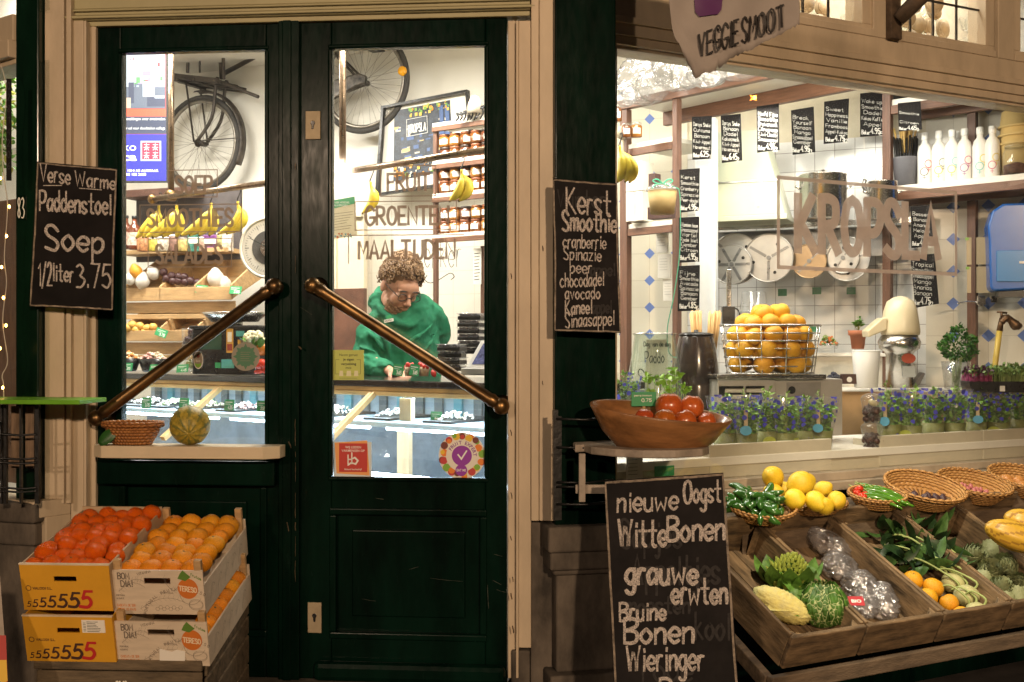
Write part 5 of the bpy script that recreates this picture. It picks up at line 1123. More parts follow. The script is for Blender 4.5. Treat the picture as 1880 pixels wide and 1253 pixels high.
R2 = Frame(W(1640, 0, 5.75).x, 5.75, -43); zu, zl = W(1633, 193, 5.75).z, W(1640, 352, 5.75).z
r, off = fth(R2, .4, .1, BZ0, 'shelf_rack', 'brown and white shelf rack of bottles and cups at the right of the window', 'rack')
for z in (zu, zl): mb = MB(); mb.box(-.02, 1.1, 0, .2, z-.004, z+.028, 0); mb.box(-.02, 1.1, -.014, .022, z-.05, z-.0045, 1); mb.box(-.02, 1.1, .17, .2, z-.06, z-.0045, 1); mb.build('shelf', [WHITE, BROWN], r, bev=.002, loc=off)
for x, y in ((-.03, -.02), (.33, .20)): mb = MB(); mb.box(x-.022, x+.022, y, y+.04, BZ0+.6, 3.1 if y < 0 else zu+.1); mb.build('post', BROWNV, r, bev=.002, loc=off)
# recipe blackboards
RB = [((1270, 215, 1307, 213, 1306, 292, 1271, 294), ['Darcys Shake', 'Curcuma', 'Banaan', 'Kiwi-Appel', 'Havermout'], '6.25', '1'),
      ((1323, 213, 1360, 209, 1363, 295, 1325, 300), ['Darcys Shake', 'Banaan', 'Dadel', 'Kokosmelk', 'Kiwi-Appel', 'Havermout'], '6.45', '2'),
      ((1389, 196, 1430, 190, 1431, 276, 1390, 281), ['Hoofd Fijne', 'Smoothie', 'Druivenmelk', 'Citroensap', 'Kiwi-Dadel', 'Sinaasappel'], '4.95', '22'),
      ((1452, 203, 1494, 196, 1497, 280, 1455, 285), ['Break', 'Yourself', 'Banaan', 'Mango', 'Sinaasappel', 'Gember'], '4.95', '33'),
      ((1513, 187, 1559, 181, 1556, 261, 1512, 265), ['Sweet', 'Happiness', 'Vanille', 'Framboos', 'Appel-Kokos'], '4.75', '32'),
      ((1579, 172, 1624, 167, 1622, 249, 1579, 252), ['Wake up', 'Smoothie', 'Dadel', 'Kokos-Koffie', 'Appel'], '4.95', '15'),
      ((1247, 312, 1285, 309, 1284, 387, 1249, 391), ['Kerst', 'Smoothie', 'Cranberry', 'Spinazie', 'Peer-dadel'], '4.95', '29'),
      ((1246, 400, 1284, 398, 1284, 481, 1247, 483), ['Vitaminen boom', 'Sinaasappel', 'Wortel', 'Rode biet', 'Gember', 'Citroen'], '4.95', '8'),
      ((1245, 489, 1285, 487, 1284, 571, 1244, 572), ['Fijne', 'Smoothie', 'Avocado', 'Spinazie', 'Banaan', 'Gember'], '4.85', '6'),
      ((1672, 380, 1712, 376, 1714, 452, 1673, 456), ['Bessen', 'Banaan', 'Ananas', 'Meloen', 'Appel'], '4.45', '10'),
      ((1671, 470, 1716, 466, 1724, 558, 1680, 566), ['Tropical', 'Smoothie', 'Sinaasappel', 'Mango', 'Ananas', 'Banaan'], '4.75', '12'),
      ((1648, 190, 1690, 186, 1693, 238, 1650, 242), ['Smoothie', 'Citroen'], '4.65', '3')]
for i, (q, rows, price, num) in enumerate(RB):
    quad = [q[0:2], q[2:4], q[4:6], q[6:8]]; Ys = [5.62, 5.55, 5.55, 5.62] if i in (9, 10, 11) else [5.46, 5.42, 5.42, 5.46] if i < 3 else [5.84, 5.80, 5.80, 5.84] if i < 6 else [5.36, 5.32, 5.32, 5.36]
    x0, x1 = q[0]+3, q[2]-3; y0 = q[1]; H = q[7]-q[1]; n = len(rows); out = []
    for j, s in enumerate(rows):
        f = min(1, .45+.07*len(s)); ind = (x1-x0)*(1-f)*(.5 if j else .1); py = y0+H*(.10+.66*(j+.8)/n)
        out.append((s, x0+ind, x0+ind+(x1-x0)*f, py, H*.085, .46, .09))
    out += [('Beker', x0, x0+(x1-x0)*.38, y0+H*.93, H*.09, .8, .08), (price, x0+(x1-x0)*.42, x1-(x1-x0)*.12, y0+H*.92, H*.13, 1.1, .05), (num, x1-(4 if len(num) < 2 else 8), x1, y0+H*.97, H*.09, .9)]
    lab = 'small recipe blackboard headed %s, hanging %s' % (('Darcys Shake with turmeric', 'Darcys Shake with coconut', 'Hoofd Fijne Smoothie', 'Break Yourself', 'Sweet Happiness', 'Wake up Smoothie', 'Kerst Smoothie', 'Vitaminen boom', 'Fijne Smoothie', 'Bessen', 'Tropical Smoothie', 'Citroen')[i], 'in the upper row' if i < 6 else 'beside the white column' if i < 9 else 'by the right rack')
    o = slateboard(lab, quad, Ys, out, th=.006, chalk=CHALKW, edge=False, jit=.03)
# red light star
r, k = pth(1383, 180, 5.5, 'light_star', 'tiny glowing red and orange star light under the top shelf', 'light'); mb = MB(k)
for i in range(8): a = i*.785; mb.tube([(0, 0, 0), (9*math.cos(a)*(1 if i % 2 else .55), 0, 7*math.sin(a)*(1 if i % 2 else .6))], [3, .4], 6, i % 2)
mb.ell((2, -1, 0), 4, 8, 6, 2); mb.build('star', [mt('red_glow', (.9, .05, .02), .4, var=0, bump=0, emit=2), mt('orange_glow', (1, .3, .03), .4, var=0, bump=0, emit=3), mt('yellow_glow', (1, .6, .1), .4, var=0, bump=0, emit=5)], r, fix=False)
# plastic bags on the top shelf
rd = random.Random(44)
def crumple(mb, c, rr, n, seed, m=0):
    rd = random.Random(seed); ph = [(rd.uniform(2, 9), rd.uniform(2, 9), rd.uniform(2, 9), rd.uniform(0, 6)) for _ in range(7)]
    mb.ell(c, rr, n, int(n*.7), m, fn=lambda v: 1+sum(.055*abs(math.sin(a*v.x+b*v.y+d*v.z+e)) for a, b, d, e in ph)-.16)
for i, (px, py, w_, h_, Y, lab) in enumerate([(1185, 176, 62, 70, 5.55, 'big crumpled clear plastic bag at the left end of the top shelf'), (1248, 150, 60, 74, 5.35, 'crumpled clear plastic bag in the middle of the top shelf heap'), (1150, 186, 26, 36, 5.4, 'clear plastic bag tail hanging over the shelf end'), (1300, 150, 44, 40, 5.2, 'clear plastic bag behind the torn banner'), (1365, 140, 60, 26, 5.15, 'flat clear plastic bag at the right of the heap')]):
    r, k = pth(px, py, Y, 'plastic_bag', lab, 'plastic bag', 0, 'plastic bags on the top shelf'); mb = MB(k)
    crumple(mb, (0, 20, h_*.5), (w_*.75, w_*.5, h_*.62), 40, i+3); crumple(mb, (w_*.3, 10, h_*.35), (w_*.5, w_*.4, h_*.45), 30, i+13)
    mb.build('film', CRINKLE, r, fix=False)
for i, (px, py, h_) in enumerate(((1245, 176, 34), (1283, 170, 26))):
    r, k = pth(px, py-30, 5.15, 'plastic_bag', 'clear plastic corner drooping over the shelf edge, %s' % ('left one', 'right one')[i], 'plastic bag', 0, 'plastic bags on the top shelf'); mb = MB(k); vs = []
    for a in range(7):
        for b in range(6): t = b/5; vs.append(((a-3)*4.5*(1.4-t)+math.sin(a*2+b)*1.2, -6*math.sin(t*2)-3*math.sin(a*2.4+i), 30-h_*1.4*t+abs(a-3)*2*t))
    mb.add(vs, [(a*6+b, a*6+b+1, a*6+b+7, a*6+b+6) for a in range(6) for b in range(5)], 0, True); mb.build('film', CRINKLE, r, fix=False)
# left rack contents
r, k = pth(1143, 262, 5.75, 'ball_finial', 'pale wooden ball knob beside the corner post', 'knob'); mb = MB(k); mb.ell((0, 0, 18), 13, 18, 12); mb.tube([(0, 0, -30), (0, 0, 8)], 3, 8); mb.build('ball', mt('pale_turned_wood', (.60, .52, .38), .4), r)
banana_bunch('ripe banana bunch half hidden by the corner post', 1138, 268, 4.55, [(-6, 2, 20), (8, 0, 24), (16, 5, 30)], group=None, L=66, th=11)
for i, (px, py, q, h_, f) in enumerate(((1133, 224, 9, 30, 0), (1168, 253, 11, 27, 2), (1150, 253, 9, 26, 0))):
    j = jar_proto(px, py, 5.62-.02*i, q, h_, JF[f], GLASSJ, ['amber preserve jar above the ball knob by the post', 'golden preserve jar on the middle shelf of the left rack', 'amber preserve jar behind the ball knob'][i], 'jars on the left rack')
for i, (px, py, w_, h_) in enumerate(((1170, 407, 32, 54), (1170, 352, 32, 54))):
    r, k = pth(px, py, 5.7, 'white_box', '%s white carton of the pair on the left rack shelf' % ('lower', 'upper')[i], 'carton', -40, 'white cartons on the left rack'); mb = MB(k); mb.box(-w_/2-4, w_/2, -8, 30, 0, h_); mb.build('carton', PAPER, r, bev=.003); mb = MB(k); mb.box(-3, 3, -8.4, -8.05, 0, h_); mb.build('tape', mt('clear_tape', (.66, .62, .52), .3), r)
r, k = pth(1204, 402, 5.45, 'dark_crate', 'dark brown box with a white label behind the gift cup', 'box', -40); mb = MB(k); mb.box(-18, 30, 0, 20, 0, 22, 0); mb.box(-16, -2, 0, 20, 60, 84, 0); mb.box(0, 10, -.6, -.1, 12, 17, 1); mb.build('box', [mt('dark_brown_card', (.075, .035, .028), .5), PAPER], r, bev=.003)
r, k = pth(1216, 393, 5.05, 'gift_cup', 'kraft paper cup with a clear lid and green ribbon bow', 'cup'); mb = MB(k); mb.lathe([(22, 0), (27, 42), (26, 42)], 28); mb.build('cup', mt('kraft_cup', (.36, .25, .10), .7, var=.06, bump=.05), r)
mb = MB(k); mb.lathe([(29, 42), (29, 45), (26, 50), (20, 53), (0.5, 54)], 28, cap=(1, 0), wob=lambda a, i: 1+.03*math.sin(9*a)); mb.build('lid', CRINKLE, r)
GRIB = mt('mint_ribbon', (.05, .42, .25), .3, var=.1, bump=0); mb = MB(k)
for sg in (-1, 1): mb.tube(smooth_path([(0, -6, 54), (sg*10, -8, 62), (sg*18, -6, 60), (sg*12, -8, 55), (0, -6, 54)], 4), 1.3, 6)
for pts in ([(0, -6, 54), (-16, -20, 50), (-22, -24, 43)], [(0, -6, 54), (14, -18, 48), (28, -14, 44)], [(-20, -10, 30), (-18, -11, 10)]): mb.tube(smooth_path(pts, 4), 1.2, 6)
mb.tube(smooth_path([(28, -14, 44), (31, -12, 20), (31, -10, -60), (26, -10, -110), (18, -10, -160), (8, -8, -210), (10, -8, -250), (18, -8, -262), (26, -8, -264)], 4), .9, 5)
mb.build('ribbon', GRIB, r)
for i, (px, py, h_, w_) in enumerate(((1216, 465, 42, 24), (1220, 511, 44, 26), (1228, 553, 40, 22))):
    r, k = pth(px, py, 5.9, 'paper_pad', '%s hanging cream order pad behind the left rack' % ['topmost', 'middle', 'lowest'][i], 'paper pad', -35, 'order pads'); mb = MB(k); mb.box(-w_/2, w_/2, -2, 2, 0, h_); mb.build('pad', PAPER, r, bev=.002); mb = MB(k)
    for j in range(5): mb.ribbon([(-w_*.35, h_*.8-j*5), (w_*.25, h_*.8-j*5)], .7, -2.2)
    mb.build('print', mt('faint_print', (.35, .33, .3)), r, fix=False)
# extractor hood, white column, steel shelf and pans
r, k = pth(1395, 398, 5.75, 'extractor_hood', 'pale green slanted extractor hood over the kitchen shelf', 'hood', -23)
HOOD = mt('pale_green_enamel', (.56, .60, .46), .35, var=.06, bump=.02)
mb = MB(k); mb.prism([(-85, 0), (50, 0), (8, 155), (-85, 155)], -30, 60, 0); mb.prism([(-90, -10), (54, -10), (54, -.2), (-90, -.2)], -34, 62, 0); mb.build('hood', HOOD, r, bev=.004); mb = MB(k); mb.box(-85, 40, -31.5, -30.2, 60, 63); mb.build('seam', STEEL, r)
r, k = pth(1299, 570, 5.55, 'white_column', 'bright white square column beside the recipe boards', 'column', -20); mb = MB(k); mb.box(-16, 16, -8, 20, -120, 352); mb.box(-22, -16.2, -4, 20, -120, 340); mb.build('column', mt('cool_white_paint', (.78, .83, .86), .4, var=.02, bump=0), r, bev=.003)
r, k = pth(1470, 414, 5.95, 'steel_wall_shelf', 'long steel wall shelf carrying pans', 'shelf', -23); mb = MB(k); mb.box(-160, 200, -36, 6, 0, 3); mb.box(-160, 200, -37, -34, -7, 3); mb.build('shelf', STEEL, r, bev=.002); mb = MB(k); mb.box(-160, 200, -3, -1, -60, -8); mb.build('back_strip', mt('dark_steel', (.25, .25, .25), .4, .9), r)
def pan(px, py, Y, q, h_, label, lid=0):
    r, k = pth(px, py, Y, 'steel_pan', label, 'pan', 0, 'steel pans on the kitchen shelf'); mb = MB(k); mb.lathe([(q*.96, 0), (q, 2), (q, h_), (q*1.04, h_+.8), (q*1.02, h_+2), (q*.97, h_), (q*.95, 3)], 32); mb.build('body', STEEL, r)
    for s_ in (-1, 1): mb = MB(k); mb.tube(smooth_path([(s_*q, -4, h_*.7), (s_*(q+8), -4, h_*.76), (s_*(q+8), 4, h_*.76), (s_*q, 4, h_*.7)], 3), 1.6, 6); mb.build('handle', STEEL, r)
    if lid: mb = MB(k); mb.lathe([(q, h_+1), (q*.7, h_+5), (3, h_+8), (3, h_+12), (.5, h_+12)], 28); mb.build('lid', STEEL, r)
pan(1511, 404, 5.65, 42, 80, 'large steel stock pot with a lid behind the window lettering', 1); pan(1397, 405, 5.75, 30, 20, 'shallow steel pan left on the kitchen shelf'); pan(1345, 404, 5.8, 18, 14, 'small steel pan at the left end of the kitchen shelf'); pan(1620, 404, 5.6, 26, 68, 'tall steel pot beside the brown post')
r, k = pth(1588, 352, 5.9, 'hanging_ladle', 'dark steel ladle hanging on a cord', 'ladle'); mb = MB(k); mb.tube([(0, 0, 20), (-2, 0, 110)], .8, 5); mb.build('cord', PAPER, r); mb = MB(k); mb.tube(smooth_path([(0, 0, 22), (-2, 0, 10), (4, 0, 0), (16, 0, -10)], 4), [3]*9+[4, 6, 7, 6][:4] if 0 else 4, 8); mb.build('blade', mt('dark_steel', (.25, .25, .25)), r)
for i, (px, py, rx, rot, c) in enumerate(((1350, 476, 46, .3, 0), (1344, 486, 36, 0, 0), (1412, 474, 44, .5, 0), (1486, 480, 31, .8, 1), (1555, 476, 40, .2, 0), (1548, 474, 28, 1.0, 0))):
    dd = 14 if i in (0,) else 0
    r, k = pth(px, py, 5.86-.02*i+(.06 if i == 0 else 0), 'slicing_disc', 'round steel slicing disc on the tiles, %s' % ['mostly behind the first one', 'first from the left with six spokes', 'second row disc with wedge slots', 'tarnished brown one behind the lettering', 'large pale one at the right end', 'small one in front of the large pale disc'][i], 'slicing disc', -23, 'slicing discs on the tiled wall')
    mb = MB(k); cylY(mb, 0, 0, rx*1.02, -3, 2, 0, 40); mb.torus((0, -3, 0), rx*.98, 1.2, 40, 6, 0, sx=1.02, sz=1.02); cylY(mb, 0, 0, 4, -6, -3.1, 1, 16)
    mb.build('disc', [mt('satin_disc' if not c else 'tarnished_disc', (.52, .51, .49) if not c else (.42, .30, .18), .35, .85, var=.12, vs=9, bump=.05), mt('dark_steel', (.25, .25, .25))], r)
    mb = MB(k)
    for j in range(6 if i == 1 else 3 if i < 3 else 2):
        a = rot+j*(1.047 if i == 1 else 2.094 if i < 3 else 3.14); mb.ribbon([(6*math.cos(a), 6*math.sin(a)), (rx*.92*math.cos(a), rx*.92*math.sin(a))], 5 if i < 3 else 3.5, -3.6-.05*j, 0, taper=False, cap=False)
    for a in (rot+.5, rot+2.9, rot+4.6): cylY(mb, rx*.66*math.cos(a), rx*.66*math.sin(a), 3, -4.2, -3.2, 1, 12)
    mb.build('blade_slots', [mt('slot_steel', (.28, .28, .28), .3, .9), BLACKPL], r)  # slots drawn as strips of darker steel on the disc
for i, (px, py) in enumerate(((1437, 538), (1500, 535), (1563, 535), (1495, 604))):
    r, k = pth(px, py+6, 5.94, 'green_tile', 'small dark green square sticker tile on the white tiles, %s' % ['left one', 'middle one', 'right one', 'low one by the oranges'][i], 'sticker', -23, 'green squares on the tiles'); mb = MB(k); mb.box(-8, 8, -4, -3, 0, 13); mb.build('square', mt('green_square', (.03, .19, .08), .3), r)
# kitchen worktops and display table
TZ = 1.035
r, off = fth(RW, 1.0, .4, BZ0, 'display_table', 'pale display table running along inside the big window', 'table')
mb = MB(); mb.box(.02, 2.9, .075, .62, TZ-.035, TZ); mb.build('table_top', WHITE, r, bev=.003, loc=off); mb = MB(); mb.box(.02, 2.9, .085, .11, .93, TZ-.036); mb.build('front_board', mt('beige_board', (.56, .50, .38), .5, var=.06), r, loc=off)
for x in (.08, 1.4, 2.8): mb = MB(); mb.box(x, x+.06, .3, .36, BZ0, TZ-.036); mb.build('leg', BROWNV, r, loc=off)
r, k = pth(1720, 716, 5.5, 'kitchen_worktop', 'white worktop with a cardboard front under the parsley', 'worktop', -8); mb = MB(k); mb.box(-178, 230, -6, 120, -4, 0); mb.build('top', WHITE, r, bev=.002); mb = MB(k); mb.box(-175, 230, 0, 110, -250, -4.2); mb.build('front_panel', KRAFT, r)
mb = MB(k); mb.box(-76, -50, -.7, -.1, -32, -6, 0); mb.box(12, 80, -.8, -.1, -38, -6, 1); mb.build('printed_cards', [mt('navy_card', (.03, .035, .14), .5), PAPER], r)
r, k = pth(1560, 648, 6.0, 'back_worktop', 'narrow white back worktop along the tiled wall', 'worktop', -23); mb = MB(k); mb.box(-130, 110, -60, 0, -6, 0); mb.box(-130, 110, -50, 0, -90, -6.2); mb.build('top', WHITE, r, bev=.002); mb = MB(k); mb.box(-126, 100, -50.8, -50.1, -60, -14); mb.build('drawer_fronts', mt('cream_drawers', (.70, .64, .52), .5), r)
# things on the display table and worktops
r, k = pth(1278, 800, 5.1, 'soup_kettle', 'black barrel shaped soup kettle', 'kettle'); mb = MB(k); mb.lathe([(38, 0), (41, 6), (42, 60), (42, 92), (41, 96), (41.5, 98), (40, 130), (36, 160), (31.5, 180), (30, 184), (29, 184)], 36); mb.build('body', mt('black_enamel', (.022, .019, .018), .22, var=.9, vs=12, col2=(.05, .03, .02), bump=.05, coat=.3), r)
mb = MB(k); mb.lathe([(32, 184), (32, 186), (24, 189), (4, 190), (4, 194), (.5, 194)], 28); mb.build('lid', BLACKPL, r)
r, k = pth(1202, 800, 4.95, 'glass_jar_sign', 'large clear glass jar with soup of the day written on it', 'jar'); mb = MB(k); mb.lathe([(52, 0), (58, 10), (58, 40), (52, 90), (42, 150), (37, 182), (39, 186)], 40, cap=(1, 0)); mb.build('glass', clear('greenish_jar_glass', (.90, .96, .91), .12, .03, .10, (.6, .75, .62)), r)
mb = MB(k); mb.lathe([(41, 186), (41, 188), (37, 188)], 36); mb.build('rim', STEEL, r)
mb = MB(k)
vs = []; 
for j in range(9):
    for i in range(2): a = R_(-90-34+j*8.5); R3 = (56 if i == 0 else 40); vs.append((R3*.8*math.cos(a), R3*.8*math.sin(a), 20 if i == 0 else 176))
mb.add(vs, [(2*j, 2*j+2, 2*j+3, 2*j+1) for j in range(8)], 0, True); mb.build('paper_sheet', mt('milky_paper', (.66, .63, .54), .7, var=.06, bump=0), r, fix=False)
tb = MB(); text(tb, 'Dag van de dag', -24, 24, 164, 8, 1.1, 0, jit=.04); text(tb, 'Paddo', -22, 12, 134, 20, 1.2, 0, jit=.05); text(tb, 'Soep', -34, 14, 96, 27, 1.5, 0, jit=.05)
mb = MB(k); mb.add([(v.x, -(47-v.z*.082)*math.cos(v.x/60)-1.2+v.y, v.z) for v in tb.v], tb.f); mb.build('handwriting', INK, r, fix=False)
for i, px in enumerate((1283, 1305)):
    r, k = pth(px, 640, 5.3, 'straw_bundle', '%s bundle of kraft drinking straws above the kettle' % ('left', 'right')[i], 'straws', 0, 'kraft straw bundles'); mb = MB(k); rd = random.Random(i)
    for j in range(26): a = rd.uniform(0, 6.28); q = rd.random(); x, y_ = 8*q*math.cos(a), 6*q*math.sin(a); mb.tube([(x, y_, -20), (x*1.6-4+i*12, y_*1.3, 66+rd.uniform(-3, 4))], 1.7, 6)
    mb.build('straws', mt('kraft_straw', (.62, .40, .17), .6, var=.1), r)
r, k = pth(1272, 640, 5.4, 'kraft_straw_box', 'small kraft box with a green sticker holding straws', 'box'); mb = MB(k); mb.box(-14, 20, -14, 14, -60, 20, 0); mb.build('box', KRAFT, r, bev=.002); mb = MB(k); mb.box(-10, 2, -14.6, -14.1, 8, 15); mb.build('sticker', PRICE, r)
for i, (px, py, q, h_) in enumerate(((1384, 592, 26, 34), (1384, 575, 25, 38))):
    r, k = pth(px, py, 5.5, 'clear_tub', '%s clear plastic tub of the upturned stack above the oranges' % ('lower', 'upper')[i], 'tub', 0, 'upturned clear tubs'); mb = MB(k); mb.lathe([(q*1.12, 0), (q*1.12, 3), (q, 4), (q*.86, h_), (q*.8, h_+1)], 24); mb.build('tub', CLEARP, r)
    mb = MB(k); mb.torus((0, 0, 2), q*1.12, 1.1, 28, 6, axis='Z'); mb.build('rim', CLEARP, r)
r, k = pth(1338, 585, 5.6, 'mixer_stand', 'dark hand mixer standing left of the clear tubs', 'mixer'); mb = MB(k); mb.box(-4, 4, -4, 4, 0, 90, 1); mb.box(-12, 10, -8, 8, -10, 22, 0); mb.tube(smooth_path([(8, 0, 20), (18, 0, 14), (20, 0, -6)], 4), 1.6, 6, 0); mb.build('mixer', [BLACKPL, STEEL], r, bev=.002)
# orange basket on the juicer
r, k = pth(1425, 800, 4.98, 'juice_machine', 'grey boxy machine with louvred vents under the basket of oranges', 'machine', 8)
MGR = mt('machine_grey', (.40, .37, .33), .45, var=.06, bump=.04)
mb = MB(k); mb.box(-118, -10, -20, 90, 0, 104, 0); mb.box(-9, 122, -14, 92, 0, 104, 0); mb.box(-122, 84, -30, 94, 104, 113, 1); mb.build('housing', [MGR, STEEL], r, bev=.004)
mb = MB(k)
for cx in (-88, -48):
    for j in range(6): M = Matrix.Translation((cx, -21, 28+j*11)) @ Matrix.Rotation(R_(35), 4, 'X'); mb.box(-17, 17, -1.2, 1.2, -4.5, 4.5, 0, M)
    mb.box(cx-18, cx+18, -20.6, -20.1, 20, 92, 1)
mb.box(-116, -106, -21, -20.1, 74, 92, 1); mb.build('vents', [mt('cream_louvre', (.62, .56, .45), .4), BLACKPL], r)
mb = MB(k); cylY(mb, 24, 84, 7, -15.5, -14.1, 0, 16); cylY(mb, 24, 58, 7, -15.5, -14.1, 0, 16); mb.box(14, 80, -14.6, -14.1, 44, 98, 1); mb.build('control_panel', [BLACKPL, mt('grey_panel_print', (.30, .28, .26), .5)], r)
r, k = pth(1414, 686, 4.95, 'wire_fruit_basket', 'chrome wire basket heaped with oranges on the machine', 'basket'); mb = MB(k)
for z, q in ((1, 80), (14, 82), (30, 84), (46, 86), (60, 88), (74, 90), (88, 92)): mb.torus((0, 0, z), q, 1.3 if z < 88 else 2.0, 48, 6, axis='Z', sx=1, sz=.62)
for i in range(12): a = i*.5236+.2; mb.tube([(80*math.cos(a), 80*math.sin(a)*.62, 1), (92*math.cos(a), 92*math.sin(a)*.62, 88)], 1.2, 6)
for i in range(-4, 5): mb.tube([(i*18, -44*math.sqrt(1-(i*18/82)**2), 1), (i*18, 44*math.sqrt(1-(i*18/82)**2), 1)], 1, 6)
mb.build('wire', STEEL, r)
rd = random.Random(17); kk = 4.95/2000; pts = []
for z, R3, n, q in ((17, 62, 6, .2), (17, 24, 3, 0), (44, 66, 9, .3), (44, 28, 5, 0), (70, 62, 11, .1), (70, 26, 5, .6), (92, 48, 9, .4), (94, 12, 2, 0), (111, 22, 4, .9)):
    for i in range(n): a = q+6.283*i/n; pts.append((R3*math.cos(a), R3*.62*math.sin(a), z+rd.uniform(-2, 2)))
c = at(1414, 686, 4.95)
for p in pts: fruit('basket_orange', [ORANGE2, STEMM], 'round', c+V(p)*kk, 17.6*kk, 'bright orange heaped in the chrome wire basket', 'orange', 'oranges in the wire basket', rd)
# plants and machines at the back
def sprig(mb, p, h_, n, sz, rd, m=0, ms=1, spread=.5):
    for i in range(n):
        d = Vector((rd.uniform(-spread, spread), rd.uniform(-spread, spread), 1)).normalized(); L = h_*rd.uniform(.6, 1); e = Vector(p)+d*L
        mb.tube([p, e], [.7, .5], 5, ms)
        for j in range(4): a = rd.uniform(0, 6.28); mb.leaf(Vector(p)+d*L*rd.uniform(.55, 1), (math.cos(a), math.sin(a), .5), sz*rd.uniform(.7, 1.2), sz*.6, m, .3)
r, k = pth(1575, 641, 5.8, 'terracotta_pot', 'small terracotta pot with pale sprigs on the back worktop', 'plant pot'); mb = MB(k); mb.lathe([(11, 0), (14, 24), (17, 25), (18, 34), (16, 34), (15, 28)], 24); mb.build('pot', mt('terracotta', (.55, .19, .09), .7), r); mb = MB(k); sprig(mb, (0, 0, 30), 30, 9, 9, rd); mb.build('sprigs', [LEAF, STALK], r, fix=False)
r, k = pth(1520, 641, 5.85, 'salad_heap', 'clear dish heaped with mixed salad beside the oranges', 'salad dish'); mb = MB(k); mb.lathe([(16, 0), (20, 10), (19, 10)], 20); mb.build('dish', CLEARP, r); mb = MB(k); heap(mb, 0, 0, 8, 16, 12, 18, 60, 3.6, 3, rd); mb.build('salad', [STALK, LEAF, mt('carrot_bits', (.65, .2, .05))], r)
r, k = pth(1645, 712, 5.45, 'citrus_press', 'cream topped citrus press with a steel body and red badge', 'juicer', 0)
mb = MB(k); mb.lathe([(24, 0), (24, 60), (27, 66), (36, 72), (38, 84), (32, 96)], 28, (6, 0, 0)); mb.build('body', STEEL, r)
mb = MB(k); mb.lathe([(34, 96), (35, 104), (30, 140), (24, 158), (12, 166), (1, 168)], 28, (8, 0, 0), cap=(1, 0)); mb.prism([(-56, 92), (-22, 106), (-22, 128), (-30, 128), (-58, 104)], -18, 18); mb.build('hopper', mt('cream_enamel', (.70, .60, .40), .3, var=.05, bump=0), r, bev=.006)
mb = MB(k); mb.prism([(14+13*math.cos(i*.449), 54+9*math.sin(i*.449)) for i in range(14)], -25.5, -24.6, 0); mb.box(3, 26, -25.5, -24.6, 20, 40, 1); mb.build('badges', [mt('badge_red', (.55, .10, .05), .4), mt('badge_grey', (.5, .52, .5), .4)], r); mb = MB(k); mb.prism([(24, 0), (46, 28), (50, 26), (40, 6), (30, 0)], -10, 10); mb.build('spout', mt('dark_steel', (.2, .2, .2)), r)
r, k = pth(1590, 712, 5.4, 'white_jug', 'plain white plastic jug left of the citrus press', 'jug'); mb = MB(k); mb.lathe([(20, 0), (21, 2), (25, 66), (24, 68), (22, 64)], 24); mb.build('jug', mt('milky_plastic', (.78, .77, .73), .35, var=.02, bump=0), r); mb = MB(k); mb.torus((0, 0, 67), 24, 1.4, 28, 6, axis='Z'); mb.build('rim', mt('milky_plastic', (.7, .7, .7)), r)
r, k = pth(1530, 702, 5.45, 'berry_punnet', 'clear punnet of blueberries left of the jug', 'fruit box'); mb = MB(k); mb.box(-16, 16, -10, 10, 0, 12); mb.build('punnet', CLEARP, r); mb = MB(k); heap(mb, 0, 0, 6, 13, 8, 12, 40, 3, 1, rd, 1); mb.build('berries', BERRY, r)
r, k = pth(1559, 705, 5.4, 'dark_box', 'small dark printed box with a white emblem by the jug', 'box'); mb = MB(k); mb.box(-14, 14, -8, 8, 0, 18, 0); cylY(mb, -2, 8, 5, -8.6, -8.1, 1, 14); mb.build('box', [mt('dark_brown_card', (.08, .04, .03)), PAPER], r, bev=.002)
r, k = pth(1755, 714, 5.35, 'parsley_cup', 'clear cup of water holding a bushy bunch of parsley', 'cup'); mb = MB(k); mb.lathe([(19, 0), (20, 1), (26, 50), (25, 50), (19, 2)], 26, cap=(1, 0)); mb.build('cup', CLEARP, r)
mb = MB(k); rd = random.Random(3)
for i in range(18): a = rd.uniform(0, 6.28); mb.tube([(rd.uniform(-5, 5), rd.uniform(-5, 5), 2), (12*math.cos(a), 10*math.sin(a), 58)], .8, 5)
mb.build('stalks', STALK, r); mb = MB(k)
for i in range(900):
    v = Vector((rd.gauss(0, 1), rd.gauss(0, 1), rd.gauss(0, 1))).normalized(); q = rd.uniform(.7, 1)*(1+.15*math.sin(v.x*5)*math.cos(v.z*6)); c = Vector((4+34*v.x*q, 22*v.y*q, 78+26*v.z*q+(12 if abs(v.x) < .4 else 0)*max(0, v.z)))
    mb.leaf(c, v+Vector((0, 0, .4)), rd.uniform(4, 7), rd.uniform(3, 5), rd.randrange(2), .6)
mb.build('leaves', [mt('parsley_leaf', (.07, .24, .02), .45, var=.4, vs=30), mt('parsley_leaf_dark', (.035, .15, .012), .45, var=.4, vs=30)], r, fix=False)
r, k = pth(1830, 720, 5.2, 'cress_tray', 'black tray of purple and green cress at the right edge', 'cress tray', -4); mb = MB(k); mb.prism([(-52, 0), (78, 0), (82, 20), (-56, 20)], -20, 30); mb.build('tray', BLACKPL, r, bev=.002); mb = MB(k); mb.box(-2, 7, -20.6, -20.1, 2, 12); mb.build('barcode_label', PAPER, r)
mb = MB(k)
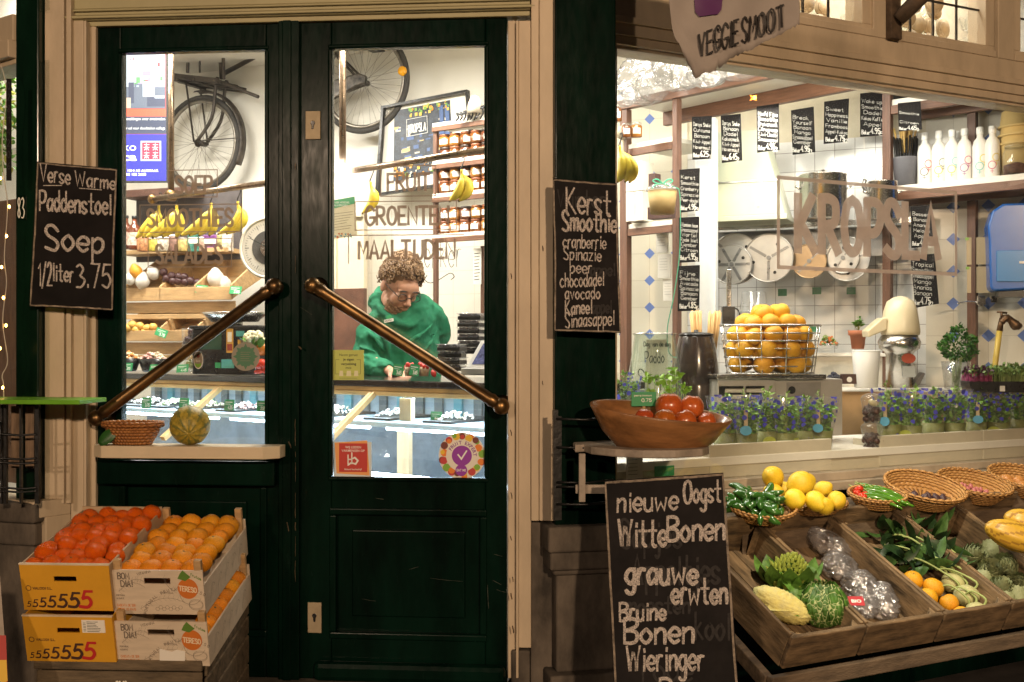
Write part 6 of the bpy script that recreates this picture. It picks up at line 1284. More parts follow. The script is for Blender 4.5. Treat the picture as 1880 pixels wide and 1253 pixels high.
for i in range(1100):
    x, y_ = rd.uniform(-54, 80), rd.uniform(-20, 28); h_ = rd.uniform(18, 34)*(1 if x < -12 else 1.15); pu = x < -14+rd.uniform(-5, 5)
    mb.tube([(x, y_, 19), (x+rd.uniform(-3, 3), y_-1, 20+h_*.6)], .5, 3, 2 if pu else 3, cap=False)
    mb.leaf((x, y_-2, 22+h_*.75*rd.uniform(.3, 1)), (rd.uniform(-1, 1), rd.uniform(-1, .3), .6), 6.5, 5.4, 1 if pu and rd.random() < .6 else 0, .3)
mb.build('cress', [mt('cress_leaf', (.22, .34, .10), .5, var=.3, vs=40), mt('purple_cress', (.09, .03, .07), .5), mt('pink_stem', (.5, .08, .22), .5), STALK], r, fix=False)
# right rack contents
rings = [((.60, .06, .10), (.1, .1, .1)), ((.10, .16, .12), (.75, .5, .05)), ((.1, .5, .55), (.7, .6, .1)), ((.5, .05, .2), (.25, .08, .3)), ((.75, .6, .1), (.1, .5, .5)), ((.7, .55, .08), (.6, .1, .2)), ((.6, .4, .1), (.5, .05, .2))]
BOTW = mt('white_bottle', (.80, .79, .75), .3, var=.02, bump=0)
for i, px in enumerate((1698, 1724, 1748, 1771, 1799, 1822, 1760)):
    Y = R2.Y(px, .06 if i < 6 else .14); py = 626.5-(zl+.029-CAMZ)/Y*2000; r, k = pth(px, py, Y, 'white_bottle', 'white bottle with coloured rings, %s' % ['first from the left', 'second from the left', 'third from the left', 'fourth from the left', 'fifth from the left', 'sixth, tallest looking', 'standing behind the row'][i], 'bottle', 0, 'white bottles on the right rack')
    mb = MB(k); mb.lathe([(12.2, 0), (13, 2), (13, 60), (10.5, 70), (5.6, 76), (5.4, 82)], 22); mb.build('body', BOTW, r); mb = MB(k); mb.lathe([(6.4, 82), (6.6, 83), (6.6, 94), (6, 95)], 16); mb.build('cap', BOTW, r)
    if i == 6: continue
    for j, (cx, cz, c) in enumerate(((2, 36, 0), (-6, 22, 1))):
        mb = MB(); mb.ribbon([(cx+7*math.cos(t*.285), cz+7*math.sin(t*.285)) for t in range(23)], 1.3, 0, cap=False); mb.ribbon([(cx, cz-8), (cx, cz-14)], 1.2, -.05); mb.ribbon([(cx-3, cz-11), (cx+3, cz-11)], 1.2, -.1)
        m2 = MB(k); m2.add([(13.3*math.sin(v.x/13.3), -13.3*math.cos(v.x/13.3)+v.y, v.z) for v in mb.v], mb.f); m2.build('ring_print', mt('ring%d%d' % (i, j), rings[i][c], .5, var=0, bump=0), r, fix=False)
Y = R2.Y(1662, .05); py = 626.5-(zl+.029-CAMZ)/Y*2000
r, k = pth(1662, py, Y, 'straw_cup', 'clear cup packed with black straws and bamboo sticks', 'cup'); mb = MB(k); mb.lathe([(19, 0), (22, 50), (23, 52), (21, 50)], 24, cap=(1, 0)); mb.build('cup', mt('smoky_cup', (.17, .17, .19), .3, var=.1, bump=0), r); mb = MB(k); rd = random.Random(2)
for i in range(70): a = rd.uniform(0, 6.28); q = math.sqrt(rd.random()); mb.tube([(15*q*math.cos(a), 15*q*math.sin(a), 4), (22*q*math.cos(a), 22*q*math.sin(a), 88+rd.uniform(-3, 3))], 1.5, 5)
mb.build('black_straws', BLACKPL, r); mb = MB(k)
for i in range(26): a = rd.uniform(0, 6.28); q = rd.random(); mb.tube([(15*q*math.cos(a), 15*q*math.sin(a), 60), (27*q*math.cos(a), 26*q*math.sin(a), 104+rd.uniform(-8, 18))], 1.4, 5)
mb.build('bamboo_sticks', mt('bamboo', (.66, .44, .15), .5), r)
Y = R2.Y(1866, .05); py = 626.5-(zl+.029-CAMZ)/Y*2000
r, k = pth(1866, py, Y, 'storage_jar', 'clip top glass jar of brown spice at the right edge', 'jar'); mb = MB(k); mb.lathe([(22, 0), (24, 3), (24, 40), (20, 46), (20, 50)], 26); mb.build('glass', GLASSJ, r); mb = MB(k); mb.lathe([(21, 2), (22, 4), (22, 18), (3, 24)], 20); mb.build('spice', mt('spice', (.16, .06, .03), .9, var=.5, vs=60, bump=.6), r); mb = MB(k); mb.torus((0, 0, 52), 20, 1.6, 28, 6, axis='Z'); mb.lathe([(20, 50), (19, 56), (6, 59)], 24); mb.build('lid', GLASSJ, r)
for i in range(3):
    Y = R2.Y(1870, .13); py = 626.5-(zl+.029-CAMZ)/Y*2000; r, k = pth(1868, py-58-i*16, Y, 'kraft_bowl', '%s kraft bowl of the upturned stack behind the glass jar' % ['lowest', 'middle', 'topmost'][i], 'bowl', 0, 'stacked kraft bowls'); mb = MB(k); mb.lathe([(34, 0), (34, 3), (30, 5), (27, 30), (25, 31)], 28); mb.build('bowl', mt('kraft_bowl_card', (.60, .44, .18), .6, var=.05), r)
    if i == 0: mb = MB(k); mb.lathe([(26, -58), (30, -2), (30, -.2)], 24); mb.build('lower_bowls', mt('kraft_bowl_card', (.6, .4, .2)), r)
for i, (px, n, c) in enumerate(((1658, 5, 0), (1770, 3, 1))):
    Y = R2.Y(px, .1); py = 626.5-(zu+.029-CAMZ)/Y*2000; r, k = pth(px, py, Y, 'tray_stack', ['stack of kraft and black trays on the upper right shelf', 'wrapped kraft packs on the upper right shelf'][i], 'trays', -43); mb = MB(k)
    if i == 0:
        for j in range(4): mb.box(-26, 20, -8, 20, j*6, j*6+5, 1)
        for j in range(6): mb.box(-24+j % 2, 18, -8, 20, 24+j*4, 27+j*4, 0)
    else:
        for j in range(3): mb.box(-50+j*38, -16+j*38, -6, 20, 0, 26-j*4, 0)
    mb.build('trays', [mt('kraft_bowl_card', (.6, .4, .2)), BLACKPL], r, bev=.002)
r, k = pth(1850, 536, 5.45, 'towel_dispenser', 'blue plastic paper towel dispenser on the diamond tiles', 'dispenser', -16)
BLU = mt('blue_plastic', (.018, .11, .40), .25, var=.06, bump=0, coat=.3); mb = MB(k); mb.prism([(-32, 6), (-34, 90), (-36, 120), (-28, 148), (-10, 160), (60, 160), (60, 4), (-26, 0)], -20, 34); mb.build('cover', BLU, r, bev=.012, seg=4); mb = MB(k); mb.prism([(-22, 18), (-22, 74), (56, 74), (56, 16)], -22, -20.2); mb.build('window_panel', mt('blue_plastic_light', (.05, .22, .50), .2, var=.05, bump=0), r, bev=.003); mb = MB(k); mb.box(-18, 60, -16, 30, -10, -.2); mb.build('paper_slot', BLACKPL, r); mb = MB(k); mb.box(16, 26, -23, -22.2, 50, 54); mb.build('white_mark', WHITE, r)
for i, (px, py, w_, h_, c) in enumerate(((1797, 486, 42, 50, 0), (1798, 538, 42, 48, 1))):
    r, k = pth(px, py, 5.66, 'kraft_paper_sheet', ['upper brown paper sheet taped to the diamond tiles', 'lower brown paper sheet taped to the diamond tiles'][i], 'paper', -20, 'paper sheets on the tiles'); mb = MB(k); mb.box(-w_/2, w_/2, -.8, 0, 0, h_); mb.build('sheet', mt('brown_sheet', (.52, .40, .24), .7, var=.08), r); mb = MB(k); mb.box(-w_/2-2, -w_/2+4, -1.4, -.9, h_*.9, h_*.9+5); mb.build('tape', mt('lime_tape', (.3, .5, .1), .5), r)
r, k = pth(1827, 668, 5.45, 'yellow_gas_pipe', 'yellow gas pipe with a brass tap at the right edge', 'pipe'); mb = MB(k); mb.tube([(-2, 0, -40), (0, 0, 0), (10, 4, 62)], 5.2, 12); mb.build('pipe', mt('yellow_pipe_paint', (.70, .50, .10), .4), r); mb = MB(k); mb.tube([(10, 4, 60), (14, 5, 84)], [6, 4], 10); mb.tube(smooth_path([(12, 4, 74), (24, 4, 84), (40, 4, 70), (46, 4, 74)], 4), [5, 6, 6, 8, 7, 6, 7, 9, 10, 9, 8, 8, 7], 10); mb.tube([(14, 5, 84), (14, 5, 94)], 2.5, 8); mb.tube([(6, 5, 95), (24, 5, 93)], 2, 8); mb.build('tap', mt('old_bronze', (.26, .15, .08), .45, .8, var=.4, vs=20), r)
r, k = pth(1805, 556, 5.6, 'wall_hook_clip', 'small steel clip and fork hanging below the paper sheets', 'hook'); mb = MB(k); mb.tube(smooth_path([(-48, -2, -2), (-30, -2, 2), (-12, -2, 0), (-6, -2, -6), (0, -2, 0)], 4), 1.6, 6); mb.box(-12, 2, -6, 0, -4, 12); mb.box(14, 24, -4, 0, 0, 12); mb.build('clip', STEEL, r, bev=.001)
# leaded window jars, lying with their lids to the street
rd = random.Random(77); n = 0
r, off = fth(RW, 1.2, .3, zf, 'transom_shelf', 'white shelf of cups and lids behind the leaded windows', 'shelf'); mb = MB(); mb.box(.3, 3.2, .14, .55, ztg-.05, ztg-.02); mb.build('board', WHITE, r, loc=off); mb = MB(); mb.box(.3, 3.2, .56, .58, ztg-.05, 3.38); mb.build('back_board', mt('warm_cream_board', (.72, .62, .46), .6), r, loc=off)
LIDW = mt('pale_wood_lid', (.62, .46, .28), .6, var=.2, vs=20)
pr = None
for wi, (a, b) in enumerate(((1470, 1583), (1655, 1812), (1874, 1905))):
    xa, xb = RW.x(a), RW.x(b); x = xa
    while x < xb+.02:
        for row in range(3):
            px_ = x+rd.uniform(-.02, .02)+(row % 2)*.045; z = ztg-.02+.052+row*.088; q = rd.uniform(.042, .05)
            lab = 'round wooden lidded glass cup stacked behind the leaded panes'
            if pr is None:
                pr = thing('lidded_cup', lab, 'cup', RW.P(px_, .2, z), RW.a, 'lidded cups behind the leaded panes')
                mb = MB(); mb.tube([(0, .012, 0), (0, .16, 0)], [.047, .040], 20); mb.build('cup', GLASSJ, pr); mb = MB(); mb.tube([(0, 0, 0), (0, .011, 0)], [.046, .048], 20); mb.tube([(0, -.006, 0), (0, -.0005, 0)], [.03, .034], 16); mb.build('lid', LIDW, pr)
            else: dup(pr, RW.P(px_, .2+rd.uniform(-.03, .05), z), (rd.uniform(-.12, .12), 0, RW.a+rd.uniform(-.5, .5)), lab, scale=rd.uniform(.9, 1.05))
        x += .098
# herb pots in printed sleeves
def sleeve_mat():
    m = bpy.data.materials.new('printed_sleeve'); m.use_nodes = True; N = m.node_tree.nodes; L = m.node_tree.links; p = N['Principled BSDF']; out = N['Material Output']
    p.inputs['Base Color'].default_value = (.07, .07, .44, 1); p.inputs['Roughness'].default_value = .35
    tc = N.new('ShaderNodeTexCoord'); vo = N.new('ShaderNodeTexVoronoi'); vo.inputs['Scale'].default_value = 56; mp = N.new('ShaderNodeMapping'); mp.inputs['Scale'].default_value = (1, 1, .8)
    nz = N.new('ShaderNodeTexNoise'); nz.inputs['Scale'].default_value = 70; L.new(tc.outputs['Object'], nz.inputs[0])
    L.new(tc.outputs['Object'], mp.inputs[0]); L.new(mp.outputs[0], vo.inputs['Vector']); sp = N.new('ShaderNodeSeparateColor'); L.new(vo.outputs['Color'], sp.inputs[0])
    sz = N.new('ShaderNodeSeparateXYZ'); L.new(tc.outputs['Object'], sz.inputs[0]); mr = N.new('ShaderNodeMapRange'); mr.inputs[1].default_value = .07; mr.inputs[2].default_value = .17; mr.inputs[3].default_value = .93; mr.inputs[4].default_value = .35; L.new(sz.outputs[2], mr.inputs[0])
    gt = N.new('ShaderNodeMath'); gt.operation = 'GREATER_THAN'; L.new(sp.outputs[0], gt.inputs[0]); L.new(mr.outputs[0], gt.inputs[1])
    g2 = N.new('ShaderNodeMath'); g2.operation = 'LESS_THAN'; g2.inputs[1].default_value = .0095; L.new(vo.outputs['Distance'], g2.inputs[0]); g2.inputs[1].default_value = .45
    mu = N.new('ShaderNodeMath'); mu.operation = 'MULTIPLY'; L.new(gt.outputs[0], mu.inputs[0]); L.new(g2.outputs[0], mu.inputs[1])
    tr = N.new('ShaderNodeBsdfTransparent'); gl = N.new('ShaderNodeBsdfGlossy'); gl.inputs['Roughness'].default_value = .12; mx = N.new('ShaderNodeMixShader'); mx.inputs[0].default_value = .09; L.new(tr.outputs[0], mx.inputs[1]); L.new(gl.outputs[0], mx.inputs[2])
    df = N.new('ShaderNodeBsdfDiffuse'); df.inputs[0].default_value = (.62, .62, .62, 1); m0 = N.new('ShaderNodeMixShader'); m0.inputs[0].default_value = .05; L.new(mx.outputs[0], m0.inputs[1]); L.new(df.outputs[0], m0.inputs[2])
    m2 = N.new('ShaderNodeMixShader'); L.new(mu.outputs[0], m2.inputs[0]); L.new(m0.outputs[0], m2.inputs[1]); L.new(p.outputs[0], m2.inputs[2]); L.new(m2.outputs[0], out.inputs[0]); return m
SLV = sleeve_mat(); HERB = [mt('herb_leaf_a', (.25, .50, .07), .5, var=.35, vs=40), mt('herb_leaf_b', (.13, .34, .05), .5, var=.35, vs=40), mt('herb_leaf_c', (.30, .50, .11), .5, var=.3, vs=40)]
OLIVE = mt('olive_soil_pot', (.20, .21, .04), .6, var=.3, vs=12)
def herb(seed):
    rd = random.Random(seed); r, k = pth(0, 0, 4.5, 'herb_pot', 'x', 'herb plant', 0, 'herb pots in printed sleeves')
    mb = MB(k); mb.lathe([(15, 0), (17, 34), (15, 34), (14, 30)], 20, cap=(1, 1)); mb.build('pot', OLIVE, r)
    mb = MB(k); mb.lathe([(16.5, 2), (18, 34), (24, 74), (27, 96)], 26, cap=(0, 0), wob=lambda a, i: 1+(.05*math.sin(5*a+seed) if i > 2 else 0)); mb.build('sleeve', SLV, r, fix=False)
    mb = MB(k)
    for i in range(340):
        t = rd.random(); a = rd.uniform(0, 6.28); q = (7+11*t)*math.sqrt(rd.random()); c = (q*math.cos(a), q*math.sin(a), 26+t*54)
        mb.leaf(c, (math.cos(a)*.8, math.sin(a)*.8, rd.uniform(-.1, .9)), rd.uniform(6, 10), rd.uniform(5, 7), rd.choice((0, 0, 1, 2)), .4)
    for i in range(5): p = (rd.uniform(-9, 9), rd.uniform(-9, 9), 70); sprig(mb, p, rd.uniform(22, 46), 1, 7, rd, 2, 3, .25)
    mb.build('leaves', HERB+[STALK], r, fix=False); 
    if seed == 3: mb = MB(k); mb.box(3, 8, -19, -17.5, 34, 74, 0); mb.build('wooden_stick', mt('stick_wood', (.62, .46, .24), .6), r); mb = MB(k); cylY(mb, 6, 40, 8, -21, -20, 0, 18); mb.build('round_tag', mt('sky_tag', (.12, .38, .55), .5), r)
    elif seed == 2: mb = MB(k); cylY(mb, -3, 16, 10, -19, -18.2, 0, 18); mb.build('round_label', mt('acid_label', (.34, .37, .05), .5), r)
    return r
hp = [herb(1), herb(2), herb(3)]; used = [0, 0, 0]
HP = [(1332, .20), (1368, .15), (1406, .20), (1442, .15), (1475, .2), (1507, .16), (1632, .20), (1672, .15), (1712, .2), (1752, .15), (1792, .19), (1832, .15), (1872, .19)]
for i, (px, y) in enumerate(HP):
    j = (i*2+i//3) % 3; p = RW.P(RW.x(px, y), y, TZ); side = 'left' if i < 6 else 'right'; nn = i if i < 6 else i-6
    lab = 'herb pot in a blue printed sleeve, %s in the %s group' % (['first from the left', 'second', 'third', 'fourth', 'fifth', 'sixth', 'seventh'][nn], side)
    if used[j]: dup(hp[j], p, (0, 0, random.uniform(-.9, .9)), lab).scale = (random.uniform(1.28, 1.45), random.uniform(1.28, 1.45), random.uniform(1.0, 1.18))
    else: hp[j].location = p; hp[j].scale = (1.34, 1.34, 1.1); hp[j].rotation_euler = (0, 0, random.uniform(-.5, .5)); hp[j]['label'] = lab; used[j] = 1
for i, px in enumerate((1146,)):
    p = RW.P(RW.x(px, .55), .55, TZ+.09); dup(hp[i], p, (0, 0, i), 'herb pot half hidden behind the corner post')
for i, px in enumerate((1210, 1242)):
    r = thing('seedling_tray', ['left white seed tray behind the wooden bowl', 'right white seed tray behind the wooden bowl'][i], 'seedlings', RW.P(RW.x(px, .2), .2, TZ+.205), 0, 'seedling trays'); k = 4.4/2000; mb = MB(k); mb.box(-24, 24, -14, 14, -92, 4); mb.build('tray', WHITE, r, bev=.002); mb = MB(k); rd = random.Random(i+50)
    for j in range(9):
        x, y_ = rd.uniform(-22, 22), rd.uniform(-10, 10); h_ = rd.uniform(20, 70); mb.tube([(x, y_, 3), (x+rd.uniform(-3, 3), y_, h_)], .8, 5, 1)
        for q in range(5): a = rd.uniform(0, 6.28); mb.leaf((x, y_, h_*rd.uniform(.7, 1)), (math.cos(a), math.sin(a)*.6, .5), rd.uniform(9, 14), rd.uniform(7, 9), 0, .3)
    mb.build('seedlings', [mt('lime_leaf', (.24, .46, .03), .45, var=.2, vs=30), STALK], r, fix=False)
for i, (a, b) in enumerate(((1300, 1524), (1612, 1800), (1802, 1990))):
    xa, xb = RW.x(a, .09), RW.x(b, .09); r, off = fth(RW, (xa+xb)/2, .09, TZ, 'plant_trough', ['beige trough below the left herb pots', 'beige trough below the right herb pots', 'beige trough at the right frame edge'][i], 'trough', 'troughs under the herb pots'); mb = MB(); mb.box(xa, xb, .08, .098, TZ-.085, TZ+.050); mb.build('front', mt('beige_trough', (.60, .54, .42), .45, var=.08), r, bev=.003, loc=off); mb = MB(); mb.box(xa, xa+.012, .0985, .24, TZ+.0005, TZ+.028); mb.box(xb-.012, xb, .0985, .24, TZ+.0005, TZ+.028); mb.build('end_wall', mt('beige_trough', (.6, .5, .4)), r, loc=off)
CHOC = mt('chocolate_nuts', (.085, .035, .022), .45, var=.5, vs=30)
for i in range(2):
    p = RW.P(RW.x(1601, .12), .12, TZ-.02+i*.125); r = thing('chocolate_cup', ['lower clear cup of chocolate nuts in the window', 'upper clear cup of chocolate nuts stacked in the window'][i], 'cup', p, 0, 'chocolate cups'); k = 4.45/2000; mb = MB(k); mb.lathe([(15, 0), (21, 44), (22, 45), (22, 48), (18, 54), (8, 58)], 24); mb.build('cup', CLEARP, r); mb = MB(k); rd = random.Random(i); heap(mb, 0, 0, 5, 13, 13, 20, 40, 6, 2, rd, .9); heap(mb, 0, 0, 20, 16, 16, 18, 40, 6, 2, rd, .9); mb.build('nuts', [CHOC, mt('chocolate_nuts_dark', (.05, .02, .015), .4)], r)
    if i: mb = MB(k); mb.ell((-4, -16, 40), (10, 4, 6), 12, 8, 0, (0, .5, 0)); mb.build('pale_nut', mt('pale_nut', (.62, .54, .34), .5), r)
r, off = fth(RW, .3, .1, .95, 'window_notice', 'paper price list and green card low inside the window', 'notice'); z0, z1 = RW.z(1180, 880, .1), RW.z(1180, 836, .1); mb = MB(); mb.box(RW.x(1150, .07), RW.x(1180, .07), .070, .072, z0, z1, 0); mb.box(RW.x(1202, .07), RW.x(1238, .07), .070, .072, z0+.01, z0+.05, 1); mb.build('sheets', [PAPER, PRICE], r, loc=off); mb = MB()
for i in range(5): mb.ribbon([(RW.x(1153, .07), z1-.012-i*.014), (RW.x(1170, .07), z1-.012-i*.014)], .002, .0693)
mb.build('print', INK, r, fix=False, loc=off)
# ---------------------------------------------------------------- left post: green shelf, iron rack, fairy lights
r, k = pth(70, 742, 3.74, 'lime_shelf', 'thin lime green shelf board on the left post', 'shelf', -6); mb = MB(k); mb.box(-160, 87, -14, 90, 0, 8); mb.build('board', mt('lime_paint', (.13, .36, .015), .4, var=.12, bump=.1), r, bev=.002)
r, k = pth(40, 925, 3.82, 'iron_rack', 'black wrought iron rack around the foot of the left post', 'rack'); mb = MB(k)
for x, w_ in ((29, 7), (-1, 3.5), (-29, 5), (-36, 4)): mb.box(x-w_/2, x+w_/2, -4, 4, 0, 182)
for z in (128, 84, 76, 30, 24): mb.tube(smooth_path([(-70, -14, z-3), (-36, -8, z), (0, -6, z-2), (30, -4, z)], 4), 2.2, 6)
mb.tube(smooth_path([(-70, -20, 92), (-52, -22, 88), (-36, -14, 108), (-37, -6, 150)], 4), 2.2, 6); mb.build('bars', BLACKP, r)
for i, x in enumerate((-12, 14)):
    r2, k2 = pth(40+x, 870, 3.9, 'slat_board', '%s pale wooden slat behind the iron rack' % ('left', 'right')[i], 'slat'); mb = MB(k2); mb.box(-8, 8, 0, 3, 10, 124); mb.build('board', mt('grey_slat_wood', (.24, .16, .10), .8, var=.4, st=(10, 10, 1)), r2, bev=.002)
r = thing('fairy_lights', 'white wire of warm fairy lights hanging in the left window', 'fairy lights', at(10, 740, 3.9)); c = at(10, 740, 3.9); k = 3.9/2000
WIR = mt('pale_wire', (.62, .55, .45), .5); GLOW = mt('warm_bulb', (1, .55, .12), .4, var=0, bump=0, emit=26)
pp = [(2, 120), (12, 170), (4, 260), (8, 330), (14, 380), (8, 470), (12, 520), (5, 590), (14, 662), (4, 690), (7, 720), (2, 860)]
mb = MB(k); mb.tube([V((p.x-10, p.z, 740-p.y)) for p in smooth_path([(a, b, 0) for a, b in pp], 5)], .9, 5); mb.build('wire', WIR, r)
for i, (px, py) in enumerate([(2, 328), (18, 380), (13, 434), (4, 491), (7, 547), (6, 712), (12, 598), (1, 640)]): mb = MB(k); mb.ell((px-10, -2, 740-py), (2.0, 2.0, 3.0), 8, 6); mb.build('bulb', GLOW, r)
r, k = pth(16, 332, 3.88, 'letter_strip', 'narrow black letter strip hanging beside the left post', 'sign'); mb = MB(k); mb.box(-4.5, 4.5, 0, 2, 0, 187); mb.build('strip', BOARD, r); mb = MB(k)
for i, ch in enumerate('02814206'): text(mb, ch, -2, 2.4, 168-i*21, 12, 1.1, -.4)
mb.build('lettering', GHOST, r, fix=False)
r, k = pth(0, 300, 4.6, 'window_plant', 'bright leafy green plant inside the left window', 'plant', 0); mb = MB(k); rd = random.Random(9); mb.tube([(0, 0, -40), (4, 0, 70)], 3, 6, 1)
for i in range(420): mb.leaf((rd.uniform(-50, 26), rd.uniform(-20, 20), rd.uniform(-10, 170)), (rd.uniform(-1, 1), rd.uniform(-1, 1), rd.uniform(-.6, .8)), rd.uniform(9, 20), rd.uniform(5, 9), 0 if rd.random() < .7 else 2, .4)
mb.build('foliage', [LEAF, STALK, mt('yellow_leaf', (.45, .48, .08), .5)], r, fix=False)
r, k = pth(4, 640, 4.7, 'left_fruit_crate', 'pine crate of oranges inside the left window', 'crate', -30); mb = MB(k); mb.box(-60, 60, -3, 3, 0, 40); mb.box(-60, 60, 60, 64, 0, 60); mb.box(-60, 60, 0, 60, 0, 4); mb.build('boards', PINE, r, bev=.002)
for px, py in ((2, 596), (14, 592), (22, 600), (8, 586)): fruit('basket_orange', [ORANGE2, STEMM], 'round', at(px, py, 4.75), 15*4.75/2000, 'orange in the pine crate behind the left window', 'orange', 'oranges in the left window', rd)
mb = MB(); mb.box(-1.9, -.36, .42, .44, 2.35, 3.4); inshop(mb, 'added_white_board', WHITE, LW)  # white board added behind the upper left panes so they look bright
mb = MB(); mb.box(-1.7, -.36, .30, .33, .9, 2.1); inshop(mb, 'left_wood_screen', mt('brown_wood_screen', (.24, .13, .07), .6, var=.3, st=WD), LW)
lamp('left_window_lamp', 'AREA', tuple(LW.P(-.55, .22, 3.1)), 24, INW, .4, target=tuple(LW.P(-.5, .36, 2)))

# ---------------------------------------------------------------- door shelf with basket and melon
yo = -.165; xa, xb = D.x(163, yo), D.x(508, yo); z1, z0 = D.z(340, 820, yo), D.z(340, 843, yo)
r, off = fth(D, (xa+xb)/2, -.06, z0, 'door_shelf', 'cream shelf board with cut corners on the left door', 'shelf')
def slab(mb, poly, z0, z1, m=0): n = len(poly); mb.add([(x, y, z0) for x, y in poly]+[(x, y, z1) for x, y in poly], [tuple(range(n)), tuple(range(2*n-1, n-1, -1))]+[(i, (i+1) % n, (i+1) % n+n, i+n) for i in range(n)], m)
mb = MB(); slab(mb, [(xa, -.058), (xa, -.125), (xa+.045, yo), (xb-.05, yo), (xb, -.125), (xb, -.058)], z0, z1); mb.build('board', mt('cream_shelf_paint', (.62, .52, .36), .45, var=.08, bump=.1), r, bev=.003, loc=off)
WEAVE = {}
def wicker(name, col, col2):
    m = mt(name, col, .55, var=.2, vs=30, bump=0, col2=col2); N = m.node_tree.nodes; L = m.node_tree.links; p = N['Principled BSDF']
    tc = N.new('ShaderNodeTexCoord'); gr = N.new('ShaderNodeTexGradient'); gr.gradient_type = 'RADIAL'; L.new(tc.outputs['Object'], gr.inputs[0]); sz = N.new('ShaderNodeSeparateXYZ'); L.new(tc.outputs['Object'], sz.inputs[0])
    def mth(op, a, b=None):
        n = N.new('ShaderNodeMath'); n.operation = op
        for i, q in enumerate((a, b)):
            if q is None: continue
            if isinstance(q, (int, float)): n.inputs[i].default_value = q
            else: L.new(q, n.inputs[i])
        return n.outputs[0]
    u = mth('MULTIPLY', gr.outputs[1], 6.28318*26); v = mth('MULTIPLY', sz.outputs[2], 6.28318/.011); par = mth('MULTIPLY', mth('SIGN', mth('SINE', mth('MULTIPLY', v, .5))), 1.0)
    h_ = mth('ADD', mth('MULTIPLY', mth('MULTIPLY', mth('SINE', u), par), .5), mth('MULTIPLY', mth('ABSOLUTE', mth('SINE', mth('MULTIPLY', v, .5))), .9))
    bp = N.new('ShaderNodeBump'); bp.inputs['Strength'].default_value = .9; bp.inputs['Distance'].default_value = .004; L.new(h_, bp.inputs['Height']); L.new(bp.outputs[0], p.inputs['Normal'])
    rp = [n for n in N if n.type == 'VALTORGB'][0]; mx = N.new('ShaderNodeMix'); mx.data_type = 'RGBA'; mx.inputs[7].default_value = (col[0]*.32, col[1]*.28, col[2]*.25, 1); L.new(rp.outputs[0], mx.inputs[6]); L.new(mth('LESS_THAN', h_, .18), mx.inputs[0]); L.new(mx.outputs[2], p.inputs['Base Color'])
    return m
WK1 = wicker('brown_wicker', (.40, .17, .045), (.28, .105, .028)); WK2 = wicker('honey_wicker', (.50, .28, .09), (.38, .19, .06))
def basket(loc, rot, R, h_, sy, label, mat, group=None, flare=.68):
    r = thing('wicker_basket', label, 'basket', loc, 0, group); r.rotation_euler = rot
    mb = MB(); mb.lathe([(R*flare*.98, .0), (R*flare, .004), (R*(flare+(1-flare)*.6), h_*.55), (R*.985, h_), (R*.955, h_), (R*(flare+(1-flare)*.55), h_*.5), (R*flare*.95, .012)], 56, sx=1, sy=sy, cap=(1, 1)); mb.build('weave', mat, r, fix=False)
    mb = MB(); vs = []; n = 120
    for s_ in (0, 1): mb.tube([(R*math.cos(6.2832*i/n)*(1+.012*math.sin(i*.9+s_*3.14)), R*sy*math.sin(6.2832*i/n)*(1+.012*math.sin(i*.9+s_*3.14)), h_+.006*math.cos(i*.9+s_*3.14)) for i in range(n+1)], .0062, 6, cap=False)
    mb.build('plaited_rim', mat, r); return r
p = D.P(D.x(244, -.11), -.11, z1); basket(p, (0, 0, -.1), .109, .074, .62, 'small brown wicker basket with a leaf on the door shelf', WK1, flare=.66)
r = thing('basket_leaf', 'single dark green leaf leaning on the small basket', 'leaf', D.P(D.x(183, -.162), -.162, z1)); mb = MB(); mb.leaf((0, 0, .004), (.74, .0, .66), .088, .046, 0, .12, nrm=(0, -1, .25), n=8); mb.build('blade', DLEAF, r, fix=False, solid=.001)
rad = 36.5*3.92/2000; r = thing('striped_melon', 'yellow melon with dark green stripes on the door shelf', 'melon', D.P(D.x(349, -.105), -.105, z1))
mb = MB(); mb.ell((0, 0, 0), (rad, rad, rad*.98), 80, 40, 0, fn=lambda v: 1+.012*math.cos(10*math.atan2(v.y, v.x))); 
for i, f in enumerate(mb.f):
    c = sum((mb.v[q] for q in f), Vector())/len(f); a = math.atan2(c.y, c.x)*10/6.2832; w_ = .13+.07*math.sin(c.z*160+a)+.05*math.sin(c.z*420+a*3)
    if abs(a-round(a)) < w_ and abs(c.z) < rad*.985: mb.mi[i] = 1
o = mb.build('rind', [mt('melon_rind', (.50, .36, .05), .5, var=.3, vs=75, bump=.2, bs=120, col2=(.17, .15, .02)), mt('melon_stripe', (.10, .12, .025), .5, var=.4, vs=70, bump=.2, bs=120, col2=(.22, .20, .04))], r); o.location = (0, 0, rad*.985); o.rotation_euler = (R_(112), R_(18), R_(20))

# ---------------------------------------------------------------- corner shelf with a wooden bowl
SHW = mt('worn_white_board', (.42, .35, .28), .6, var=.35, vs=10, bump=.3)
zs = 1.149; c = W(1180, 0, 3.72)
r = thing('corner_shelf', 'worn white rounded shelf on wooden brackets below the corner post', 'shelf', (c.x, 3.8, .9))
pl_ = [(1052, 3.78), (1056, 3.68), (1072, 3.70), (1085, 3.62), (1130, 3.54), (1180, 3.50), (1240, 3.50), (1290, 3.55), (1302, 3.62), (1298, 3.74), (1270, 3.84), (1120, 3.86)]
mb = MB(); slab(mb, [(W(px, 0, Y).x-c.x, Y-3.8) for px, Y in pl_], zs-.9-.026, zs-.9); mb.build('board', SHW, r, bev=.004)
mb = MB(); x = W(1068, 0, 3.66).x-c.x; mb.box(x-.010, x+.012, -.15, -.13, .06, zs-.9-.027); mb.build('upright', SHW, r, bev=.002); mb = MB(); mb.box(x-.02, x+.11, -.1285, -.11, .085, .115); mb.build('crosspiece', SHW, r, bev=.002)
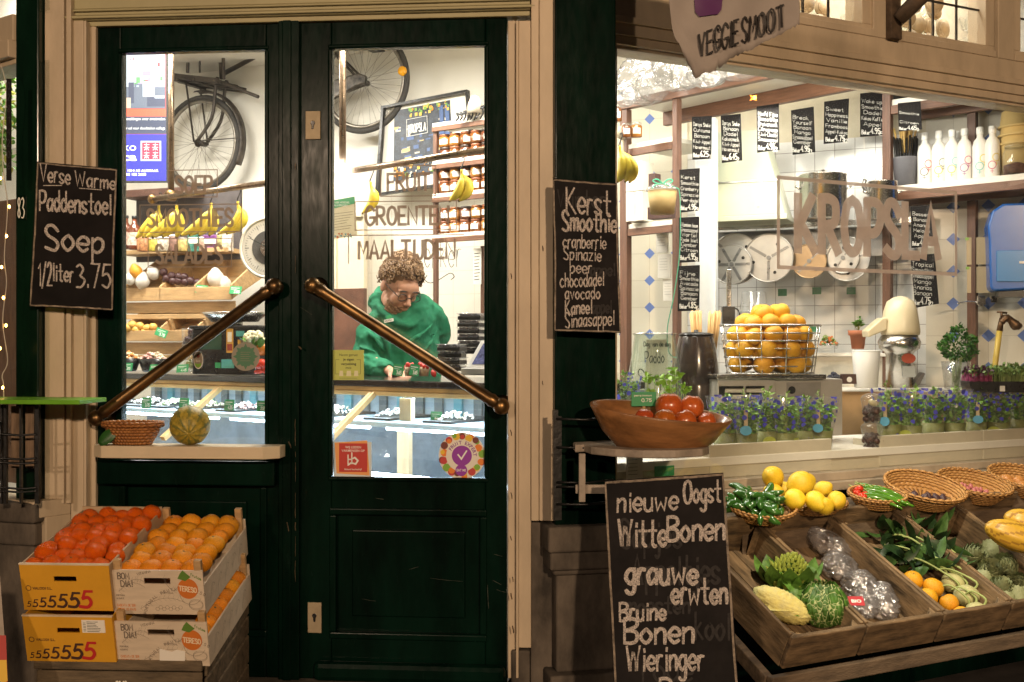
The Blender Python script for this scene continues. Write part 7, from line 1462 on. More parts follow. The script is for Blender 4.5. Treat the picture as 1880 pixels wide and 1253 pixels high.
r, k = pth(1024, 955, 3.70, 'iron_gate_frame', 'black iron strap frame around the corner post foot', 'iron frame', 10); mb = MB(k); mb.box(-9, 0, -4, 6, 0, 202); mb.box(0, 7, -2, 6, 0, 190)
for z in (186, 134, 70, 62, 30): mb.tube([(-4, -5, z), (50, -8, z-2), (104, -6, z+2)], 2.4, 6)
mb.build('bars', BLACKP, r)
BOWLW = mt('turned_bowl_wood', (.34, .155, .055), .34, var=.35, vs=5, bump=.06, bs=30, st=(1, 6, 6), coat=.25)
r, k = pth(1203, 829, 3.66, 'wooden_bowl', 'large oval turned wooden bowl of persimmons on the corner shelf', 'bowl', 4); r.rotation_euler = (R_(9), R_(6.5), R_(4))
mb = MB(k); mb.lathe([(60, 0), (74, 3), (104, 30), (122, 58), (132, 74), (130, 77), (126, 75), (112, 52), (92, 24), (66, 10)], 64, sy=.56); mb.build('bowl', BOWLW, r)
PERS = mt('persimmon_skin', (.60, .13, .025), .25, rnd=.2, var=.2, vs=6, bump=.05, coat=.25)
for i, (px, py, q, Y) in enumerate(((1229, 746, 25, 3.70), (1270, 748, 22, 3.70), (1183, 767, 17, 3.62), (1221, 772, 21, 3.58), (1259, 773, 21, 3.58), (1298, 775, 17, 3.62), (1160, 776, 12, 3.68))):
    fruit('persimmon', [PERS, STEMM], 'tomato', at(px, py, Y), q*Y/2000, 'orange red persimmon in the wooden bowl, %s' % ['tall one at the back', 'one on top at the right', 'small one left of centre', 'front one in the middle', 'front one right of the middle', 'last one at the right rim', 'half sunk one at the left'][i], 'persimmon', 'persimmons in the wooden bowl', random.Random(i), rot=(.1*i, .05*i, i), squash=1.26)
r, k = pth(1182, 762, 3.74, 'price_card', 'green price card on a stick in the wooden bowl', 'price card', 4); mb = MB(k); mb.box(-23, 23, -1, 1, 16, 42); mb.build('card', PRICE, r); mb = MB(k); mb.box(-2, 3, 1.1, 3, -6, 40); mb.build('stick', KRAFT, r); mb = MB(k); text(mb, 'persimmon', -18, 14, 34, 3.5, .5, -1.3); text(mb, '0.75', -4, 14, 24, 6, .9, -1.3); mb.build('print', PRICEW, r, fix=False)

# ---------------------------------------------------------------- market stand with slanted crates
OLDW = mt('weathered_crate_wood', (.28, .19, .10), .75, var=.55, vs=5, bump=.5, bs=26, st=(6, 1.2, 6)); OLDF = mt('weathered_front_wood', (.25, .165, .085), .75, var=.55, vs=5, bump=.5, bs=26, st=(1.2, 6, 6))
TAU = math.atan2(.263, .562); LC, HC = .615, .125
ax, up = V((0, math.cos(TAU), math.sin(TAU))), V((0, -math.sin(TAU), math.cos(TAU)))
xs = [RW.x(p, -.80) for p in (1455, 1595, 1737, 1862, 1976)]
CR = []
for i in range(4):
    xa, xb = xs[i]+.004, xs[i+1]-.004; w_ = (xb-xa)/2; o3 = V(((xa+xb)/2, -.80, .573))-up*HC
    M = RW.m @ Matrix.Translation(o3) @ Matrix.Rotation(TAU, 4, 'X')
    r = thing('slanted_crate', ['weathered slanted crate of cabbages beside the tall blackboard', 'weathered slanted crate of plastic bagged vegetables', 'weathered slanted crate of oranges and kohlrabi', 'weathered slanted crate of artichokes'][i], 'crate', group='slanted crates on the market stand'); r.matrix_world = M
    r.location = M.to_translation(); r.rotation_euler = M.to_euler()
    mb = MB(); mb.box(-w_, w_, 0, .018, 0, HC-.004); mb.build('front_board', OLDF, r, bev=.004)
    for s_ in (-1, 1): mb = MB(); x = s_*(w_-.007); mb.box(x-.007, x+.007, .0185, LC-.019, -.004, HC); mb.build('side_board', OLDW, r, bev=.003)
    mb = MB(); mb.box(-w_, w_, LC-.018, LC, 0, HC+.03); mb.build('back_board', OLDF, r, bev=.004)
    mb = MB(); 
    for j in range(4): a = -w_+.016+j*(2*w_-.032)/4; mb.box(a+.002, a+(2*w_-.032)/4-.002, .02, LC-.02, .004, .014)
    mb.build('bottom_slats', OLDW, r, bev=.002)
    for s_, yy in ((-1, .019), (1, .019), (-1, LC-.055), (1, LC-.055)):
        mb = MB(); x = s_*(w_-.0145); slab(mb, [(x, yy), (x-s_*.035, yy), (x, yy+.036)], .015, HC-.012); mb.build('corner_block', OLDW, r, bev=.002)
    CR.append((M, w_))
def incr(i, px, py, h_):
    """where that line of sight meets a level h above the crate's bottom"""
    M = CR[i][0]; n = M.to_3x3() @ V((0, 0, 1)); p0_ = M @ V((0, 0, .014+h_)); d = V(((px-940)/2000, 1, -(py-626.5)/2000)); c = V((0, 0, CAMZ)); return c+d*((p0_-c).dot(n)/d.dot(n))
STDW = mt('grey_stand_wood', (.17, .12, .075), .8, var=.4, vs=6, bump=.5, st=(1.2, 6, 6))
r, off = fth(RW, 1.5, -.5, 0, 'market_stand', 'rough wooden market stand along the window wall', 'stand')
x0, x1 = xs[0]-.06, 3.2; fb = V((0, -.80, .573))-up*HC-up*.008; bb_ = fb+ax*LC
mb = MB(); mb.beam((x0, fb.y-.02, fb.z-.028), (x1, fb.y-.02, fb.z-.028), .03, .05); mb.build('front_beam', STDW, r, bev=.004, loc=off)
for x in (x0+.012, 3.12):
    mb = MB(); mb.beam((x, fb.y+.005, fb.z-.03), (x, bb_.y, bb_.z-.03), .03, .05, up=(0, 0, 1)); mb.build('slope_rail', STDW, r, bev=.004, loc=off)
    mb = MB(); mb.box(x-.02, x+.025, fb.y-.004, fb.y+.04, 0, fb.z-.06); mb.build('leg', STDW, r, bev=.003, loc=off); mb = MB(); mb.box(x-.02, x+.025, bb_.y-.02, bb_.y+.025, 0, bb_.z-.06); mb.build('leg', STDW, r, bev=.003, loc=off)
zl_ = .852; mb = MB(); mb.box(.15, x1, -.235, -.035, zl_-.03, zl_); mb.build('basket_ledge', STDW, r, bev=.004, loc=off)
mb = MB(); mb.box(.4, x1, -.24, -.2365, zl_-.14, zl_-.002); mb.build('ledge_front', STDW, r, loc=off)

# crate 1: cabbages
rd = random.Random(5)
p = incr(0, 1448, 1062, .06); r = thing('romanesco', 'lime green romanesco with outer leaves in the first crate', 'romanesco', p, 0); s_ = .066; n = 0; mb = MB()
for i in range(95):
    t = i/95; a = i*2.39996; q = s_*(1.02*math.sqrt(t)); z = s_*1.5*(1-t**.8); mb.lathe([(s_*.17*(.6+.7*t), 0), (s_*.14*(.6+.7*t), s_*.09), (s_*.07*(.6+.7*t), s_*.24), (.0006, s_*.42*(.6+.6*t))], 8, cap=(0, 0), mat=Matrix.Translation((q*math.cos(a), q*math.sin(a), z)) @ Euler((0, .9*t, a)).to_matrix().to_4x4())
mb.build('florets', mt('romanesco_green', (.36, .43, .07), .65, var=.3, vs=60, bump=.5, bs=200), r, rot=(.5, .1, 0)); mb = MB()
for i in range(13): a = i*.5; mb.leaf((.03*math.cos(a), .03*math.sin(a), -.03), (math.cos(a)*1.1, math.sin(a)*1.1, .8), rd.uniform(.10, .14), .085, 0, .15, nrm=(math.cos(a), math.sin(a), -.4), n=6)
mb.build('leaves', mt('cabbage_leaf', (.14, .30, .05), .5, var=.4, vs=30, bump=.4), r, fix=False)
p = incr(0, 1438, 1113, .052); r = thing('napa_cabbage', 'long pale yellow crinkled cabbage at the front of the first crate', 'cabbage', p, 0); mb = MB(); rdn = [rd.uniform(0, 6) for _ in range(6)]
mb.ell((0, 0, 0), (.108, .052, .048), 46, 36, 0, (0, .42, -.35), fn=lambda v: 1+.045*math.sin(v.x*26+3*math.sin(v.y*9)+rdn[0])*math.sin(math.atan2(v.z, v.y)*11+rdn[1])+.03*math.sin(v.x*47+v.z*31)-.12*max(0, v.x)); mb.build('head', mt('pale_yellow_cabbage', (.66, .58, .17), .6, var=.25, vs=40, bump=1.0, bs=70, col2=(.50, .46, .20)), r); mb = MB()
for i in range(5): mb.leaf((-.06, .02*i-.04, .0), (1, rd.uniform(-.2, .2), .1), .15, .06, 0, .1, nrm=(0, .3*i-.6, 1), n=6)
mb.build('outer_leaf', mt('pale_yellow_cabbage', (.5, .5, .1)), r, fix=False)
p = incr(0, 1512, 1118, .06); r = thing('savoy_cabbage', 'round dark green savoy cabbage with pale veins in the first crate', 'cabbage', p, 0)
def savoy():
    m = mt('savoy_leaf', (.075, .20, .025), .5, var=.4, vs=16, bump=0); N = m.node_tree.nodes; L = m.node_tree.links; p_ = N['Principled BSDF']; tc = N.new('ShaderNodeTexCoord'); vo = N.new('ShaderNodeTexVoronoi'); vo.feature = 'DISTANCE_TO_EDGE'; vo.inputs['Scale'].default_value = 34; nz = N.new('ShaderNodeTexNoise'); nz.inputs['Scale'].default_value = 30
    mxv = N.new('ShaderNodeMix'); mxv.data_type = 'VECTOR'; mxv.inputs[0].default_value = .04; L.new(tc.outputs['Object'], mxv.inputs[4]); L.new(nz.outputs[1], mxv.inputs[5]); L.new(tc.outputs['Object'], nz.inputs[0]); L.new(mxv.outputs[1], vo.inputs['Vector'])
    rp = N.new('ShaderNodeValToRGB'); rp.color_ramp.elements[0].position = .012; rp.color_ramp.elements[1].position = .05; rp.color_ramp.elements[0].color = (.42, .50, .22, 1); rp.color_ramp.elements[1].color = (0, 0, 0, 1); L.new(vo.outputs[0], rp.inputs[0])
    old = [n for n in N if n.type == 'VALTORGB'][0]; mx = N.new('ShaderNodeMix'); mx.data_type = 'RGBA'; mx.blend_type = 'LIGHTEN'; mx.inputs[0].default_value = 1; L.new(old.outputs[0], mx.inputs[6]); L.new(rp.outputs[0], mx.inputs[7]); L.new(mx.outputs[2], p_.inputs['Base Color'])
    bp = N.new('ShaderNodeBump'); bp.inputs['Strength'].default_value = .6; bp.inputs['Distance'].default_value = .010; L.new(vo.outputs[0], bp.inputs['Height']); L.new(bp.outputs[0], p_.inputs['Normal']); return m
SAV = savoy(); mb = MB(); mb.ell((0, 0, 0), (.076, .07, .064), 40, 30, 0, fn=lambda v: 1+.03*math.sin(5*v.x+7*v.y)); mb.build('head', SAV, r); mb = MB()
for i in range(9):
    a = i*.75; vs = []
    for u in range(7):
        for w2 in range(9): th = -.7+u*.32; ph = a+(w2-4)*.16*(1-.3*abs(u-3)/3); q = .074+.006*u*.5+.006*math.sin(w2*2.1+i)+(.012 if u == 6 else 0); vs.append((q*math.cos(th)*math.cos(ph), q*math.cos(th)*math.sin(ph), q*.9*math.sin(th)))
    mb.add(vs, [(u*9+w2, u*9+w2+1, u*9+w2+10, u*9+w2+9) for u in range(6) for w2 in range(8)], 0, True)
mb.build('outer_leaves', SAV, r, fix=False)
for j, (ox, oy, oz, dx, dy, dz, L2, W2) in enumerate(((-.03, .03, .03, -.5, .5, .75, .15, .14), (-.06, -.02, .0, -.9, .0, .35, .11, .12), (-.02, .07, .03, -.1, .9, .5, .13, .13))):
    mb = MB(); d = V((dx, dy, dz)).normalized(); sd = d.cross(V((0, -.7, 1))).normalized(); nn_ = sd.cross(d); vs = []
    for u in range(11):
        for w2 in range(11): t = u/10; f = (w2-5)/5; wv = W2/2*math.sin(math.pi*(.12+.8*t))**.8; vs.append(V((ox, oy, oz))+d*L2*t+sd*wv*f+nn_*(.022*f*f-.035*t*t+.010*math.sin(f*9+j)*t*abs(f)+.005*math.sin(t*16+j)))
    mb.add(vs, [(u*11+w2, u*11+w2+1, u*11+w2+12, u*11+w2+11) for u in range(10) for w2 in range(10)], 0, True); mb.build('loose_leaf', mt('cabbage_wrapper_leaf', (.13, .30, .045), .5, var=.4, vs=35, bump=.5, bs=90), r, fix=False)
# crate 2: bagged vegetables
for i, (px, py, rx, ry, rz, a, lab, dark) in enumerate(((1520, 1005, .05, .085, .045, .5, 'uppermost clear plastic bag of vegetables in the second crate', .5), (1540, 1045, .07, .06, .04, .1, 'middle clear bag of pale roots in the second crate', .4), (1580, 1085, .065, .07, .045, -.3, 'dark clear bag of earthy roots in the second crate', .15), (1618, 1110, .055, .08, .042, -.5, 'lowest clear bag at the front of the second crate', .45), (1585, 1112, .05, .07, .03, -.7, 'small purple printed plastic bag in the second crate', .5))):
    r = thing('vegetable_bag', lab, 'bag', incr(1, px, py, .03), 0, 'bagged vegetables in the second crate'); r.rotation_euler = (TAU, 0, RW.a+a); mb = MB(); crumple(mb, (0, 0, .01), (rx, ry, rz), 56, 60+i); crumple(mb, (rx*.3, ry*.7, .012), (rx*.7, ry*.5, rz*.7), 40, 80+i)
    mb.build('film', clear('bag_film', (.93, .93, .94), .30, .14, .34, (.70, .69, .71), 15), r, fix=False); mb = MB()
    for j in range(7): mb.ell((rd.uniform(-.5, .5)*rx, rd.uniform(-.6, .6)*ry, rd.uniform(-.006, .012)), (rx*.32, ry*.3, rz*.5), 12, 8, 0, (rd.random(), rd.random(), rd.random()))
    mb.build('roots', mt('grey_root_%d' % i, (dark*.9, dark*.8, dark*.72), .7, var=.4, vs=30), r)
r = thing('red_bag_label', 'small red printed label on the bags of the second crate', 'label', incr(1, 1572, 1104, .085)); r.rotation_euler = (TAU+.25, 0, RW.a-.5); mb = MB(); mb.box(-.026, .026, -.019, .019, 0, .0012); mb.build('label', mt('label_red', (.42, .03, .04), .4, var=.05, bump=0), r); mb = MB(); typeset(mb, 'BIO', -.017, -.007, .013, 0, width=.034, bold=.03); mb.v = [V((v.x, v.z, .0016)) for v in mb.v]; mb.build('print', PRICEW, r, fix=False)
# crate 3: oranges, kohlrabi and leaves
for px, py, q in ((1675, 1066, 20), (1713, 1079, 20), (1704, 1097, 19), (1742, 1108, 19), (1764, 1130, 17)): fruit('basket_orange', [ORANGE2, STEMM], 'round', incr(2, px, py, .04), q*3.7/2000, 'orange at the front of the third slanted crate', 'orange', 'oranges in the third crate', rd)
KOHL = mt('kohlrabi_skin', (.50, .50, .24), .5, var=.15, vs=8, bump=.1)
for i, (px, py, q) in enumerate(((1750, 1070, 24), (1774, 1094, 25), (1793, 1124, 22))):
    p = incr(2, px, py, .042); r = thing('kohlrabi', ['pale green kohlrabi highest in the third crate', 'pale green kohlrabi in the middle of the third crate', 'pale green kohlrabi at the front of the third crate'][i], 'kohlrabi', p, 0, 'kohlrabi in the third crate'); q = q*3.7/2000; mb = MB(); mb.ell((0, 0, 0), (q, q, q*.85), 22, 14, 0, fn=lambda v: 1+.02*math.sin(v.x*9)); mb.build('bulb', KOHL, r)
    mb = MB(); 
    for j in range(3):
        e = V((-.12-.03*j+.02*i, .10+.02*j, .05+.02*j))*(1 if i < 2 else .55); s2 = V((q*.6*math.cos(j*1.3), q*.6*math.sin(j*1.3), q*.5)); mb.tube(smooth_path([s2, s2*1.3+V((0, 0, .02)), s2+e*.6+V((0, 0, .03)), s2+e], 4), [.0045]*6+[.0035]*7, 6)
    mb.build('stalks', STALK, r)
r = thing('kohlrabi_greens', 'dark green leaf bunch with pale stalks at the back of the third crate', 'greens', incr(2, 1680, 1020, .03), 0); mb = MB()
for i in range(90):
    p = V((rd.uniform(-.15, .12), rd.uniform(-.12, .16), rd.uniform(0, .05))); p.z += p.y*.45; mb.leaf(p, (rd.uniform(-.7, 1), rd.uniform(-.9, .4), rd.uniform(-.1, .6)), rd.uniform(.06, .13), rd.uniform(.03, .055), rd.randrange(2), .3, n=5)
mb.build('leaves', [mt('kohl_leaf', (.075, .17, .04), .45, var=.4, vs=30, bump=.3), mt('kohl_leaf_dark', (.022, .06, .018), .45, var=.4, vs=30)], r, fix=False); mb = MB()
for i in range(4): a = V((rd.uniform(-.10, .02), rd.uniform(-.02, .1), .05)); mb.tube(smooth_path([a, a+V((.06, -.05, .02)), a+V((.13, -.11, -.03))], 5), .0042, 6)
mb.build('stalks', STALK, r)
# crate 4: artichokes
ART = [mt('artichoke_leaf', (.34, .39, .20), .55, var=.3, vs=30, bump=.1), mt('artichoke_tip', (.17, .14, .12), .6)]
ar = None
for i, (px, py, q) in enumerate(((1783, 1022, 26), (1818, 1012, 24), (1815, 1052, 26), (1850, 1040, 27), (1835, 1086, 25), (1872, 1072, 25), (1800, 1068, 20), (1868, 1104, 24), (1846, 1112, 22), (1895, 1095, 26))):
    p = incr(3, px, py, .045); lab = 'artichoke piled in the fourth slanted crate'
    if ar is None:
        ar = thing('artichoke', lab, 'artichoke', p, 0, 'artichokes in the fourth crate'); mb = MB(); mb.ell((0, 0, 0), (.74, .74, .8), 16, 12)
        for j in range(70):
            t = j/70; a = j*2.39996; th = -1.0+2.35*t; q2 = .86*math.cos(th); mb.leaf((q2*math.cos(a)*.92, q2*math.sin(a)*.92, .86*math.sin(th)), (math.cos(a)*.75*(1-.7*t), math.sin(a)*.75*(1-.7*t), 1), .66-.2*t, .60-.22*t, 0, -.12, nrm=(-math.cos(a), -math.sin(a), .2), n=5)
        mb.tube([(0, 0, -.8), (.05, 0, -1.25)], [.28, .24], 10); mb.build('scales', ART, ar, fix=False, solid=.0); ar.scale = (q*3.75/2000,)*3; ar.rotation_euler = (.9, .2, .4)
    else: dup(ar, p, (rd.uniform(.3, 1.5), rd.uniform(-.5, .5), rd.uniform(0, 6)), lab, scale=q*3.75/2000)
# crate 5 at the frame edge with squash
for i, (px, py, Y, l, w_) in enumerate(((1862, 985, 4.02, 52, 26), (1885, 962, 4.1, 40, 24))):
    r, k = pth(px, py, Y, 'yellow_squash', ['striped yellow squash at the right frame edge', 'second yellow squash behind the striped one'][i], 'squash'); mb = MB(k); mb.ell((0, 0, 0), (l, w_, w_), 40, 20, 0, (0, .35, -.2), fn=lambda v: 1+.03*math.cos(8*math.atan2(v.z, v.y)))
    for j, f in enumerate(mb.f):
        c = sum((mb.v[q] for q in f), V())/len(f); a = math.atan2(c.z, c.y)*8/6.2832
        if abs(a-round(a)) > .38: mb.mi[j] = 1
    mb.build('rind', [mt('squash_yellow', (.62, .38, .04), .4, var=.15), mt('squash_stripe', (.40, .22, .03), .4, var=.2)], r)
mb = MB(); xa, xb = xs[4]+.004, xs[4]+.36
M = RW.m @ Matrix.Translation(V(((xa+xb)/2, -.8, .573))-up*HC) @ Matrix.Rotation(TAU, 4, 'X'); r = thing('slanted_crate', 'weathered slanted crate cut off by the right frame edge', 'crate', M.to_translation(), 0, 'slanted crates on the market stand'); r.rotation_euler = M.to_euler(); w_ = .178
mb.box(-w_, -w_+.014, 0, LC, 0, HC); mb.build('side_board', OLDW, r, bev=.003); mb = MB(); mb.box(-w_+.0145, w_, 0, .018, 0, HC-.004); mb.build('front_board', OLDF, r, bev=.003); mb = MB(); mb.box(-w_+.0145, w_, .0185, LC, .004, .014); mb.build('bottom_board', OLDW, r); mb = MB(); mb.box(-w_+.0145, w_, LC-.018, LC, .0145, HC+.03); mb.build('back_board', OLDF, r)
# baskets on the ledge
GB = 'wicker baskets on the window ledge'
def onl(px, y=-.135, dz=0): return RW.P(RW.x(px, y), y, zl_+dz)
BK = [(1396, -.17, .125, .05, .72, (.38, .06, RW.a-.5), 'honey wicker basket heaped with green peppers', WK2), (1492, -.16, .135, .036, .66, (.12, .0, RW.a-.2), 'shallow honey wicker basket of yellow quinces', WK2), (1607, -.16, .115, .05, .62, (.30, .06, RW.a-.4), 'wicker basket of long green chillies and small tomatoes', WK2),
      (1690, -.13, .165, .075, .66, (.44, .14, RW.a-.5), 'honey wicker basket with a few dark figs', WK2), (1782, -.12, .155, .07, .66, (.4, .14, RW.a-.5), 'honey wicker basket of small pink shallots', WK2), (1875, -.11, .16, .07, .66, (.38, .14, RW.a-.5), 'wicker basket of brown onions at the right edge', WK2)]
BM = []
for px, y, R, h_, sy, rot, lab, m in BK:
    b = basket(onl(px, y-.085, .012+(-.022 if px > 1650 else -.018)), rot, R, h_, sy, lab, m, GB, flare=.72); BM.append(Matrix.Translation(b.location) @ Euler(rot).to_matrix().to_4x4())
GPEP = mt('green_pepper_skin', (.035, .12, .018), .16, var=.35, vs=25, bump=.04, bs=20, coat=.5)
CHI = mt('chilli_green', (.09, .26, .02), .18, var=.3, vs=20, bump=.0, coat=.4); QUI = mt('quince_skin', (.78, .54, .03), .42, rnd=.12, var=.14, vs=8, bump=.25, bs=50)
pep = []
for j in range(4):
    mb = MB(); L = [.075, .09, .06, .07][j]; pts = smooth_path([(0, 0, 0), (L*.3, .004, .002), (L*.7, -.004*j, .006), (L, -.012*(j-1), .002)], 4); n = len(pts); mb.tube(pts, [.004+.0125*math.sin(math.pi*min(1, (t/(n-1))**.75*.93+.05)) for t in range(n)], 10, 0); mb.tube([(-.016, 0, .003), (0, 0, 0)], [.0028, .004], 6, 1); pep.append(mb)
def veg(mb, name, mats, M, loc, rot, label, cat, group, sc=1, store={}):
    key = id(mb)
    if key not in store: o = mb.build(name, mats); store[key] = o
    else: o = store[key].copy(); COL.objects.link(o)
    o.location = M @ V(loc); o.rotation_euler = (M.to_3x3() @ Euler(rot).to_matrix()).to_euler(); o.scale = (sc,)*3; tag(o, label, cat, group)
for i in range(44):
    a = rd.uniform(0, 6.28); q = math.sqrt(rd.random())*.088; veg(pep[i % 4], 'green_pepper', [GPEP, STALK], BM[0], (q*math.cos(a)-.02, q*.7*math.sin(a), .035+.05*(1-(q/.09)**2)*rd.uniform(.5, 1.2)), (rd.uniform(-.4, .4), rd.uniform(-.5, .5), rd.uniform(0, 6.28)), 'shiny green pepper heaped in the first ledge basket', 'pepper', 'green peppers in the basket', rd.uniform(.8, 1.1))
lc = []
for j in range(3):
    mb = MB(); pts = smooth_path([(-.075, 0, 0), (-.02, .006*(j-1), .006), (.04, .012*(j-1), .004), (.085, .002, -.004)], 4); n = len(pts); mb.tube(pts, [.003+.0075*math.sin(math.pi*min(1, (t/(n-1))**.7*.95+.03)) for t in range(n)], 8, 0); mb.tube([(-.095, .002, .004), (-.075, 0, 0)], [.002, .0035], 6, 1); lc.append(mb)
for i in range(22): veg(lc[i % 3], 'green_chilli', [CHI, STALK], BM[2], (rd.uniform(-.02, .06), rd.uniform(-.05, .05), .035+.02*rd.random()), (rd.uniform(-.15, .15), rd.uniform(-.15, .2), rd.uniform(-.9, -.2)), 'long green chilli in the third ledge basket', 'chilli', 'green chillies in the basket', rd.uniform(.8, 1.05))
for i in range(7): p = BM[2] @ V((-.075+rd.uniform(-.02, .03), rd.uniform(-.04, .04), .045+rd.uniform(0, .015))); fruit('tomato', [TOMR, STEMM], 'tomato', p, rd.uniform(.011, .018), 'small red tomato beside the long green chillies', 'tomato', 'tomatoes in the chilli basket', rd)
for i, (px, py, q, Y) in enumerate(((1419, 876, 20, 4.17), (1470, 889, 24, 4.10), (1421, 905, 17, 4.14), (1459, 917, 20, 4.02), (1498, 921, 20, 4.0), (1511, 900, 17, 4.15), (1536, 919, 18, 4.04), (1440, 903, 18, 4.2), (1515, 930, 17, 3.99))):
    fruit('quince', [QUI, STEMM], 'lemon', at(px, py, Y), q*Y/2000*.96, 'yellow quince, %s' % ['the top left one of the heap', 'the largest one on top of the heap', 'the one behind the peppers', 'the front one beside the peppers', 'the front one in the middle', 'the one behind on the right', 'the front one nearest the chillies', 'one buried under the top pair', 'one low at the basket rim'][i], 'quince', 'yellow quinces in the basket', rd, rot=(rd.uniform(-1, 1), rd.uniform(.5, 1.6), rd.uniform(0, 6)), squash=.92)
FIG = mt('fig_skin', (.075, .04, .045), .45, var=.3); SHA = mt('shallot_skin', (.58, .20, .20), .4, var=.3, vs=20); ONI = mt('onion_skin', (.58, .27, .08), .35, var=.25, vs=12, coat=.2)
for i in range(7): fruit('fig', [FIG, STEMM], 'lemon', BM[3] @ V((-.06+.032*i*.9+rd.uniform(-.01, .01), -.03+rd.uniform(-.02, .02), .03)), .017, 'dark fig lying in the fourth ledge basket', 'fig', 'figs in the basket', rd)
for i in range(18): fruit('shallot', [SHA, STEMM], 'lemon', BM[4] @ V((rd.uniform(-.09, .06), rd.uniform(-.05, .03), .024+rd.uniform(0, .012))), .010, 'small pink shallot in the fifth ledge basket', 'shallot', 'shallots in the basket', rd)
for i in range(6): fruit('onion', [ONI, STEMM], 'flat', BM[5] @ V((-.08+.05*(i % 3), -.045+.05*(i//3), .045)), .03, 'brown onion in the last ledge basket', 'onion', 'onions in the basket', rd)
for i in range(2):
    r = thing('dry_twig', ['left dry grass stalk sticking up behind the baskets', 'right dry grass stalk sticking up behind the baskets'][i], 'twig', onl(1700+i*12, -.06)); mb = MB(); mb.tube([(0, 0, 0), (-.05, 0, .06), (-.12+.02*i, .01, .105)], [.0022, .0018, .0008], 5); mb.build('stalk', mt('dry_grass', (.42, .30, .15), .8), r)

# ---------------------------------------------------------------- citrus boxes on the wooden crate
TL_ = R_(13); LB, WB, HB = .46, .292, .152
def boxroot(px, py, Y, name, label, a=-2.0):
    """front lower middle of a tilted box"""
    M = Matrix.Translation(W(px, py, Y)) @ Matrix.Rotation(R_(a), 4, 'Z') @ Matrix.Rotation(TL_, 4, 'X'); r = thing(name, label, 'fruit box', M.to_translation()); r.rotation_euler = M.to_euler(); return r, M
YCARD = mt('yellow_carton', (.66, .33, .02), .6, var=.08, vs=10, bump=.06); INSIDE = mt('carton_inside', (.50, .36, .22), .7, var=.1)
RED5 = mt('red_print_five', (.45, .02, .02), .6, var=0, bump=0); BRWN5 = mt('dark_brown_print', (.055, .022, .015), .6, var=0, bump=0)
def five(mb, x, z, h_, wd, m, y): mb.ribbon([(x+h_*.62, z+h_), (x+h_*.2, z+h_), (x+h_*.05, z+h_*.56)], wd, y, m, taper=False); q = smooth_path([(x+h_*.05, z+h_*.56, 0), (x+h_*.36, z+h_*.62, 0), (x+h_*.52, z+h_*.32, 0), (x+h_*.30, z+h_*.03, 0), (x-h_*.15, z+h_*.06, 0)], 5); mb.ribbon([(p.x, p.y) for p in q], wd*1.25, y-.00005, m, taper=False)
cart = []
for i, (px, py, Y) in enumerate(((132, 1215, 3.40), (126, 1121, 3.41))):
    r, M = boxroot(px, py, Y, 'yellow_carton', ['lower yellow carton with a white sticker and brown fives', 'upper yellow carton open with tangerines in red net'][i], -3); cart.append(M); w_ = WB/2-.004
    mb = MB(); t = .005
    hx, hz = .036, .0085; cz = HB*.70
    mb.box(-w_, -hx, 0, t, 0, HB); mb.box(hx, w_, 0, t, 0, HB); mb.box(-hx, hx, 0, t, 0, cz-hz); mb.box(-hx, hx, 0, t, cz+hz, HB); mb.build('front_panel', YCARD, r)
    mb = MB(); 
    for s_ in (-1, 1): mb.box(s_*w_-(t if s_ > 0 else 0), s_*w_+(0 if s_ > 0 else t), t+.0003, LB-t, 0, HB)
    mb.box(-w_, w_, LB-t, LB, 0, HB+.012); mb.box(-w_+t, w_-t, t, LB-t, .002, .006); mb.build('carton_walls', INSIDE if i else YCARD, r)
    mb = MB(); mb.box(-w_-.001, w_+.001, -.001, t+.002, HB+.0003, HB+.005); mb.build('top_edge', mt('pale_carton_edge', (.72, .58, .40), .7), r)
    mb = MB()
    for j in range(7): h_ = .017+.0062*j; x = -w_+.014+(0, .019, .042, .070, .103, .139, .176)[j]; five(mb, x, .012, h_, h_*.16, 1 if j == 6 else 0, -.0006-.0003*j)
    typeset(mb, 'VALODI S.L.', -w_+.035, HB*.46, .0085, -.0006, 0, bold=.03); mb.ribbon([(-w_+.022+.008*math.cos(q*.45), HB*.49+.008*math.sin(q*.45)) for q in range(15)], .0022, -.0006, 0, cap=False); mb.build('print', [BRWN5, RED5], r, fix=False)
    if i == 0:
        mb = MB(); mb.box(.045, .118, -.0016, -.0004, HB*.66, HB*.94); mb.build('white_sticker', PAPER, r); mb = MB()
        for j in range(7): mb.ribbon([(.062, HB*(.90-.035*j)), (.062+rd.uniform(.025, .048), HB*(.90-.035*j))], .0025, -.002)
        for j in range(6): mb.ribbon([(.05, HB*(.70+.035*j)), (.057, HB*(.70+.035*j))], .0022, -.002)
        mb.build('sticker_print', INK, r, fix=False)
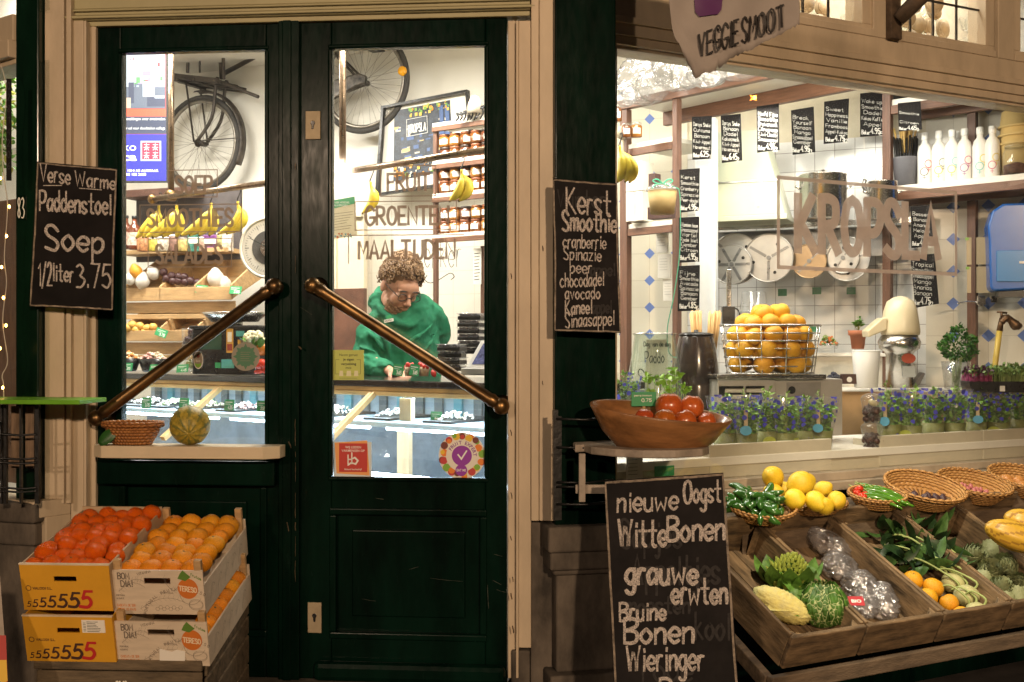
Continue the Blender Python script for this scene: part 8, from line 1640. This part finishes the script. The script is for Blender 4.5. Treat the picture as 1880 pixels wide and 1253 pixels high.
def netted():
    m = mt('netted_tangerine', (.86, .17, .008), .34, var=.2, vs=8, bump=0, spec=.22); N = m.node_tree.nodes; L = m.node_tree.links; p_ = N['Principled BSDF']; tc = N.new('ShaderNodeTexCoord'); outs = []
    for rz in (.7, -.8):
        mp = N.new('ShaderNodeMapping'); mp.inputs['Rotation'].default_value = (rz, .4, rz); L.new(tc.outputs['Object'], mp.inputs[0]); wv = N.new('ShaderNodeTexWave'); wv.inputs['Scale'].default_value = 3.6; wv.inputs['Distortion'].default_value = .6; L.new(mp.outputs[0], wv.inputs[0]); outs.append(wv.outputs[1])
    mxm = N.new('ShaderNodeMath'); mxm.operation = 'MAXIMUM'; L.new(outs[0], mxm.inputs[0]); L.new(outs[1], mxm.inputs[1]); gt = N.new('ShaderNodeMath'); gt.operation = 'GREATER_THAN'; gt.inputs[1].default_value = .92; L.new(mxm.outputs[0], gt.inputs[0])
    old = [n for n in N if n.type == 'VALTORGB'][0]; mx = N.new('ShaderNodeMix'); mx.data_type = 'RGBA'; mx.inputs[7].default_value = (.76, .08, .008, 1); L.new(gt.outputs[0], mx.inputs[0]); L.new(old.outputs[0], mx.inputs[6]); L.new(mx.outputs[2], p_.inputs['Base Color'])
    bp = N.new('ShaderNodeBump'); bp.inputs['Strength'].default_value = .5; bp.inputs['Distance'].default_value = .05; L.new(mxm.outputs[0], bp.inputs['Height']); L.new(bp.outputs[0], p_.inputs['Normal']); return m
NET = netted(); rd = random.Random(66)
for row in range(8):
    for c_ in range(5):
        x = -.108+c_*.054+(row % 2)*.012-.006; y = .048+row*.0545; fruit('tangerine', [NET, STEMM], 'round', cart[1] @ V((x+rd.uniform(-.006, .006), y+rd.uniform(-.006, .006), HB-.012+rd.uniform(-.008, .014)-(.012 if row == 0 else 0))), rd.uniform(.030, .0345), 'red netted tangerine in the upper yellow carton', 'tangerine', 'netted tangerines in the carton', rd, squash=.95)
PLY = mt('printed_thin_wood', (.64, .53, .40), .6, var=.12, vs=6, bump=.15, st=(1.5, 8, 8)); FRK = mt('grey_brown_line_print', (.14, .11, .085), .7, var=0, bump=0); ORP = mt('orange_logo_print', (.60, .17, .025), .6, var=.1, bump=0); GRP = mt('green_logo_print', (.10, .20, .03), .6, var=0, bump=0)
ocr = []
for i, (px, py, Y) in enumerate(((301, 1222, 3.40), (294, 1128, 3.42))):
    r, M = boxroot(px, py, Y, 'orange_crate', ['lower printed thin wood crate of oranges with a torn note', 'upper printed thin wood crate of oranges, open and full'][i], -3); ocr.append(M); w_ = WB/2; t = .006; hx, hz, cz = .042, .010, HB*.74
    x0h = -.0; mb = MB(); mb.box(-w_, -hx+x0h, 0, t, 0, HB-.004); mb.box(hx+x0h, w_, 0, t, 0, HB-.004); mb.box(-hx+x0h, hx+x0h, 0, t, 0, cz-hz); mb.box(-hx+x0h, hx+x0h, 0, t, cz+hz, HB-.004); mb.build('front_panel', PLY, r)
    for s_ in (-1, 1): mb = MB(); mb.box(s_*w_-(t if s_ > 0 else 0), s_*w_+(0 if s_ > 0 else t), t+.0005, LB-t, .0, .098); mb.build('side_panel', PLY, r)
    mb = MB(); mb.box(-w_, w_, LB-t, LB, 0, HB-.02); mb.build('back_panel', PLY, r)
    for s_, yy in ((-1, t+.001), (1, t+.001), (-1, LB-.026), (1, LB-.026)): mb = MB(); x = s_*(w_-.018); mb.box(x-.0115, x+.0115, yy, yy+.018, .004, HB+.026); mb.build('corner_post', PINE, r, bev=.002)
    mb = MB(); mb.box(-w_+t, w_-t, t, LB-t, .003, .007); mb.build('bottom_board', PLY, r)
    mb = MB(); y = -.0006
    text(mb, 'BOM', -w_+.022, -w_+.058, HB*.78, .020, .0034, y, sq=True); text(mb, 'DIA!', -w_+.030, -w_+.066, HB*.61, .020, .0034, y-.0001, sq=True)
    for (ax_, az, n, L2, cv) in ((-.125, HB*.50, 9, .085, .35), (-.06, HB*.12, 12, .15, .25), (.02, HB*.80, 6, .05, -.8), (-.10, HB*.66, 6, .06, .3)):
        sp_ = [(ax_+L2*t_/10, az+cv*L2*math.sin(math.pi*t_/12)) for t_ in range(11)]; mb.ribbon(sp_, .0009, y)
        for q in range(n): p_ = sp_[int(q*10/n)]; mb.ribbon([p_, (p_[0]+.006, p_[1]+.012)], .0006, y-.0001); mb.ribbon([p_, (p_[0]+.010, p_[1]-.009)], .0006, y-.0001)
    for j, ch in enumerate('PORTUGAL FRUTAS TERESO'):
        if ch == ' ': continue
        a = R_(172-j*5.6); cx_, cz_ = .075, -.01; q_ = a-math.pi/2; tb = MB(); text(tb, ch, -.0028, .0028, 0, .009, .0014, 0, sq=True); ox, oz = cx_+.118*math.cos(a), cz_+.092*math.sin(a); mb.add([(ox+v.x*math.cos(q_)-v.z*math.sin(q_), y, oz+v.x*math.sin(q_)+v.z*math.cos(q_)) for v in tb.v], tb.f)
    text(mb, 'VITAMINA', -.062, -.018, HB*.86, .008, .0013, y, slope=.25, sq=True); text(mb, 'PORTUGAL', .01, .05, HB*.46, .006, .001, y, sq=True); text(mb, 'PORTUGAL', -w_+.012, -w_+.04, HB*.40, .005, .0009, y, sq=True); text(mb, 'ALGARVE', -w_+.012, -w_+.036, HB*.33, .005, .0009, y, sq=True)
    for j in range(8): cx_, cz_ = -.006+.0105*j, .018+.006*(j % 2); mb.ribbon([(cx_+.006*math.cos(q*.63), cz_+.006*math.sin(q*.63)) for q in range(11)], .0009, y, cap=False)
    for j in range(3): mb.ribbon([(.103+.034*math.cos(q*.3+2.6), HB*.45+.034*math.sin(q*.3+2.6)) for q in range(12)] if j == 0 else [(.118+.022*math.cos(q*.4), .04+.016*math.sin(q*.4)-.004*j) for q in range(17)], .001, y-.0002)
    mb.build('line_print', FRK, r, fix=False)
    mb = MB(); text(mb, 'CASCATA DE SER', -w_+.012, -w_+.07, HB*.17, .0075, .0012, y, sq=True); text(mb, 'TODOS OS PANS', -w_+.012, -w_+.07, HB*.08, .0075, .0012, y-.0001, sq=True); cx_, cz_ = .096, HB*.58
    mb.prism([(cx_+.032*math.cos(q*.224), cz_+.034*math.sin(q*.224)) for q in range(28)], y-.0008, y-.0003); mb.build('orange_logo', ORP, r, fix=False)
    mb = MB(); mb.prism([(cx_-.006, cz_+.026), (cx_-.030, cz_+.034), (cx_-.022, cz_+.05), (cx_-.012, cz_+.062), (cx_, cz_+.05), (cx_+.012, cz_+.040)], y-.0016, y-.0010); text(mb, 'frutas', cx_+.014, cz_*1+.05, 0, 0.001, .0001, 0) if 0 else None; text(mb, 'frutas', cx_+.012, cx_+.044, cz_+.044, .009, .0013, y-.0002, slope=-.5); mb.build('logo_leaf', GRP, r, fix=False)
    mb = MB(); text(mb, 'TERESO', cx_-.027, cx_+.027, cz_-.006, .016, .0030, y-.0016, slope=-.12, sq=True); mb.build('logo_lettering', mt('cream_print', (.75, .62, .42), .6, var=0, bump=0), r, fix=False)
    mb = MB(); yy = w_+.0006
    for j in range(5):
        a = .05+.075*j; tb = MB(); tb.ribbon([(a+.05*t_/10, .02+.05*math.sin(math.pi*t_/14)) for t_ in range(11)], .0012, 0)
        for q in range(5): tb.ribbon([(a+.01*q, .03+.006*q), (a+.01*q+.01, .045+.006*q)], .0008, -.0001)
        mb.add([(yy-v.y, v.x, v.z) for v in tb.v], tb.f)
    mb.build('side_print', FRK, r, fix=False)
    if i == 0: mb = MB(); mb.prism([(-.012, .006), (.068, .004), (.072, .05), (.045, .055), (.03, .048), (-.008, .058)], -.0024, -.0012); mb.build('torn_note', PAPER, r)
    for row in range(7):
        for c_ in range(4):
            if i == 0 and c_ < 3: continue
            x = -.098+c_*.0655+(row % 2)*.008; y2 = .045+row*.062
            if y2 > LB-.03: continue
            if i == 0: x = w_-.042
            fruit('crate_orange', [ORANGE, STEMM], 'flat', ocr[i] @ V((x+rd.uniform(-.004, .004), y2+rd.uniform(-.004, .004), (HB-.022 if i else .088)+rd.uniform(-.004, .005))), .0365, 'ripe orange in the upper printed wood crate' if i else 'ripe orange glimpsed through the side gap of the lower crate', 'orange', 'oranges in the %s printed crate' % ('upper' if i else 'lower'), rd, rot=(rd.uniform(-.5, .5)+.2, rd.uniform(-.4, .4), rd.uniform(0, 6)), squash=1.06)
r, k = pth(225, 1300, 3.42, 'wooden_box', 'weathered wooden box under the citrus boxes with two painted hearts', 'wooden box', -3); mb = MB(k); GW = mt('grey_box_wood', (.17, .125, .075), .8, var=.45, vs=6, bump=.5, st=(1.2, 6, 6)); mb.box(-162, 152, -12, 0, 72, 92); mb.box(-160, 150, -4, 2, 8, 68); mb.box(-160, 150, -4, 2, -240, 4); mb.build('front_board', GW, r, bev=.004)
mb = MB(k)
for z0, z1 in ((60, 92), (20, 56), (-40, 16), (-200, -44)): mb.add([(152, 0, z0), (158, 0, z0), (158, 262, z0+50), (152, 262, z0+50), (152, 0, z1), (158, 0, z1), (158, 262, z1+50), (152, 262, z1+50)], [(0, 1, 2, 3), (4, 5, 6, 7), (0, 1, 5, 4), (1, 2, 6, 5), (2, 3, 7, 6), (3, 0, 4, 7)])
mb.build('side_board', GW, r, bev=.004); mb = MB(k); mb.box(-160, -154, 2, 250, -240, 80); mb.box(-154, 150, 240, 250, -240, 100); mb.build('box_walls', GW, r)
mb = MB(k)
for cx_, s_ in ((-6, 1), (6, .8)): mb.prism([(cx_, 42), (cx_-5*s_, 47), (cx_-4.5*s_, 50.5), (cx_-2*s_, 51.5), (cx_, 49), (cx_+2*s_, 51.5), (cx_+4.5*s_, 50.5), (cx_+5*s_, 47)], -4.8, -4.2)
mb.build('painted_hearts', PAPER, r)
pl = Plane([at(-12, 1050, 3.3), at(14, 1052, 3.3), at(30, 1260, 3.2)]); base = pl.hit(0, 1270); r = thing('pavement_sign', 'edge of a red and yellow ice cream style pavement sign at the lower left', 'sign', base); mb = MB(); mb.prism([(-60, -1050), (0, -1058), (8, -1165), (26, -1560), (-60, -1560)], 0, .02); onplane(mb, pl, base).build('board', mt('sign_white', (.34, .28, .22), .5), r); mb = MB(); mb.face([(-60, -.001, -1165), (11, -.001, -1167), (25, -.001, -1552), (-60, -.001, -1552)]); mb.face([(-60, -.0015, -1214), (12, -.0015, -1212), (14, -.0015, -1250), (0, -.0015, -1262), (-60, -.0015, -1262)], 1); onplane(mb, pl, base).build('print', [mt('sign_red', (.40, .03, .02), .5, var=.05, bump=0), mt('sign_yellow', (.72, .45, .03), .5, var=.05, bump=0)], r, fix=False)
# ---------------------------------------------------------------- the clerk behind the counter
YP = 5.88; PB = V((at(738, 0, YP).x, YP, BZ0)); Q = lambda px, py, dy=0: at(px, py, YP+dy)-PB
pr_ = thing('person', 'person in a green hooded sweatshirt and glasses bending over the counter', 'person', PB)
SKIN = mt('skin', (.50, .27, .18), .55, var=.12, vs=30, bump=.05, sss=.08); HOODY = mt('green_sweatshirt', (.008, .155, .074), .85, var=.14, vs=9, bump=1.0, bs=17)
HM = Matrix.Translation(Q(734, 527, -.03)) @ Matrix.Rotation(R_(34), 4, 'Z') @ Matrix.Rotation(R_(33), 4, 'X') @ Matrix.Rotation(R_(4), 4, 'Y') @ Matrix.Scale(1.17, 4)
H = lambda x, y, z: HM @ V((x, y, z)); he = (HM.to_euler())
def hell(mb, c, r, m=0): mb.ell(H(*c), tuple(q*1.17 for q in r), 18, 14, m, HM.to_3x3().normalized().to_euler())
mb = MB()
hell(mb, (0, .012, .03), (.075, .096, .094)); hell(mb, (0, -.028, -.045), (.059, .066, .074)); hell(mb, (0, -.07, .035), (.055, .03, .035))
for s_ in (-1, 1):
    hell(mb, (s_*.036, -.062, -.028), (.027, .027, .03)); hell(mb, (s_*.031, -.084, .022), (.026, .013, .009)); hell(mb, (s_*.031, -.081, .001), (.017, .014, .013)); hell(mb, (s_*.077, .012, -.006), (.011, .022, .034)); hell(mb, (s_*.012, -.108, -.030), (.010, .011, .008)); hell(mb, (s_*.045, -.02, -.075), (.02, .04, .03))
mb.tube([H(0, -.086, .022), H(0, -.103, -.004), H(0, -.122, -.026), H(0, -.116, -.035)], [.010, .011, .0145, .010], 10)
hell(mb, (0, -.098, -.056), (.022, .012, .006)); hell(mb, (0, -.096, -.066), (.019, .011, .007)); hell(mb, (0, -.086, -.1), (.026, .02, .02))
mb.tube([H(0, .02, -.02), H(0, .035, -.09), Q(728, 560, .05), Q(738, 590, .05)], [.062, .058, .062, .08], 18)
for c, r in ((Q(738, 610, .03), (.13, .085, .16)), (Q(738, 690, .03), (.125, .085, .2)), (Q(738, 790, .04), (.14, .10, .17))): mb.ell(c, r, 20, 14)
EL, WR = Q(672, 652, -.03), Q(718, 683, -.24); ER, WRr = Q(809, 606, .13), Q(793, 655, .18)
mb.tube([Q(700, 590, .03), EL, WR], [.042, .034, .024], 14); mb.tube([Q(776, 566, .06), ER, WRr], [.04, .032, .024], 14); mb.ell(EL, .034, 12, 10); mb.ell(ER, .032, 12, 10)
def hand(w_, d, dn, sc=1):
    d, dn = V(d).normalized(), V(dn); sd = d.cross(dn).normalized(); dn = sd.cross(d)*-1 if sd.cross(d).dot(dn) < 0 else sd.cross(d)
    c = w_+d*.045; M3 = Matrix((d, sd, dn)).transposed(); mb.ell(c, (.05, .041, .016), 14, 10, 0, M3.to_euler()); mb.tube([w_-d*.02, w_+d*.02], [.024, .026], 12)
    for j, L in enumerate((.066, .076, .071, .056)):
        b = w_+d*.082+sd*(-.029+.0195*j); p1 = b+d*L*.42+dn*.006; p2 = p1+(d*.8+dn*.55)*L*.32; p3 = p2+(d*.45+dn*.85)*L*.28; mb.tube([b-d*.02, b, p1, p2, p3], [.0085, .009, .0085, .0078, .006], 8); mb.ell(p3, .006, 8, 6)
    b = w_+d*.03-sd*.034; p1 = b+d*.03-sd*.022+dn*.01; p2 = p1+d*.028+dn*.012; mb.tube([w_+d*.015-sd*.015, b, p1, p2], [.013, .012, .0105, .008], 8); mb.ell(p2, .008, 8, 6)
hand(WR, Q(757, 690, -.36)-WR, (.1, .1, -1)); hand(WRr, Q(785, 680, .12)-WRr, (0, .2, -1))
for s_ in (-1, 1): mb.tube([Q(738+s_*30, 800, .05), Q(738+s_*32, 960, .05), Q(738+s_*32, 1040, .06)], [.085, .06, .045], 14)
mb.build('body', SKIN, pr_, remesh=.0055, smooth_it=4)
# sweatshirt
mb = MB(); rows = [(705, 738, 74, .135), (690, 738, 72, .135), (650, 737, 71, .135), (615, 740, 66, .135), (590, 742, 60, .13), (574, 743, 52, .12), (562, 744, 44, .105), (552, 743, 34, .09)]; vs = []; n = 36
for py, cx, hw, dp in rows:
    c = Q(cx, py, .04); kx = (YP)/2000
    for j in range(n):
        a = 6.2832*j/n; rx = hw*kx; tilt = -.10*math.cos(a)*0; sl = .0
        vs.append(c+V((rx*math.cos(a)*(1+.02*math.sin(3*a+py*.06)), dp*math.sin(a)*(1+.05*math.sin(2*a+py*.05)), rx*math.cos(a)*.28*max(0, (640-py)/90))))
N_ = len(rows); mb.add(vs, [(i*n+j, i*n+(j+1) % n, (i+1)*n+(j+1) % n, (i+1)*n+j) for i in range(N_-1) for j in range(n)]+[tuple(range(n)), tuple((N_-1)*n+j for j in range(n))], 0, True)
def sleeve(pts, rs):
    P_ = smooth_path(pts, 7); n_ = len(P_); R_s = []
    for i in range(n_): t = i/(n_-1)*(len(rs)-1); a = int(min(t, len(rs)-2)); R_s.append((rs[a]+(rs[a+1]-rs[a])*(t-a))*(1+.012*math.sin(i*1.3)))
    mb.tube(P_, R_s, 18); mb.ell(P_[0], rs[0], 16, 12)
sleeve([Q(700, 590, .03), Q(680, 618, .0), EL, Q(690, 674, -.12), Q(712, 682, -.215)], [.078, .078, .068, .058, .042])
sleeve([Q(776, 566, .06), Q(794, 580, .09), ER, Q(806, 632, .15), Q(796, 650, .17)], [.076, .066, .052, .048, .042])
mb.tube([Q(698, 677, -.15), Q(708, 680, -.19), Q(714, 682, -.22)], [.05, .052, .042], 14)
hp_ = smooth_path([Q(752, 600, -.10), Q(722, 590, -.09), Q(700, 568, -.03), Q(690, 548, .06), Q(704, 534, .15), Q(738, 536, .17), Q(768, 546, .13), Q(776, 564, .02), Q(770, 586, -.06), Q(752, 600, -.10)], 6)
mb.tube(hp_, [.016+.012*math.sin(math.pi*i/(len(hp_)-1)) for i in range(len(hp_))], 12)
hp_ = smooth_path([Q(716, 592, -.06), Q(698, 578, -.02), Q(684, 560, .05), Q(690, 550, .12), Q(720, 550, .17), Q(756, 552, .16)], 6); mb.tube(hp_, [.024+.003*math.sin(i*.9) for i in range(len(hp_))], 12)
mb.ell(Q(694, 552, .08), (.05, .07, .055), 16, 12)
for pts_, r_ in (([Q(800, 588, -.03), Q(786, 604, -.08), Q(762, 622, -.115), Q(740, 634, -.12)], .009), ([Q(803, 604, -.02), Q(790, 630, -.075), Q(768, 654, -.105)], .010), ([Q(672, 606, -.06), Q(690, 622, -.09), Q(706, 648, -.10)], .012), ([Q(700, 606, -.085), Q(712, 630, -.11), Q(716, 660, -.11)], .012),
    ([Q(657, 636, -.09), Q(676, 642, -.115), Q(694, 648, -.115)], .009), ([Q(658, 650, -.10), Q(678, 657, -.13), Q(700, 660, -.14)], .009), ([Q(664, 664, -.12), Q(684, 668, -.165), Q(704, 668, -.18)], .008), ([Q(682, 672, -.185), Q(700, 674, -.225), Q(712, 672, -.24)], .008), ([Q(815, 590, .075), Q(806, 596, .07), Q(798, 606, .08)], .009), ([Q(818, 606, .09), Q(808, 614, .085), Q(800, 622, .10)], .009)):
    sp_ = smooth_path(pts_, 5); mb.tube(sp_, [.003+r_*math.sin(math.pi*i/(len(sp_)-1)) for i in range(len(sp_))], 8)
tx = bpy.data.textures.new('cloth_folds', 'CLOUDS'); tx.noise_scale = .075; tx.noise_depth = 2
hd_ = mb.build('hooded_sweatshirt', HOODY, pr_, remesh=.0075, smooth_it=2); dm = hd_.modifiers.new('folds', 'DISPLACE'); dm.texture = tx; dm.strength = .034; dm.mid_level = .5; s2 = hd_.modifiers.new('soften', 'SMOOTH'); s2.iterations = 2
mb = MB()
for s_ in (-1, 1): mb.tube([Q(738+s_*26, 705, .05), Q(738+s_*30, 800, .05), Q(738+s_*32, 960, .05), Q(738+s_*32, 1030, .06)], [.13, .12, .085, .075], 18)
mb.build('trousers', mt('dark_denim', (.03, .035, .06), .8, var=.3), pr_)
for s_ in (-1, 1): mb = MB(); c = Q(738+s_*32, 1035, .06); mb.ell((c.x, c.y-.06, .045), (.05, .14, .05), 16, 10); mb.build('shoe', BLACKPL, pr_)
rd = random.Random(99)
def curls(mb, pts, rad, th, m=0):
    for (c, nrm) in pts:
        nrm = nrm.normalized(); t = nrm.orthogonal().normalized(); b = nrm.cross(t); ph = rd.uniform(0, 6.28); hd = rd.choice((-1, 1)); rr_ = rad*rd.uniform(.7, 1.25); L = rad*rd.uniform(.8, 1.8)
        mb.tube([c+nrm*(L*i/7)+(t*math.cos(ph+hd*i*.95)+b*math.sin(ph+hd*i*.95))*rr_ for i in range(9)], [th*(1-.07*i) for i in range(9)], 5, rd.choice((m, m, m+1)), cap=False)
pts = []
while len(pts) < 1500:
    v = V((rd.gauss(0, 1), rd.gauss(0, 1), rd.gauss(0, 1))).normalized()
    if v.z < -.35 or (v.y < -.45 and v.z < .52) or (abs(v.x) > .75 and v.z < .0 and v.y < .3): continue
    q = rd.uniform(.93, 1.12); pts.append((H(v.x*.082*q, .012+v.y*.104*q, .032+v.z*.104*q+(.012 if v.z > .6 else 0)), HM.to_3x3() @ v))
mb = MB(); curls(mb, pts, .0085, .0042); hell(mb, (0, .02, .045), (.080, .096, .093), 1); mb.build('hair', [mt('curly_brown_hair', (.30, .18, .09), .6, var=.35, vs=50, bump=0), mt('curly_dark_hair', (.21, .12, .06), .5, var=.3, vs=50, bump=0)], pr_, fix=False)
pts = []
for i in range(560):
    a = rd.uniform(-1.45, 1.45); z = rd.uniform(-.115, -.045)-.02*abs(math.cos(a)); lim = -.072 if abs(a) < .5 else -.02
    if z > lim: continue
    d = V((math.sin(a), -math.cos(a), 0)); p_ = V((d.x*.062, -.03+d.y*.068, z)); pts.append((H(*p_), HM.to_3x3() @ (d+V((0, 0, -.7)))))
for i in range(40): x = rd.uniform(-.028, .028); pts.append((H(x, -.101+abs(x)*.35, -.047-abs(x)*.25), HM.to_3x3() @ V((x*4, -.6, -.8))))
mb = MB(); curls(mb, pts, .005, .0026); mb.build('beard', [mt('ginger_beard', (.42, .25, .14), .6, var=.3, vs=60, bump=0), mt('ginger_beard_dark', (.30, .16, .085), .6, var=.3, vs=60, bump=0)], pr_, fix=False)
mb = MB()
for s_ in (-1, 1):
    mb.tube([H(s_*.034+.024*math.cos(i*.349)*(1 if abs(math.cos(i*.349)) < .8 else .95), -.108+.006*abs(math.sin(i*.349)), .000+.017*math.sin(i*.349)) for i in range(19)], .0022, 6, cap=False); mb.tube([H(s_*.058, -.106, .006), H(s_*.078, -.05, .012), H(s_*.081, .015, .010)], .0022, 6)
    hell(mb, (s_*.031, -.0955, .029), (.024, .004, .0035))
mb.tube([H(-.010, -.109, .004), H(0, -.113, .006), H(.010, -.109, .004)], .0022, 6); mb.build('glasses', BLACKPL, pr_, fix=False)
mb = MB(); c = Q(714, 589, -.135); M = Matrix.Translation(c) @ Euler((-.1, -.18, -.25)).to_matrix().to_4x4(); mb.box(-.026, .026, -.003, .0, -.008, .008, 0, M); mb.prism([(-.012, .010), (.014, .010), (.020, .022), (.006, .030), (-.008, .024)], -.003, 0, 1, M); t_ = MB(); typeset(t_, 'KROPSLA', -.022, -.004, .009, -.0036, 2, width=.044, bold=.03); mb.add([M @ v for v in t_.v], t_.f, 2); mb.build('chest_badge', [PAPER, PRICE, INK], pr_, fix=False)
